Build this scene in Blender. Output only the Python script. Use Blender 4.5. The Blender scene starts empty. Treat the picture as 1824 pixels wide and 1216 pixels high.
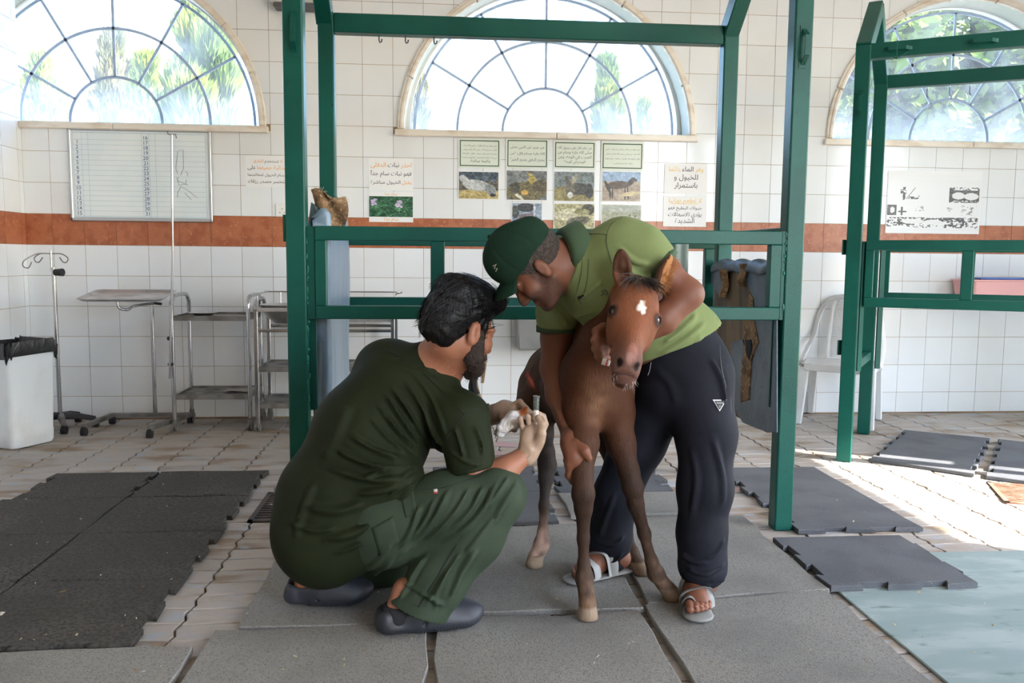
import bpy, bmesh, math, random
import numpy as np
from mathutils import Vector, Matrix
from mathutils.bvhtree import BVHTree

sc = bpy.context.scene
COL = sc.collection
random.seed(7)
RNG = np.random.default_rng(7)
PI = math.pi

# ------------------------------------------------------------------ camera
F_PX, YAW, PITCH, ROLL, CAM_H = 1500.0, 0.0877364, -0.0991919, 0.0089375, 1.08858
WALL_Y = 5.7617
_cy, _sy = math.cos(YAW), math.sin(YAW)
FW = Vector((_sy * math.cos(PITCH), _cy * math.cos(PITCH), math.sin(PITCH)))
_rt = Vector((_cy, -_sy, 0)); _up = _rt.cross(FW)
RT = math.cos(ROLL) * _rt + math.sin(ROLL) * _up
UP = -math.sin(ROLL) * _rt + math.cos(ROLL) * _up
CAM = Vector((0, 0, CAM_H))
cam = bpy.data.objects.new('camera', bpy.data.cameras.new('camera'))
COL.objects.link(cam)
cam.matrix_world = Matrix(((RT.x, UP.x, -FW.x, CAM.x), (RT.y, UP.y, -FW.y, CAM.y), (RT.z, UP.z, -FW.z, CAM.z), (0, 0, 0, 1)))
cam.data.sensor_width = 36.0
cam.data.lens = 36.0 * F_PX / 1824.0
cam.data.clip_start = 0.05
sc.camera = cam

# ------------------------------------------------------------------ light
world = bpy.data.worlds.new('sky_world'); sc.world = world; world.use_nodes = True
wn = world.node_tree.nodes; wl = world.node_tree.links
bg = wn['Background']
sky = wn.new('ShaderNodeTexSky'); sky.sky_type = 'NISHITA'
SUN_AZ = (1.0, -0.62)                       # horizontal direction towards the sun
SUN_EL = math.radians(39.0)
sky.sun_disc = False; sky.sun_elevation = SUN_EL
sky.sun_rotation = math.atan2(SUN_AZ[0], SUN_AZ[1])
sky.altitude = 900; sky.dust_density = 2.6; sky.ozone_density = 1.4
hsv = wn.new('ShaderNodeHueSaturation'); hsv.inputs['Saturation'].default_value = 1.0
wl.new(sky.outputs[0], hsv.inputs['Color']); wl.new(hsv.outputs[0], bg.inputs[0])
bg.inputs[1].default_value = 0.75
sun = bpy.data.objects.new('sun', bpy.data.lights.new('sun', 'SUN')); COL.objects.link(sun)
sun.data.energy = 11.0; sun.data.angle = math.radians(0.6); sun.data.color = (1.0, 0.95, 0.88)
_sd = Vector((SUN_AZ[0], SUN_AZ[1], 0)).normalized() * math.cos(SUN_EL) + Vector((0, 0, math.sin(SUN_EL)))
sun.rotation_euler = _sd.to_track_quat('Z', 'Y').to_euler()
sun.location = _sd * 20
sc.view_settings.view_transform = 'Standard'; sc.view_settings.look = 'None'
sc.view_settings.gamma = 1.0; sc.view_settings.use_curve_mapping = False
sc.view_settings.exposure = 1.44
sc.cycles.use_denoising = True
sc.cycles.max_bounces = 8; sc.cycles.diffuse_bounces = 5; sc.cycles.glossy_bounces = 3
sc.cycles.transparent_max_bounces = 12; sc.cycles.transmission_bounces = 6
sc.cycles.caustics_reflective = False; sc.cycles.caustics_refractive = False
sc.cycles.sample_clamp_indirect = 6.0

# ------------------------------------------------------------------ places: a sight line cut at a known distance
def ray(x, y): return FW + RT * ((x - 912) / F_PX) - UP * ((y - 608) / F_PX)
def at(x, y, Y):
    d = ray(x, y); return CAM + d * (Y / d.y)
def fl(x, y, z=0.0):
    d = ray(x, y); return CAM + d * ((z - CAM_H) / d.z)
def atX(x, y, X):
    d = ray(x, y); return CAM + d * (X / d.x)
def pj(P):
    q = Vector(P) - CAM; w = q.dot(FW)
    return 912 + F_PX * q.dot(RT) / w, 608 - F_PX * q.dot(UP) / w
def pjn(P):
    q = np.asarray(P, float) - np.array(CAM); w = q @ np.array(FW)
    return 912 + F_PX * (q @ np.array(RT)) / w, 608 - F_PX * (q @ np.array(UP)) / w

# ------------------------------------------------------------------ materials
def srgb(r, g, b):
    f = lambda c: (c / 12.92 if c <= 0.04045 else ((c + 0.055) / 1.055) ** 2.4)
    return (f(r / 255), f(g / 255), f(b / 255), 1.0)
MATS = {}
def M(name, c, rough=0.5, metal=0.0, c2=None, sc2=6.0, lo=0.4, hi=0.65, det=5.0, stretch=(1, 1, 1), c3=None, sc3=40.0, lo3=0.6, hi3=0.7,
      bump=0.0, bsc=60.0, world=False, spec=0.5, coat=0.0, vcol=None, rough2=None, sheen=0.0, sss=0.0, rnd=0.0, bdist=0.01, trans=0.0, alpha=1.0):
    if name in MATS: return MATS[name]
    m = bpy.data.materials.new(name); m.use_nodes = True; MATS[name] = m
    N = m.node_tree.nodes; L = m.node_tree.links; p = N['Principled BSDF']
    c = c if len(c) == 4 else (*c, 1.0)
    p.inputs['Base Color'].default_value = c
    p.inputs['Roughness'].default_value = rough; p.inputs['Metallic'].default_value = metal
    p.inputs['Specular IOR Level'].default_value = spec
    p.inputs['Coat Weight'].default_value = coat
    p.inputs['Alpha'].default_value = alpha
    if trans: p.inputs['Transmission Weight'].default_value = trans
    if sheen: p.inputs['Sheen Weight'].default_value = sheen; p.inputs['Sheen Roughness'].default_value = 0.4
    if sss:
        p.inputs['Subsurface Weight'].default_value = sss; p.inputs['Subsurface Radius'].default_value = (1.0, 0.4, 0.25); p.inputs['Subsurface Scale'].default_value = 0.008
    if world:
        g = N.new('ShaderNodeNewGeometry'); co = g.outputs['Position']
    else:
        t = N.new('ShaderNodeTexCoord'); co = t.outputs['Object']
    mp = N.new('ShaderNodeMapping'); mp.inputs['Scale'].default_value = stretch; L.new(co, mp.inputs[0]); co = mp.outputs[0]
    if rnd:
        oi = N.new('ShaderNodeObjectInfo'); ad = N.new('ShaderNodeVectorMath'); ad.operation = 'MULTIPLY_ADD'
        cb = N.new('ShaderNodeCombineXYZ'); ml = N.new('ShaderNodeMath'); ml.operation = 'MULTIPLY'; ml.inputs[1].default_value = 37.0
        L.new(oi.outputs['Random'], ml.inputs[0]); L.new(ml.outputs[0], cb.inputs[0]); L.new(ml.outputs[0], cb.inputs[1])
        ad2 = N.new('ShaderNodeVectorMath'); ad2.operation = 'ADD'; L.new(co, ad2.inputs[0]); L.new(cb.outputs[0], ad2.inputs[1]); co = ad2.outputs[0]
    col = None
    if vcol:
        at_ = N.new('ShaderNodeAttribute'); at_.attribute_name = vcol; col = at_.outputs['Color']; L.new(col, p.inputs['Base Color'])
    def layer(col, cc, scale, lo, hi):
        nz = N.new('ShaderNodeTexNoise'); nz.inputs['Scale'].default_value = scale; nz.inputs['Detail'].default_value = det
        L.new(co, nz.inputs['Vector'])
        rp = N.new('ShaderNodeMapRange'); rp.interpolation_type = 'SMOOTHSTEP'
        rp.inputs['From Min'].default_value = lo; rp.inputs['From Max'].default_value = hi
        L.new(nz.outputs['Fac'], rp.inputs['Value'])
        mx = N.new('ShaderNodeMix'); mx.data_type = 'RGBA'
        L.new(rp.outputs[0], mx.inputs['Factor'])
        if col is None: mx.inputs['A'].default_value = c
        else: L.new(col, mx.inputs['A'])
        mx.inputs['B'].default_value = cc if len(cc) == 4 else (*cc, 1.0)
        return mx.outputs['Result'], rp.outputs[0]
    if c2 is not None:
        col, fac = layer(col, c2, sc2, lo, hi)
        if rough2 is not None:
            mr = N.new('ShaderNodeMapRange'); mr.inputs['To Min'].default_value = rough; mr.inputs['To Max'].default_value = rough2
            L.new(fac, mr.inputs['Value']); L.new(mr.outputs[0], p.inputs['Roughness'])
    if c3 is not None: col, _ = layer(col, c3, sc3, lo3, hi3)
    if rnd:
        hv = N.new('ShaderNodeHueSaturation'); mr = N.new('ShaderNodeMapRange'); mr.inputs['To Min'].default_value = 1 - rnd; mr.inputs['To Max'].default_value = 1 + rnd
        L.new(oi.outputs['Random'], mr.inputs['Value']); L.new(mr.outputs[0], hv.inputs['Value'])
        if col is None: hv.inputs['Color'].default_value = c
        else: L.new(col, hv.inputs['Color'])
        col = hv.outputs[0]
    if col is not None: L.new(col, p.inputs['Base Color'])
    if bump:
        nz = N.new('ShaderNodeTexNoise'); nz.inputs['Scale'].default_value = bsc; nz.inputs['Detail'].default_value = 4; L.new(co, nz.inputs['Vector'])
        b = N.new('ShaderNodeBump'); b.inputs['Strength'].default_value = bump; b.inputs['Distance'].default_value = bdist
        L.new(nz.outputs['Fac'], b.inputs['Height']); L.new(b.outputs[0], p.inputs['Normal'])
    return m

# ------------------------------------------------------------------ objects
WL = {}
def prop(o, label=None, cat=None, group=None, kind=None):
    if label: o['label'] = label
    if cat: o['category'] = cat
    if group: o['group'] = group
    if kind: o['kind'] = kind
    return o
def thing(name, label, cat, loc=(0, 0, 0), group=None, kind=None):
    o = bpy.data.objects.new(name, None); COL.objects.link(o); o.location = loc; o.empty_display_size = 0.1
    WL[o.name] = Vector(loc); return prop(o, label, cat, group, kind)
def link(name, me, parent=None, origin=None):
    o = bpy.data.objects.new(name, me); COL.objects.link(o)
    if parent is not None:
        o.parent = parent; WL[o.name] = WL[parent.name]
    else:
        WL[o.name] = Vector(origin or (0, 0, 0)); o.location = WL[o.name]
    return o
class MB:
    def __init__(s): s.v = []; s.f = []; s.m = []
    def add(s, vs, fs, mi=0):
        n = len(s.v); s.v += [tuple(p) for p in vs]; s.f += [tuple(i + n for i in f) for f in fs]; s.m += [mi] * len(fs); return s
    def box(s, lo, hi, mi=0):
        x0, y0, z0 = lo; x1, y1, z1 = hi
        return s.add([(x0, y0, z0), (x1, y0, z0), (x1, y1, z0), (x0, y1, z0), (x0, y0, z1), (x1, y0, z1), (x1, y1, z1), (x0, y1, z1)],
              [(3, 2, 1, 0), (4, 5, 6, 7), (0, 1, 5, 4), (1, 2, 6, 5), (2, 3, 7, 6), (3, 0, 4, 7)], mi)
    def bar(s, a, b, w, h, up=(0, 0, 1), mi=0):
        a = Vector(a); b = Vector(b); d = (b - a).normalized(); u = Vector(up)
        if abs(d.dot(u)) > 0.98: u = Vector((0, 1, 0))
        r = d.cross(u).normalized(); u = r.cross(d)
        o = [r * (-w / 2) + u * (-h / 2), r * (w / 2) + u * (-h / 2), r * (w / 2) + u * (h / 2), r * (-w / 2) + u * (h / 2)]
        return s.add([a + q for q in o] + [b + q for q in o], [(3, 2, 1, 0), (4, 5, 6, 7), (0, 1, 5, 4), (1, 2, 6, 5), (2, 3, 7, 6), (3, 0, 4, 7)][::1], mi)
    def tube(s, pts, r, n=8, mi=0, closed=False, cap=True, flat=1.0):
        pts = [Vector(p) for p in pts]; k = len(pts); rs = r if hasattr(r, '__len__') else [r] * k
        rings = []; prev = None
        for i, p in enumerate(pts):
            if closed: d = (pts[(i + 1) % k] - pts[i - 1])
            else: d = (pts[min(i + 1, k - 1)] - pts[max(i - 1, 0)])
            d = d.normalized() if d.length > 1e-9 else Vector((0, 0, 1))
            if prev is None: u = d.orthogonal().normalized()
            else: u = (prev - d * prev.dot(d)); u = u.normalized() if u.length > 1e-6 else d.orthogonal().normalized()
            prev = u; w = d.cross(u)
            rings.append([p + (u * math.cos(2 * PI * j / n) + w * math.sin(2 * PI * j / n) * flat) * rs[i] for j in range(n)])
        vs = [q for rg in rings for q in rg]; fs = []
        for i in range(k if closed else k - 1):
            a = i * n; b = ((i + 1) % k) * n
            for j in range(n): fs.append((a + j, a + (j + 1) % n, b + (j + 1) % n, b + j))
        if cap and not closed: fs.append(tuple(range(n - 1, -1, -1))); fs.append(tuple((k - 1) * n + j for j in range(n)))
        return s.add(vs, fs, mi)
    def lathe(s, prof, c=(0, 0, 0), n=20, mi=0, rot=None):
        c = Vector(c); vs = []
        for r, z in prof:
            for j in range(n):
                q = Vector((r * math.cos(2 * PI * j / n), r * math.sin(2 * PI * j / n), z))
                vs.append(c + (rot @ q if rot is not None else q))
        fs = [(i * n + j, i * n + (j + 1) % n, (i + 1) * n + (j + 1) % n, (i + 1) * n + j) for i in range(len(prof) - 1) for j in range(n)]
        return s.add(vs, fs, mi)
    def prism(s, poly, lo, hi, axis='z', mi=0, cham=0.0):
        """poly of 2D points (counter-clockwise); extruded along axis"""
        n = len(poly)
        def P(p, h): return (p[0], p[1], h) if axis == 'z' else ((p[0], h, p[1]) if axis == 'y' else (h, p[0], p[1]))
        if cham:
            q = np.array(poly, float); nx = np.roll(q, -1, 0); pv = np.roll(q, 1, 0)
            e1 = nx - q; e0 = q - pv; n1 = np.stack([-e1[:, 1], e1[:, 0]], 1); n0 = np.stack([-e0[:, 1], e0[:, 0]], 1)
            n1 /= np.linalg.norm(n1, axis=1)[:, None] + 1e-9; n0 /= np.linalg.norm(n0, axis=1)[:, None] + 1e-9
            b = n1 + n0; b /= np.linalg.norm(b, axis=1)[:, None] + 1e-9
            q2 = q + b * cham; sg = 1 if hi > lo else -1
            vs = [P(p, lo) for p in poly] + [P(p, hi - sg * cham) for p in poly] + [P(p, hi) for p in q2]
            fs = [tuple(range(n - 1, -1, -1)), tuple(range(2 * n, 3 * n))]
            for k in (0, n): fs += [(k + i, k + (i + 1) % n, k + n + (i + 1) % n, k + n + i) for i in range(n)]
        else:
            vs = [P(p, lo) for p in poly] + [P(p, hi) for p in poly]
            fs = [tuple(range(n - 1, -1, -1)), tuple(range(n, 2 * n))] + [(i, (i + 1) % n, n + (i + 1) % n, n + i) for i in range(n)]
        return s.add(vs, fs, mi)
    def ell(s, c, r, n=12, m=8, rot=None, mi=0):
        c = Vector(c); r = (r, r, r) if not hasattr(r, '__len__') else r; vs = []; fs = []
        for i in range(m + 1):
            t = PI * i / m
            for j in range(n):
                a = 2 * PI * j / n; q = Vector((r[0] * math.sin(t) * math.cos(a), r[1] * math.sin(t) * math.sin(a), r[2] * math.cos(t)))
                vs.append(c + (rot @ q if rot is not None else q))
        for i in range(m):
            for j in range(n): fs.append((i * n + j, (i + 1) * n + j, (i + 1) * n + (j + 1) % n, i * n + (j + 1) % n))
        return s.add(vs, fs, mi)
    def build(s, name, mat, parent=None, origin=None, smooth=False, bevel=0.0, seg=1, fix=True):
        me = bpy.data.meshes.new(name)
        off = WL[parent.name] if parent is not None else Vector(origin or (0, 0, 0))
        vs = np.array(s.v, float) - np.array(off)
        me.from_pydata(vs.tolist(), [], s.f)
        ms = mat if isinstance(mat, (list, tuple)) else [mat]
        for q in ms: me.materials.append(q)
        if len(ms) > 1: me.polygons.foreach_set('material_index', s.m)
        if fix:
            b = bmesh.new(); b.from_mesh(me); bmesh.ops.remove_doubles(b, verts=b.verts, dist=1e-6); bmesh.ops.recalc_face_normals(b, faces=b.faces); b.to_mesh(me); b.free()
        if smooth: me.polygons.foreach_set('use_smooth', [True] * len(me.polygons))
        o = link(name, me, parent, origin)
        if bevel:
            bv = o.modifiers.new('bevel', 'BEVEL'); bv.width = bevel; bv.segments = seg; bv.limit_method = 'ANGLE'; bv.angle_limit = 0.7
        if smooth: 
            try: me.set_sharp_from_angle(angle=0.9)
            except Exception: pass
        return o
def arc(c, r, a0, a1, n, ax=0, ay=1):
    out = []
    for i in range(n + 1):
        a = a0 + (a1 - a0) * i / n; p = [c[0], c[1], c[2]]; p[ax] += r * math.cos(a); p[ay] += r * math.sin(a); out.append(tuple(p))
    return out
def smooth_path(pts, n=6):
    pts = [Vector(p) for p in pts]; out = []
    for i in range(len(pts) - 1):
        p0 = pts[max(i - 1, 0)]; p1 = pts[i]; p2 = pts[i + 1]; p3 = pts[min(i + 2, len(pts) - 1)]
        for k in range(n):
            t = k / n; t2 = t * t; t3 = t2 * t
            out.append(0.5 * ((2 * p1) + (p2 - p0) * t + (2 * p0 - 5 * p1 + 4 * p2 - p3) * t2 + (3 * p1 - p0 - 3 * p2 + p3) * t3))
    out.append(pts[-1]); return out
# ================================================================== materials of the place
m_tile = M('white_glazed_tile', srgb(239, 242, 245), 0.16, c2=srgb(233, 235, 236), sc2=1.3, lo=0.4, hi=0.7, c3=srgb(212, 204, 192), sc3=9, lo3=0.74, hi3=0.88, world=True, rnd=0.02, spec=0.5, bump=0.02, bsc=4.0)
m_band = M('terracotta_tile', srgb(184, 112, 78), 0.32, c2=srgb(166, 94, 62), sc2=14, lo=0.38, hi=0.66, c3=srgb(198, 130, 98), sc3=45, lo3=0.56, hi3=0.72, world=True, rnd=0.04)
m_grout = M('tan_grout', srgb(172, 144, 114), 0.9, c2=srgb(136, 112, 88), sc2=3, world=True, bump=0.2, bsc=120)
m_plaster = M('pale_green_plaster', srgb(205, 214, 203), 0.85, c2=srgb(222, 224, 214), sc2=3, world=True)
m_ceiling = M('ceiling_paint', srgb(232, 230, 224), 0.9, c2=srgb(222, 219, 212), sc2=0.8, world=True)
m_marble = M('cream_marble', srgb(236, 228, 216), 0.35, c2=srgb(218, 203, 184), sc2=7, lo=0.45, hi=0.7, stretch=(1, 1, 2.2), c3=srgb(235, 228, 216), sc3=25, world=True)
m_sand = M('sandy_bedding', srgb(120, 98, 74), 0.95, c2=srgb(92, 76, 60), sc2=5, c3=srgb(150, 130, 105), sc3=60, world=True, bump=0.5, bsc=150)
m_paver = M('worn_paver', srgb(176, 168, 160), 0.62, c2=srgb(142, 123, 102), sc2=2.6, lo=0.46, hi=0.70, stretch=(1, 2.0, 1), c3=srgb(166, 171, 178), sc3=7, lo3=0.55, hi3=0.68, world=True, rnd=0.09, bump=0.35, bsc=45, rough2=0.8)
m_ground = M('outdoor_sand', srgb(176, 170, 158), 0.95, c2=srgb(160, 152, 138), sc2=0.7, world=True)
m_bluebar = M('glare_blue_window_bar', srgb(168, 190, 222), 0.5, c2=srgb(182, 202, 230), sc2=20)  # glare from the window is put into the bars' pale blue

def glass_mat():
    m = bpy.data.materials.new('dusty_window_glass'); m.use_nodes = True; N = m.node_tree.nodes; L = m.node_tree.links; N.clear()
    out = N.new('ShaderNodeOutputMaterial'); tr = N.new('ShaderNodeBsdfTransparent'); tr.inputs[0].default_value = (0.93, 0.96, 0.98, 1)
    tl = N.new('ShaderNodeBsdfTranslucent'); tl.inputs[0].default_value = (0.92, 0.92, 0.91, 1)
    gl = N.new('ShaderNodeBsdfGlossy'); gl.inputs['Roughness'].default_value = 0.05
    g = N.new('ShaderNodeNewGeometry'); sp = N.new('ShaderNodeSeparateXYZ'); L.new(g.outputs['Position'], sp.inputs[0])
    mr = N.new('ShaderNodeMapRange'); mr.inputs['From Min'].default_value = 1.93; mr.inputs['From Max'].default_value = 2.25
    mr.inputs['To Min'].default_value = 0.20; mr.inputs['To Max'].default_value = 0.05; L.new(sp.outputs[2], mr.inputs['Value'])
    nz = N.new('ShaderNodeTexNoise'); nz.inputs['Scale'].default_value = 3.5; nz.inputs['Detail'].default_value = 5; L.new(g.outputs['Position'], nz.inputs['Vector'])
    ml = N.new('ShaderNodeMath'); ml.operation = 'MULTIPLY_ADD'; ml.inputs[1].default_value = 0.25; L.new(nz.outputs['Fac'], ml.inputs[0])
    sb = N.new('ShaderNodeMath'); sb.operation = 'SUBTRACT'; sb.inputs[1].default_value = 0.1; L.new(mr.outputs[0], sb.inputs[0]); L.new(sb.outputs[0], ml.inputs[2])
    m1 = N.new('ShaderNodeMixShader'); L.new(ml.outputs[0], m1.inputs[0]); L.new(tr.outputs[0], m1.inputs[1]); L.new(tl.outputs[0], m1.inputs[2])
    m2 = N.new('ShaderNodeMixShader'); m2.inputs[0].default_value = 0.04; L.new(m1.outputs[0], m2.inputs[1]); L.new(gl.outputs[0], m2.inputs[2])
    L.new(m2.outputs[0], out.inputs[0]); return m
m_glass = glass_mat()

# ================================================================== room shell
X_LEFT, X_RIGHT, Y_FRONT, CEIL = -2.667, 4.75, -2.4, 3.55
WIN = [-2.14, 0.742, 3.70]; WZ = 1.93; WR = 0.968; WALL_T = 0.24
def poly_plate(outer, holes, y0, y1, name, mats):
    """upright plate with holes; side faces of the holes take the second material"""
    b = bmesh.new(); es = []
    for loop in [outer] + holes:
        vs = [b.verts.new((p[0], y0, p[1])) for p in loop]
        for i in range(len(vs)): es.append(b.edges.new((vs[i], vs[(i + 1) % len(vs)])))
    bmesh.ops.triangle_fill(b, use_beauty=True, use_dissolve=False, edges=es)
    r = bmesh.ops.extrude_face_region(b, geom=list(b.faces))
    bmesh.ops.translate(b, verts=[v for v in r['geom'] if isinstance(v, bmesh.types.BMVert)], vec=(0, y1 - y0, 0))
    bmesh.ops.recalc_face_normals(b, faces=b.faces)
    for f in b.faces: f.material_index = 0 if abs(f.normal.y) > 0.9 else 1
    me = bpy.data.meshes.new(name); b.to_mesh(me); b.free()
    for m in mats: me.materials.append(m)
    return link(name, me)
def arch_loop(xc, r, n=40):
    return [(xc + r * math.cos(PI * i / n), WZ + r * math.sin(PI * i / n)) for i in range(n + 1)]
wall_back = poly_plate([(-3.3, -0.05), (X_RIGHT + 0.2, -0.05), (X_RIGHT + 0.2, CEIL), (-3.3, CEIL)], [arch_loop(x, WR) for x in WIN], WALL_Y + 0.003, WALL_Y + WALL_T, 'wall_back', [m_grout, m_plaster])
prop(wall_back, kind='structure')
wall_left = MB().box((X_LEFT - 0.2, Y_FRONT, -0.05), (X_LEFT - 0.003, WALL_Y + 0.003, CEIL)).build('wall_left', m_grout); prop(wall_left, kind='structure')
DOOR_Y0, DOOR_Y1, DOOR_Z = 1.25, 2.98, 2.75
wr = MB()
wr.box((X_RIGHT, DOOR_Y1, -0.05), (X_RIGHT + 0.2, 3.35, CEIL)); wr.box((X_RIGHT, 5.15, -0.05), (X_RIGHT + 0.2, WALL_Y + 0.003, CEIL)); wr.box((X_RIGHT, 3.35, 2.45), (X_RIGHT + 0.2, 5.15, CEIL)); wr.box((X_RIGHT, Y_FRONT, -0.05), (X_RIGHT + 0.2, DOOR_Y0, CEIL)); wr.box((X_RIGHT, DOOR_Y0, DOOR_Z), (X_RIGHT + 0.2, DOOR_Y1, CEIL))
wall_right = wr.build('wall_right', m_ceiling); prop(wall_right, kind='structure')
ceiling = MB().box((X_LEFT - 0.2, Y_FRONT - 0.2, CEIL), (X_RIGHT + 0.2, WALL_Y + WALL_T, CEIL + 0.15)).build('ceiling', m_ceiling); prop(ceiling, kind='structure')
# unseen wall and roof added outside to keep direct sun off the second opening
prop(MB().box((X_RIGHT + 0.2, 3.05, -0.15), (9.2, 3.2, 3.0)).build('wall_sun_block', m_ceiling), kind='structure')
prop(MB().box((X_RIGHT + 0.2, 3.05, 3.0), (9.2, 6.6, 3.12)).build('ceiling_sun_block', m_ceiling), kind='structure')
# the front of the hall is open on the right half: its wall stands on the left and carries a lintel
wf = MB(); wf.box((X_LEFT - 0.2, Y_FRONT - 0.2, -0.05), (1.9, Y_FRONT, CEIL)); wf.box((1.9, Y_FRONT - 0.2, 3.2), (X_RIGHT + 0.2, Y_FRONT, CEIL))
wall_front = wf.build('wall_front', m_ceiling); prop(wall_front, kind='structure')
ground = MB().box((-40, -30, -0.4), (45, 60, -0.12)).build('ground', m_ground); prop(ground, kind='structure')

# ------------------------------------------------------------------ tiles
TS, GAP, TT = 0.2, 0.0042, 0.007
def clip(poly, nx, ny, d):
    out = []
    for i in range(len(poly)):
        a = poly[i]; b = poly[(i + 1) % len(poly)]; da = a[0] * nx + a[1] * ny - d; db = b[0] * nx + b[1] * ny - d
        if da >= 0: out.append(a)
        if (da >= 0) != (db >= 0):
            t = da / (da - db); out.append((a[0] + (b[0] - a[0]) * t, a[1] + (b[1] - a[1]) * t))
    return out
def tile_mesh(poly, mat, name):
    """poly in wall coordinates relative to the tile's centre (x, z), glazed face towards -Y"""
    b = MB(); b.prism([(p[0], p[1]) for p in poly][::-1], TT, 0.0, 'y', cham=0.0012)
    me = bpy.data.meshes.new(name); me.from_pydata(b.v, [], b.f); me.materials.append(mat)
    bm = bmesh.new(); bm.from_mesh(me); bmesh.ops.recalc_face_normals(bm, faces=bm.faces); bm.to_mesh(me); bm.free(); return me
ROWS = [(-0.054 + 0.2 * i, 0.146 + 0.2 * i) for i in range(17)]
ROWS[0] = (0.0, 0.146)
X0COL = 0.5009 - 15 * 0.2
full = {}
def std(kind, w, h):
    k = (kind, round(w, 3), round(h, 3))
    if k not in full:
        q = GAP / 2; full[k] = tile_mesh([(-w / 2 + q, -h / 2 + q), (w / 2 - q, -h / 2 + q), (w / 2 - q, h / 2 - q), (-w / 2 + q, h / 2 - q)], m_band if kind else m_tile, 'tile')
    return full[k]
cands = []
for c in range(-2, 37):
    x0 = X0COL + c * TS; x1 = x0 + TS
    if x0 < X_LEFT: x0 = X_LEFT
    if x1 > X_RIGHT: x1 = X_RIGHT
    if x1 - x0 < 0.02: continue
    for ri, (z0, z1) in enumerate(ROWS):
        band = abs(z0 - 1.146) < 0.01
        poly = [(x0, z0), (x1, z0), (x1, z1), (x0, z1)]; cut = False
        for xc in WIN:
            if z0 < WZ < z1 and x0 < xc + 0.99 and x1 > xc - 0.99:
                if xc - 0.99 < (x0 + x1) / 2 < xc + 0.99: poly = clip(poly, 0, -1, -1.9); cut = True
            if z1 > WZ + 0.02 and len(poly) > 2 and not (cut and z0 < WZ):
                ds = [math.hypot(p[0] - xc, max(p[1] - WZ, 0)) for p in poly]
                nx = min(max(xc, x0), x1); nz = max(z0, WZ)
                if max(ds) <= 0.985: poly = []
                elif math.hypot(nx - xc, nz - WZ) < 0.985:
                    mx = sum(p[0] for p in poly) / len(poly) - xc; mz = sum(p[1] for p in poly) / len(poly) - WZ
                    l = math.hypot(mx, mz); poly = clip(poly, mx / l, mz / l, 0.985 + (mx * xc + mz * WZ) / l); cut = True
            if not poly: break
        if len(poly) < 3: continue
        cx = sum(p[0] for p in poly) / len(poly); cz = sum(p[1] for p in poly) / len(poly)
        u, v = pj((cx, WALL_Y, cz)); vis = -30 < u < 1850 and -30 < v < 1220
        cands.append((vis, (x1 - x0) * (z1 - z0) * (1 if not cut else 0.6) / (CAM - Vector((cx, WALL_Y, cz))).length ** 2, poly, cut, band, x0, x1, z0, z1))
cands.sort(key=lambda t: (not t[0], -t[1]))
rest = MB()
for k, (vis, _, poly, cut, band, x0, x1, z0, z1) in enumerate(cands):
    cx = (x0 + x1) / 2; cz = (z0 + z1) / 2
    if k < 300:
        if cut:
            q = GAP / 2; pl = [(p[0] - cx, p[1] - cz) for p in poly]
            w = (x1 - x0) / 2 - q; h = (z1 - z0) / 2 - q; pl = [(min(max(p[0], -w), w), min(max(p[1], -h), h)) for p in pl]
            me = tile_mesh(pl, m_tile, 'tile')
        else: me = std(band, x1 - x0, z1 - z0)
        o = link('tile', me, wall_back); o.location = (cx, WALL_Y - 0.001 + RNG.uniform(-.0006, .0006), cz)
        o.rotation_euler = (RNG.normal(0, .0022), 0, RNG.normal(0, .0022))
    else:
        q = GAP / 2; pl = [(min(max(p[0], x0 + q), x1 - q), min(max(p[1], z0 + q), z1 - q)) for p in poly]
        rest.prism(pl[::-1], WALL_Y + TT, WALL_Y, 'y', cham=0.0012, mi=1 if band else 0)
o = rest.build('tile_field', [m_tile, m_band], wall_back); o['kind'] = 'stuff'
for c in range(8):
    y1 = 5.703 - 0.2 * (c - 1) if c else WALL_Y; y0 = 5.703 - 0.2 * c
    for z0, z1 in ROWS:
        band = abs(z0 - 1.146) < 0.01
        o = link('tile', std(band, y1 - y0, z1 - z0), wall_left); o.location = (X_LEFT + 0.001, (y0 + y1) / 2, (z0 + z1) / 2); o.rotation_euler = (0, 0, PI / 2 + RNG.normal(0, .002))

lrest = MB()
for c in range(8, 30):
    y1 = 5.703 - 0.2 * (c - 1); y0 = 5.703 - 0.2 * c
    for z0, z1 in ROWS: lrest.box((X_LEFT - TT, y0 + GAP / 2, z0 + GAP / 2), (X_LEFT, y1 - GAP / 2, z1 - GAP / 2), 1 if abs(z0 - 1.146) < 0.01 else 0)
o = lrest.build('tile_field', [m_tile, m_band], wall_left, fix=False); o['kind'] = 'stuff'
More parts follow.
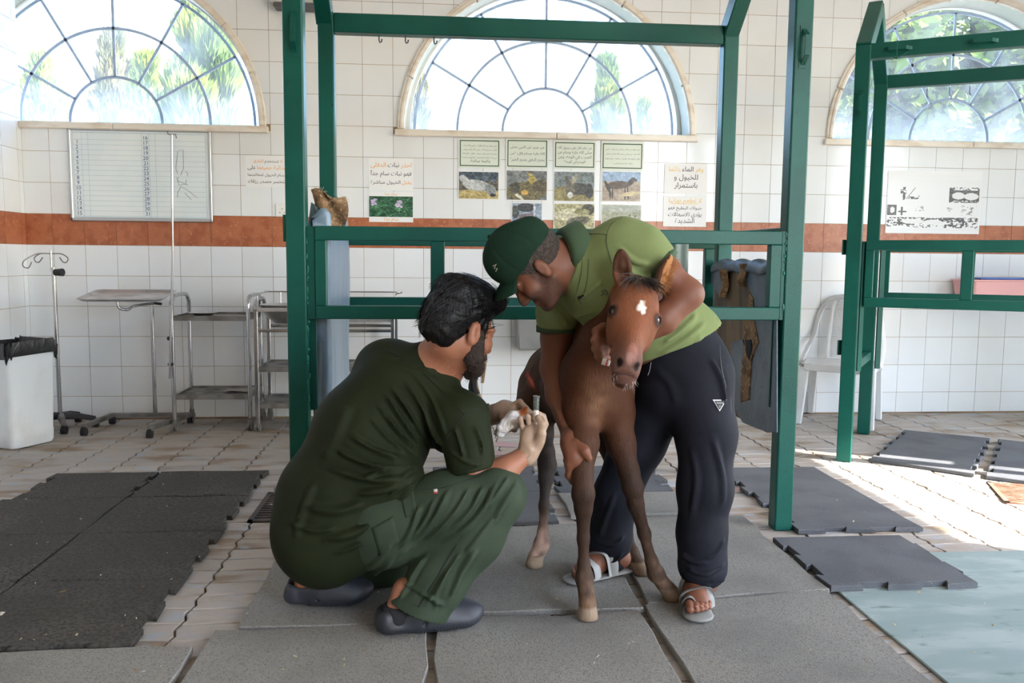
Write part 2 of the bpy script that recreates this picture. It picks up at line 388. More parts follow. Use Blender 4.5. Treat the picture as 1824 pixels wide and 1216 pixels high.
# ------------------------------------------------------------------ windows: stone arch, sill, bars and panes
GY = WALL_Y + 0.19
def half_ring(b, xc, zc, r0, r1, y0, y1, a0=0, a1=PI, n=40):
    for i in range(n):
        A = a0 + (a1 - a0) * i / n; B = a0 + (a1 - a0) * (i + 1) / n
        p = [(xc + r * math.cos(t), zc + r * math.sin(t)) for t, r in ((A, r0), (A, r1), (B, r1), (B, r0))]
        vs = [(q[0], y0, q[1]) for q in p] + [(q[0], y1, q[1]) for q in p]
        fs = [(0, 1, 2, 3), (7, 6, 5, 4), (1, 5, 6, 2), (0, 3, 7, 4)]
        if i == 0: fs.append((0, 4, 5, 1))
        if i == n - 1: fs.append((3, 2, 6, 7))
        b.add(vs, fs)
for wi, xc in enumerate(WIN):
    w = thing('window_%d' % (wi + 1), None, None, (xc, WALL_Y, WZ)); prop(w, kind='structure')
    zc = WZ + 0.03; xlo = max(xc - 1.03, X_LEFT)
    nseg = 9
    for k in range(nseg):
        a0 = PI * k / nseg + 0.004; a1 = PI * (k + 1) / nseg - 0.004
        if xc + 1.0 * math.cos((a0 + a1) / 2) < X_LEFT + 0.03: continue
        b = MB(); half_ring(b, xc, WZ, WR, WR + 0.047, WALL_Y - 0.018, WALL_Y + 0.02, a0, a1, 6); half_ring(b, xc, WZ, WR + 0.008, WR + 0.03, WALL_Y - 0.026, WALL_Y - 0.017, a0, a1, 6)
        b.build('arch_stone', m_marble, w, bevel=0.004)
    for a, c in ((xlo, xc + 0.05), (xc + 0.053, xc + 1.03)):
        MB().box((a, WALL_Y - 0.035, WZ - 0.043), (c, WALL_Y + 0.17, WZ)).build('sill_slab', m_marble, w, bevel=0.005)
    b = MB(); half_ring(b, xc, zc, 0.935, WR + 0.01, GY - 0.02, GY + 0.02); b.box((xc - 0.97, GY - 0.02, WZ), (xc + 0.97, GY + 0.02, WZ + 0.03)); b.build('window_frame', M('white_window_frame', srgb(226, 228, 226), 0.5), w)
    for r in (0.298, 0.612, 0.905):
        b = MB(); half_ring(b, xc, zc, r - 0.009, r + 0.009, GY - 0.005, GY + 0.005); b.build('curved_glazing_bar', m_bluebar, w)
    for k in range(1, 6):
        a = PI * k / 6; d = Vector((math.cos(a), 0, math.sin(a))); p = Vector((xc, GY, zc))
        MB().bar(p + d * 0.3, p + d * 0.905, 0.017, 0.010, up=(0, 1, 0)).build('glazing_bar', m_bluebar, w)
    b = MB(); half_ring(b, xc, zc, 0.0005, 0.292, GY - 0.002, GY + 0.002, n=20); b.build('pane', m_glass, w)
    for r0, r1, ns in ((0.304, 0.606, 6), (0.618, 0.899, 6), (0.911, 0.94, 6)):
        for k in range(ns):
            b = MB(); half_ring(b, xc, zc, r0, r1, GY - 0.002, GY + 0.002, PI * k / ns + 0.002, PI * (k + 1) / ns - 0.002, 8); b.build('pane', m_glass, w)

# ------------------------------------------------------------------ floor: interlocking pavers on sand
floor = MB().box((X_LEFT - 0.2, Y_FRONT - 0.2, -0.14), (X_RIGHT + 0.2, WALL_Y + 0.003, -0.012)).build('floor', m_sand); prop(floor, kind='structure')
PX, PY = 0.222, 0.108
def seam_x(j, t): return 0.009 * (1 if j % 2 else -1) * (1 - 2 * abs(2 * ((t) % 1) - 1)) 
def paver_poly(q=0.0038):
    w = PX / 2 - q; h = PY / 2 - q; P = []
    wv = lambda x: 0.0042 * math.sin(2 * PI * x / PX + 0.6)
    for i in range(6): x = -w + 2 * w * i / 6; P.append((x, -h + wv(x)))
    for t in (0, .28, .5, .72): P.append((w + [0, .007, .0, -.007][int(round(t * 4)) % 4 if t != .72 else 3], -h + 2 * h * t + wv(w)))
    for i in range(6): x = w - 2 * w * i / 6; P.append((x, h + wv(x)))
    for t in (1, .72, .5, .28): P.append((-w + {1: 0, .72: -.007, .5: 0, .28: .007}[t], -h + 2 * h * t + wv(-w)))
    return P
pb = MB(); pb.prism(paver_poly(), -0.03, 0.0, 'z', cham=0.003)
pav_me = bpy.data.meshes.new('paver'); pav_me.from_pydata(pb.v, [], pb.f); pav_me.materials.append(m_paver)
MATS_RECT = []   # filled with the mats' outlines before the pavers are laid
# ================================================================== rubber mats
m_rub_dark = M('dark_rubber', srgb(76, 74, 70), 0.85, c2=srgb(88, 85, 80), sc2=3.0, lo=0.42, hi=0.7, c3=srgb(61, 60, 58), sc3=90, lo3=0.45, hi3=0.6, world=True, bump=0.5, bsc=260, spec=0.3, bdist=0.004)
m_rub_blue = M('slate_rubber', srgb(100, 102, 106), 0.85, c2=srgb(88, 90, 95), sc2=4.0, c3=srgb(120, 118, 114), sc3=160, lo3=0.62, hi3=0.7, world=True, bump=0.6, bsc=260, spec=0.3, bdist=0.004)
m_rub_grey = M('grey_rubber', srgb(150, 147, 141), 0.85, c2=srgb(132, 130, 126), sc2=2.4, lo=0.4, hi=0.68, c3=srgb(120, 118, 115), sc3=230, lo3=0.5, hi3=0.62, world=True, bump=0.7, bsc=280, spec=0.3, bdist=0.004)
m_teal = M('worn_teal_mat', srgb(140, 158, 157), 0.6, c2=srgb(164, 178, 177), sc2=3.5, lo=0.42, hi=0.66, stretch=(1, 2.4, 1), c3=srgb(106, 130, 124), sc3=9, lo3=0.6, hi3=0.75, world=True, bump=0.15, bsc=90)
def edge(p, q, tab, n, rg, out):
    """puzzle edge from p to q: tabs of depth |tab| (positive outwards); ragged by rg"""
    p = np.array(p, float); q = np.array(q, float); d = q - p; L = np.linalg.norm(d); d /= L; nrm = np.array([d[1], -d[0]])
    pts = []
    if tab == 0 or n == 0:
        k = max(2, int(L / 0.12))
        for i in range(k): pts.append(p + d * L * i / k + nrm * RNG.normal(0, rg))
    else:
        pts.append(p); w = L / (2 * n + 1)
        for i in range(n):
            a = w * (2 * i + 1); b = a + w
            pts += [p + d * (a + w * .08) + nrm * RNG.normal(0, rg), p + d * (a - w * .04) + nrm * (tab + RNG.normal(0, rg)), p + d * (b + w * .04) + nrm * (tab + RNG.normal(0, rg)), p + d * (b - w * .08) + nrm * RNG.normal(0, rg)]
    out += [tuple(t) for t in pts]
def rubber_mat(label, x0, x1, y0, y1, mat, tabs=(0, 0, 0, 0), th=0.018, z=0.0015, rg=0.003, rot=0.0, group='rubber stable mats', quad=None, n=None, name='rubber_mat', lift=None):
    """tabs: front, right, back, left"""
    cx, cy = (x0 + x1) / 2, (y0 + y1) / 2
    cs = [(x0, y0), (x1, y0), (x1, y1), (x0, y1)]
    if quad: cs = quad; cx = sum(c[0] for c in cs) / 4; cy = sum(c[1] for c in cs) / 4
    P = []
    for i in range(4):
        a, b = cs[i], cs[(i + 1) % 4]; L = math.dist(a, b); edge(a, b, tabs[i], n or max(2, int(L / 0.19)), rg, P)
    if rot:
        P = [(cx + (p[0] - cx) * math.cos(rot) - (p[1] - cy) * math.sin(rot), cy + (p[0] - cx) * math.sin(rot) + (p[1] - cy) * math.cos(rot)) for p in P]
    b = MB(); b.prism(P, z, z + th, 'z', cham=0.003)
    o = b.build(name, mat, origin=(cx, cy, z), fix=True)
    prop(o, label, 'mat', group); MATS_RECT.append((cs, rot)); return o
D, S_, G = m_rub_dark, m_rub_blue, m_rub_grey
t = -0.022
rubber_mat('dark rubber mat in the far row of the left block, nearer the bin', -1.86, -1.375, 3.775, 4.215, D, (0, t, 0, t), rg=.005)
rubber_mat('dark rubber mat in the far right corner of the left block, beside the drain grate', -1.362, -0.845, 3.775, 4.22, D, (t, t, 0, 0), rg=.005)
names = {0: 'second', 1: 'third', 2: 'nearest'}
for r, (ya, yb) in enumerate(((3.285, 3.768), (2.80, 3.28), (2.305, 2.796))):
    rubber_mat('dark mat in the %s row of the left block, bordering the bare paver strip' % names[r], -1.372, -0.842, ya, yb, D, (t if r == 2 else 0, t, 0, 0), rg=.003)
    rubber_mat('dark mat in the %s row of the left block, at the picture edge' % names[r], -1.90, -1.376, ya, yb, D, (t if r == 2 else 0, 0, 0, 0), rg=.003)
rubber_mat('grey rubber mat in the bottom left corner of the picture', -1.30, -0.672, 1.5, 2.295, G, (0, 0, 0, 0), rg=.006)
rubber_mat('grey rubber mat along the bottom edge, left of the crouching man\'s front shoe', -0.64, -0.035, 1.5, 2.385, G, (0, 0, 0, 0), rg=.007)
rubber_mat('grey rubber mat along the bottom edge, in front of the foal', -0.005, 0.612, 1.5, 2.432, G, (0, 0, 0, 0), rg=.007)
rubber_mat('grey rubber mat under the standing man\'s front sandal', 0.645, 1.262, 1.5, 2.50, G, (0, 0, 0, 0), rg=.006, quad=[(0.645, 1.5), (1.262, 1.5), (1.256, 2.555), (0.645, 2.48)])
rubber_mat('grey rubber mat under the crouching man', -0.575, 0.022, 2.405, 3.19, G, (0, 0, 0, 0), rg=.007)
rubber_mat('grey rubber mat under the foal\'s front hooves', 0.03, 0.625, 2.458, 3.285, G, (0, 0, 0, 0), rg=.007)
rubber_mat('grey rubber mat between the standing man\'s legs, reaching back to the green post', 0.652, 1.272, 2.512, 3.362, G, (0, 0, 0, 0), rg=.006, quad=[(0.652, 2.50), (1.262, 2.565), (1.275, 3.365), (0.66, 3.335)])
rubber_mat('dark rubber mat behind the foal, nearer the foal of the two', -0.02, 0.492, 3.325, 3.765, S_, (0, t, 0, 0), rg=.003)
rubber_mat('dark rubber mat behind the foal, farther from the foal of the two', -0.02, 0.492, 3.775, 4.245, S_, (0, t, 0, 0), rg=.003)
rubber_mat('ragged dark rubber mat seen between the standing man\'s legs', 0.56, 1.09, 3.75, 4.225, S_, (0, t, 0, t), rg=.008)
rubber_mat('pale worn rubber mat behind the standing man\'s legs, in front of the ragged one', 0.552, 1.12, 3.40, 3.735, G, (0, 0, 0, 0), rg=.005)
rubber_mat('long slate rubber mat behind the right green post, half in sunlight', 1.432, 1.95, 3.155, 4.155, S_, (t, 0, 0, t), rg=.004)
rubber_mat('slate rubber puzzle mat lying over the teal mat\'s corner', 1.283, 1.79, 2.565, 3.05, S_, (t, -t * .4, 0, t), rg=.003, z=0.008, th=0.02)
rubber_mat('slate rubber mat with bare edge lit by sun, in front of the right stall', 0, 1, 0, 1, S_, (0, t, 0, t), quad=[(2.345, 4.315), (2.709, 3.968), (3.355, 4.78), (2.96, 5.05)], rg=.003)
rubber_mat('slate rubber mat at the right picture edge, beside the rusty grate', 0, 1, 0, 1, S_, (0, 0, 0, t), quad=[(2.75, 3.93), (3.15, 3.60), (3.80, 4.42), (3.39, 4.76)], rg=.003)
rubber_mat('large worn teal mat in the bottom right corner', 0, 1, 0, 1, m_teal, th=0.0055, quad=[(1.308, 1.4), (2.9, 1.4), (2.9, 2.90), (1.312, 2.915)], rg=.001, name='teal_mat', group=None)

# lay the pavers: those the mats cover wholly are left out
def inside(cs, x, y):
    s = [(cs[(i + 1) % 4][0] - cs[i][0]) * (y - cs[i][1]) - (cs[(i + 1) % 4][1] - cs[i][1]) * (x - cs[i][0]) for i in range(4)]
    return min(s) > 0
pc = []
for i in range(-15, 27):
    for j in range(0, 40):
        x = -0.762 + (i + 0.5) * PX; y = 1.40 + (j + .5) * PY
        if not (X_LEFT + 0.09 < x < X_RIGHT - 0.1 and y < WALL_Y - 0.05): continue
        u, v = pj((x, y, 0))
        if not (-900 < u < 2700 and v < 1600): continue
        if any(all(inside(cs, x + a, y + b) for a in (-.12, .12) for b in (-.06, .06)) for cs, _ in MATS_RECT): continue
        vis = -60 < u < 1884 and v < 1240
        pc.append((not vis, y * y + x * x, x, y))
pc.sort()
pm = MB()
pv = np.array(pb.v)
for k, (_, _, x, y) in enumerate(pc):
    dz = RNG.normal(0, .0012); rz = RNG.normal(0, .008)
    if k < 300:
        o = link('paver', pav_me, floor); o.location = (x, y, dz - 0.002); o.rotation_euler = (RNG.normal(0, .004), RNG.normal(0, .004), rz)
    else: pm.add(pv + np.array([x, y, dz - 0.002]), pb.f)
o = pm.build('paver_field', m_paver, floor, fix=False); o['kind'] = 'stuff'

# drain grates
def grate(label, x0, x1, y0, y1, mat, rot=0.0, n=12):
    c = Vector(((x0 + x1) / 2, (y0 + y1) / 2, 0.0)); g = thing('drain_grate', label, 'grate', c); g.rotation_euler = (0, 0, rot)
    b = MB()
    for a, e in (((x0, y0), (x1, y0 + .02)), ((x0, y1 - .02), (x1, y1)), ((x0, y0), (x0 + .02, y1)), ((x1 - .02, y0), (x1, y1))): b.box((*a, -.004), (*e, .006))
    b.build('grate_frame', mat, g); MB().box((x0 + .01, y0 + .01, -.011), (x1 - .01, y1 - .01, -.006)).build('pit_shade', M('pit_shade_black', (.01, .01, .01), 0.9), g)  # flat black sheet stands in for the shade down in the drain
    for k in range(n):
        y = y0 + .03 + (y1 - y0 - .06) * k / (n - 1); MB().box((x0 + .015, y - .0065, -.006), (x1 - .015, y + .0065, .004)).build('slat', mat, g)
grate('dark iron drain grate in the floor behind the crouching man', -0.78, -0.45, 3.44, 3.87, M('dark_iron', srgb(72, 68, 66), 0.55, 0.6, c2=srgb(98, 84, 72), sc2=12))
grate('rusty drain grate lying in the sunlight by the right mats', 2.62, 3.06, 3.42, 3.80, M('rusty_iron', srgb(150, 112, 92), 0.8, 0.2, c2=srgb(120, 82, 62), sc2=14, c3=srgb(180, 160, 140), sc3=40), rot=-0.4)

# faded disinfectant stains on the pavers
m_pink_st = M('faded_pink_stain', srgb(186, 150, 158), .8, c2=srgb(172, 156, 148), sc2=9, lo=.4, hi=.6, world=True)
for (px, py, rx, ry) in ((905, 792, .16, .055), (880, 808, .10, .05), (1310, 852, .09, .10), (1322, 872, .06, .05)):
    q = fl(px, py); P = [(q.x + rx * math.cos(a) * (1 + .22 * math.sin(3 * a + px)), q.y + ry * math.sin(a) * (1 + .25 * math.sin(4 * a + py))) for a in np.linspace(0, 2 * PI, 30)[:-1]]
    b = MB(); b.prism(P, .0002, .0022, 'z'); b.build('stain', m_pink_st, floor)
# chaff and leaf bits on the floor
lb = MB()
for k in range(230):
    u = RNG.uniform(0, 1824); v = RNG.uniform(800, 1216); p = fl(u, v); a = RNG.uniform(0, PI); s = RNG.uniform(.0015, .0048); w = s * RNG.uniform(.25, .7)
    if RNG.uniform() < .05: s *= 2.4; w *= 2.2
    zz = 0.021 if any(inside(cs, p.x, p.y) for cs, _ in MATS_RECT[:-1]) else (0.008 if inside(MATS_RECT[-1][0], p.x, p.y) else 0.0035)
    if inside(MATS_RECT[-5][0], p.x, p.y): zz = 0.0295
    d = Vector((math.cos(a) * s, math.sin(a) * s, .0008)); e = Vector((-math.sin(a) * w, math.cos(a) * w, 0)); q = Vector((p.x, p.y, zz))
    lb.add([q - d - e, q + d - e, q + d + e + Vector((0, 0, .0012)), q - d + e], [(0, 1, 2, 3)], int(RNG.integers(0, 3)))
o = lb.build('straw_litter', [M('straw', srgb(196, 178, 140), .9), M('dead_leaf', srgb(150, 116, 70), .9), M('chaff', srgb(205, 200, 188), .9)], origin=(0, 0, 0), fix=False); prop(o, 'scattered straw, chaff and leaf bits over mats and pavers', 'litter', kind='stuff')

# ================================================================== trees beyond the windows
def leaf_mat(name, c, c2):
    m = M(name, c, 0.85, spec=0.12, c2=c2, sc2=1.5, lo=.35, hi=.65, world=True)
    m.node_tree.nodes['Principled BSDF'].inputs['Transmission Weight'].default_value = 0.0
    return m
m_cyp = leaf_mat('cypress_green', srgb(146, 152, 66), srgb(86, 108, 52)); m_con = leaf_mat('conifer_olive', srgb(112, 104, 70), srgb(78, 82, 52)); m_brd = leaf_mat('broadleaf_green', srgb(74, 96, 40), srgb(116, 134, 56))
m_bark = M('bark', srgb(112, 92, 74), 0.9, c2=srgb(80, 66, 54), sc2=9)
def tree(label, base, h, rad, mat, kind='cone', n=2600, leaf=(0.16, 0.035), h0=0.08, seed=1, group='trees outside the windows'):
    r = np.random.default_rng(seed); t = thing('conifer_tree' if kind == 'cone' else 'leafy_tree', label, 'tree', base, group)
    B = Vector(base); b = MB()
    b.tube([B + Vector((0, 0, -.15)), B + Vector((rad * .05, 0, h * .45)), B + Vector((0, 0, h * .96))], [rad * .12, rad * .08, rad * .015], 7); 
    if kind != 'cone':
        for k in range(7):
            a = r.uniform(0, 2 * PI); p0 = B + Vector((rad * .03, 0, h * r.uniform(.3, .6))); p1 = p0 + Vector((math.cos(a) * rad * .75, math.sin(a) * rad * .75, h * r.uniform(.12, .3)))
            b.tube([p0, (p0 + p1) / 2 + Vector((0, 0, .1 * h)), p1], [rad * .05, rad * .03, rad * .012], 5)
    b.build('trunk', m_bark, t)
    V = []; Fc = []
    nb = 60 if kind == 'cone' else 40
    cl = []
    for k in range(nb):
        if kind == 'cone':
            s = (k + r.uniform(0, 1)) / nb; z = h * (h0 + (1 - h0) * s); rr = rad * (1 - s) ** .8 * r.uniform(.35, 1.0) * (1.0 if s > .1 else .7); a = r.uniform(0, 2 * PI)
            cl.append((np.array([rr * math.cos(a), rr * math.sin(a), z]), max(rad * .38 * (1 - s * .75), .06)))
        else:
            a = r.uniform(0, 2 * PI); el = r.uniform(-.5, 1.2); q = rad * r.uniform(.45, 1.0); cl.append((np.array([q * math.cos(a) * math.cos(el), q * math.sin(a) * math.cos(el), h * .68 + h * .3 * math.sin(el)]), rad * r.uniform(.16, .34)))
    un = lambda a: a / (np.linalg.norm(a, axis=1)[:, None] + 1e-9)
    cc = np.array([q[0] for q in cl]); cr = np.array([q[1] for q in cl]); i = r.integers(0, nb, n); d = un(r.normal(0, 1, (n, 3))); p = cc[i] + d * (cr[i] * r.uniform(.3, 1.0, n) ** .6)[:, None]
    ax = un(np.stack([d[:, 0] * .5, d[:, 1] * .5, np.full(n, .9)], 1) if kind == 'cone' else r.normal(0, 1, (n, 3))); w = un(np.cross(ax, r.normal(0, 1, (n, 3))))
    l = (leaf[0] * r.uniform(.6, 1.3, n))[:, None]; ww = (leaf[1] * r.uniform(.7, 1.3, n))[:, None]; nn = np.cross(ax, w) * ww * .35
    V = np.stack([p, p + ax * l * .5 + w * ww + nn, p + ax * l, p + ax * l * .5 - w * ww + nn], 1).reshape(-1, 3) + np.array(B)
    b = MB(); b.v = V.tolist(); b.f = (np.arange(n)[:, None] * 4 + np.array([[0, 1, 2, 3]])).tolist(); b.m = [0] * n; o = b.build('foliage', mat, t, fix=False); o['kind'] = 'stuff'
    return t
def tree_at(label, px, ptop, Y, width, mat, **k):
    g = at(px, 240, Y); top = at(px, ptop, Y); ww = width / F_PX * Y / 2
    tree(label, (g.x, Y, -0.12), top.z + 0.12, ww, mat, **k)
tree_at('tall yellow-green cypress filling the right of the left window', 360, 10, 9.5, 285, m_cyp, n=30000, leaf=(.22, .032), h0=.1, seed=3)
tree_at('thin brownish conifer in the middle of the left window', 208, 74, 13.5, 150, m_con, n=12000, leaf=(.2, .034), h0=.25, seed=4)
tree_at('low pale conifer at the left edge of the left window', 80, 112, 17, 190, m_cyp, n=15000, leaf=(.22, .036), h0=.2, seed=5)
tree_at('low green conifer under the middle of the left window', 266, 120, 12, 150, m_cyp, n=15000, leaf=(.22, .036), h0=.2, seed=15)
tree_at('pointed conifer at the right of the middle window', 1078, 118, 12, 130, m_cyp, n=16000, leaf=(.18, .032), h0=.25, seed=6)
tree_at('small conifer tip beside the pointed one in the middle window', 1146, 188, 14, 40, m_cyp, n=1800, leaf=(.18, .04), h0=.3, seed=7)
tree_at('narrow conifer at the left edge of the middle window', 745, 160, 12, 55, m_con, n=3600, leaf=(.2, .04), h0=.3, seed=8)
tree_at('broad leafy tree with low branches across the right window', 1660, -60, 9.5, 470, m_brd, kind='leafy', n=12000, leaf=(.15, .06), seed=9)
tree_at('dense bushy tree at the far right of the right window', 1830, 60, 14, 330, m_brd, kind='leafy', n=10000, leaf=(.16, .06), seed=10)
tree_at('pale green shrub low in the right window', 1540, 120, 14, 230, m_cyp, kind='leafy', n=7000, leaf=(.15, .055), seed=11)
# ================================================================== green steel stalls
m_green = M('green_gloss_paint', srgb(9, 74, 64), 0.38, c2=srgb(13, 85, 73), sc2=3, lo=.35, hi=.7, c3=srgb(8, 60, 53), sc3=30, lo3=.62, hi3=.8, world=True, bump=0.08, bsc=140, spec=0.28, coat=0.0)
m_weld = M('green_weld', srgb(30, 116, 98), 0.35, bump=.3, bsc=200)
m_vinyl = M('blue_grey_vinyl', srgb(128, 150, 168), 0.38, c2=srgb(112, 134, 152), sc2=4, lo=.4, hi=.7, c3=srgb(78, 92, 100), sc3=11, lo3=.66, hi3=.8, bump=0.25, bsc=9, bdist=.02, stretch=(1, 2.2, .5))
m_lining = M('brown_felt_lining', srgb(150, 118, 86), 0.95, c2=srgb(112, 84, 58), sc2=22, lo=.42, hi=.62, c3=srgb(184, 158, 124), sc3=60, lo3=.55, hi3=.68, bump=.7, bsc=120)
m_tanboard = M('scuffed_tan_board', srgb(128, 108, 84), 0.8, c2=srgb(96, 84, 70), sc2=6, stretch=(3, 3, .6), c3=srgb(70, 60, 52), sc3=26, lo3=.62, hi3=.74, bump=.2, bsc=30)
m_dvinyl = M('dark_teal_vinyl', srgb(70, 92, 98), 0.45, c2=srgb(52, 70, 76), sc2=8)

def gate(name, par, x0, x1, y0, z0, z1, xf=None, dv=3, T=0.042):
    """rail panel in the x-z plane at y0; xf maps local points to the place"""
    xf = xf or (lambda p: p)
    g = MB(); 
    def bx(a, b, nm):
        q = MB(); q.box(a, b); q.v = [tuple(xf(Vector(p))) for p in q.v]; return q.build(nm, m_green, gp, bevel=0.003)
    gp = None
    b = MB(); b.box((x0, y0, z1 - .053), (x1, y0 + T, z1)); b.v = [tuple(xf(Vector(p))) for p in b.v]; gp = b.build(name, m_green, par, bevel=0.003)
    bx((x0, y0, z0), (x1, y0 + T, z0 + .05), 'gate_rail'); bx((x0, y0 + .0005, z0 + .05), (x0 + .042, y0 + T, z1 - .053), 'gate_stile'); bx((x1 - .045, y0 + .0005, z0 + .05), (x1, y0 + T, z1 - .053), 'gate_stile')
    xi0 = x0 + .042; xi1 = x1 - .045; ow = (xi1 - xi0 - .053 * dv) / (dv + 1)
    for k in range(dv): a = xi0 + ow * (k + 1) + .053 * k; bx((a, y0 + .001, z0 + .05), (a + .053, y0 + T, z1 - .053), 'gate_divider')
    return gp
def handle(par, c, ax, out, L=0.16, d=0.035):
    """strap handle: two pads and a bowed strap"""
    c = Vector(c); ax = Vector(ax); out = Vector(out); side = ax.cross(out)
    b = MB()
    pts = [c - ax * L / 2, c - ax * L * .42 + out * .008, c - ax * L * .28 + out * d, c + ax * L * .28 + out * d, c + ax * L * .42 + out * .008, c + ax * L / 2]
    for i in range(5): b.bar(pts[i], pts[i + 1], .018, .005, up=out)
    b.bar(c - ax * (L / 2 + .012), c - ax * (L / 2 - .02), .03, .006, up=out); b.bar(c + ax * (L / 2 - .02), c + ax * (L / 2 + .012), .03, .006, up=out)
    b.build('handle', m_green, par)
stall = thing('horse_stall', 'green steel horse stall frame around the foal and both men', 'stall', (0.43, 3.65, 0))
PW = 0.073
for (x, y) in ((-0.563, 3.2), (1.352, 3.2), (-0.551, 4.03), (1.358, 4.03)):
    MB().box((x, y, 0), (x + PW, y + PW, 2.2)).build('post', m_green, stall, bevel=0.006, seg=2)
for x in (-0.557 + PW / 2, 1.355 + PW / 2):
    for a, b_ in (((x, 3.236, 2.17), (x, 3.65, 2.52)), ((x, 3.65, 2.52), (x, 4.066, 2.17))): MB().bar(a, b_, PW, .085, up=(0, 0, 1)).build('gable_member', m_green, stall, bevel=.004)
MB().box((-0.49, 3.205, 2.112), (1.352, 3.27, 2.2)).build('top_rail', m_green, stall, bevel=.004)
MB().box((-0.478, 4.035, 2.110), (1.358, 4.10, 2.197)).build('top_rail', m_green, stall, bevel=.004)
for z in (0.865, 1.17):
    MB().box((-0.55, 3.27, z), (-0.50, 4.03, z + .05)).build('side_rail', m_green, stall, bevel=.003); MB().box((1.385, 3.27, z), (1.425, 4.03, z + .05)).build('side_rail', m_green, stall, bevel=.003)
gf = gate('front_gate', stall, -0.458, 1.336, 3.2, 0.853, 1.2)
gr = gate('rear_gate', stall, -0.463, 1.345, 4.035, 0.846, 1.193)
for x0, x1, z0, z1, y in ((-0.4895, -0.459, .853, 1.198, 3.21), (-0.4895, -0.462, .50, .85, 3.245), (1.3375, 1.352, .853, 1.2, 3.205), (1.325, 1.352, .50, .85, 3.24), (-0.478, -0.464, .5, 1.19, 4.05), (-0.575, -0.563, 1.14, 1.24, 3.215)):
    MB().box((x0, y, z0), (x1, y + .012, z1)).build('hinge_plate', m_green, stall, bevel=.001)
wb = MB()
for k in range(26):
    z = RNG.uniform(.5, 1.2); x = -.487 + RNG.normal(0, .002); wb.ell((x, 3.206, z), (RNG.uniform(.002, .005), .004, RNG.uniform(.004, .016)), 6, 4)
    if k < 12: wb.ell((1.352 + RNG.normal(0, .002), 3.204, RNG.uniform(.85, 1.2)), (RNG.uniform(.002, .005), .004, RNG.uniform(.004, .014)), 6, 4)
o = wb.build('weld_beads', m_weld, stall, smooth=True); o['kind'] = 'stuff'
p = at(524, 57, 3.2); handle(stall, (p.x, 3.2, p.z), (0, 0, 1), (0, -1, 0), L=.145)
p = at(1431, 84, 3.2); handle(stall, (p.x, 3.2, p.z), (0, 0, 1), (0, -1, 0), L=.135)
for px in (675, 722, 773):
    p = at(px, 60, 4.06); b = MB(); b.tube([(p.x, 4.06, 2.115), (p.x, 4.06, 2.085), (p.x + .004, 4.06, 2.075), (p.x + .012, 4.055, 2.078), (p.x + .014, 4.055, 2.09)], .003, 6); b.build('hook', M('dark_steel', srgb(70, 76, 82), .4, .8), stall)
# padded sides
def warp_sheet(fn, nu, nv, th=0.0):
    b = MB(); P = [[Vector(fn(i / nu, j / nv)) for j in range(nv + 1)] for i in range(nu + 1)]
    vs = [P[i][j] for i in range(nu + 1) for j in range(nv + 1)]; fs = [(i * (nv + 1) + j, (i + 1) * (nv + 1) + j, (i + 1) * (nv + 1) + j + 1, i * (nv + 1) + j + 1) for i in range(nu) for j in range(nv)]
    b.add(vs, fs); return b
def solidify(o, th, off=0):
    s = o.modifiers.new('thick', 'SOLIDIFY'); s.thickness = th; s.offset = off; return o
def pad_left(u, v):
    y = 3.285 + .73 * u; z = .245 + (1.27 - .245) * v; r = .016
    e = min(u, 1 - u, ) * .73; ez = min(v, 1 - v) * 1.05; d = 0
    for q in (e, ez):
        if q < r: d += r - math.sqrt(max(r * r - (r - q) ** 2, 0))
    return (-0.418 - d + .004 * math.sin(y * 9 + z * 3) + .003 * math.sin(z * 11 + y * 4), y, z)
o = warp_sheet(pad_left, 40, 50).build('side_pad', m_vinyl, stall, smooth=True); solidify(o, .07, -1 if True else 0)
pl_o = o
def torn(u, v):
    c = at(583, 374, 3.36); x = c.x + (u - .5) * .125 + .02 * math.sin(v * 3); z = c.z + (v - .55) * .135 + .012 * math.sin(u * 7) - .03 * (u - .5) * (1 if v > .6 else 0)
    return (x, 3.36 - .03 * math.sin(u * PI) + .018 * math.sin(u * 9 + v * 5) + .012 * math.sin(v * 8), z)
o = warp_sheet(torn, 16, 14).build('torn_lining', m_lining, stall, smooth=True); solidify(o, .006)
def flap(u, v):
    c = at(566, 384, 3.34); return (c.x + (u - .5) * .075 * (1.1 - .5 * v), 3.335 + .01 * math.sin(u * 6 + v * 3), c.z + (v - .5) * .10 - .03 * u * v)
o = warp_sheet(flap, 8, 8).build('torn_vinyl', m_dvinyl, stall, smooth=True); solidify(o, .004)
def flap2(u, v):
    c = at(600, 365, 3.38); return (c.x + (u - .5) * .03 + .01 * math.sin(v * 5), 3.372 + .012 * math.sin(v * 6), c.z + (v - .5) * .06)
o = warp_sheet(flap2, 6, 8).build('torn_vinyl', m_dvinyl, stall, smooth=True); solidify(o, .004)
fb = MB()
for k in range(90):
    u = RNG.uniform(0, 1); p = Vector(torn(u, 1.0 if RNG.uniform() < .7 else 0.0)) if RNG.uniform() < .7 else Vector(torn(1.0 if RNG.uniform() < .5 else 0., u)); d = Vector((RNG.normal(0, .008), RNG.normal(0, .004), RNG.normal(.003, .008))); fb.tube([p, p + d * .6, p + d + Vector((RNG.normal(0, .002), 0, 0))], .0007, 3, cap=False)
o = fb.build('frayed_threads', M('pale_thread', srgb(200, 190, 172), .9), stall, fix=False); o['kind'] = 'stuff'
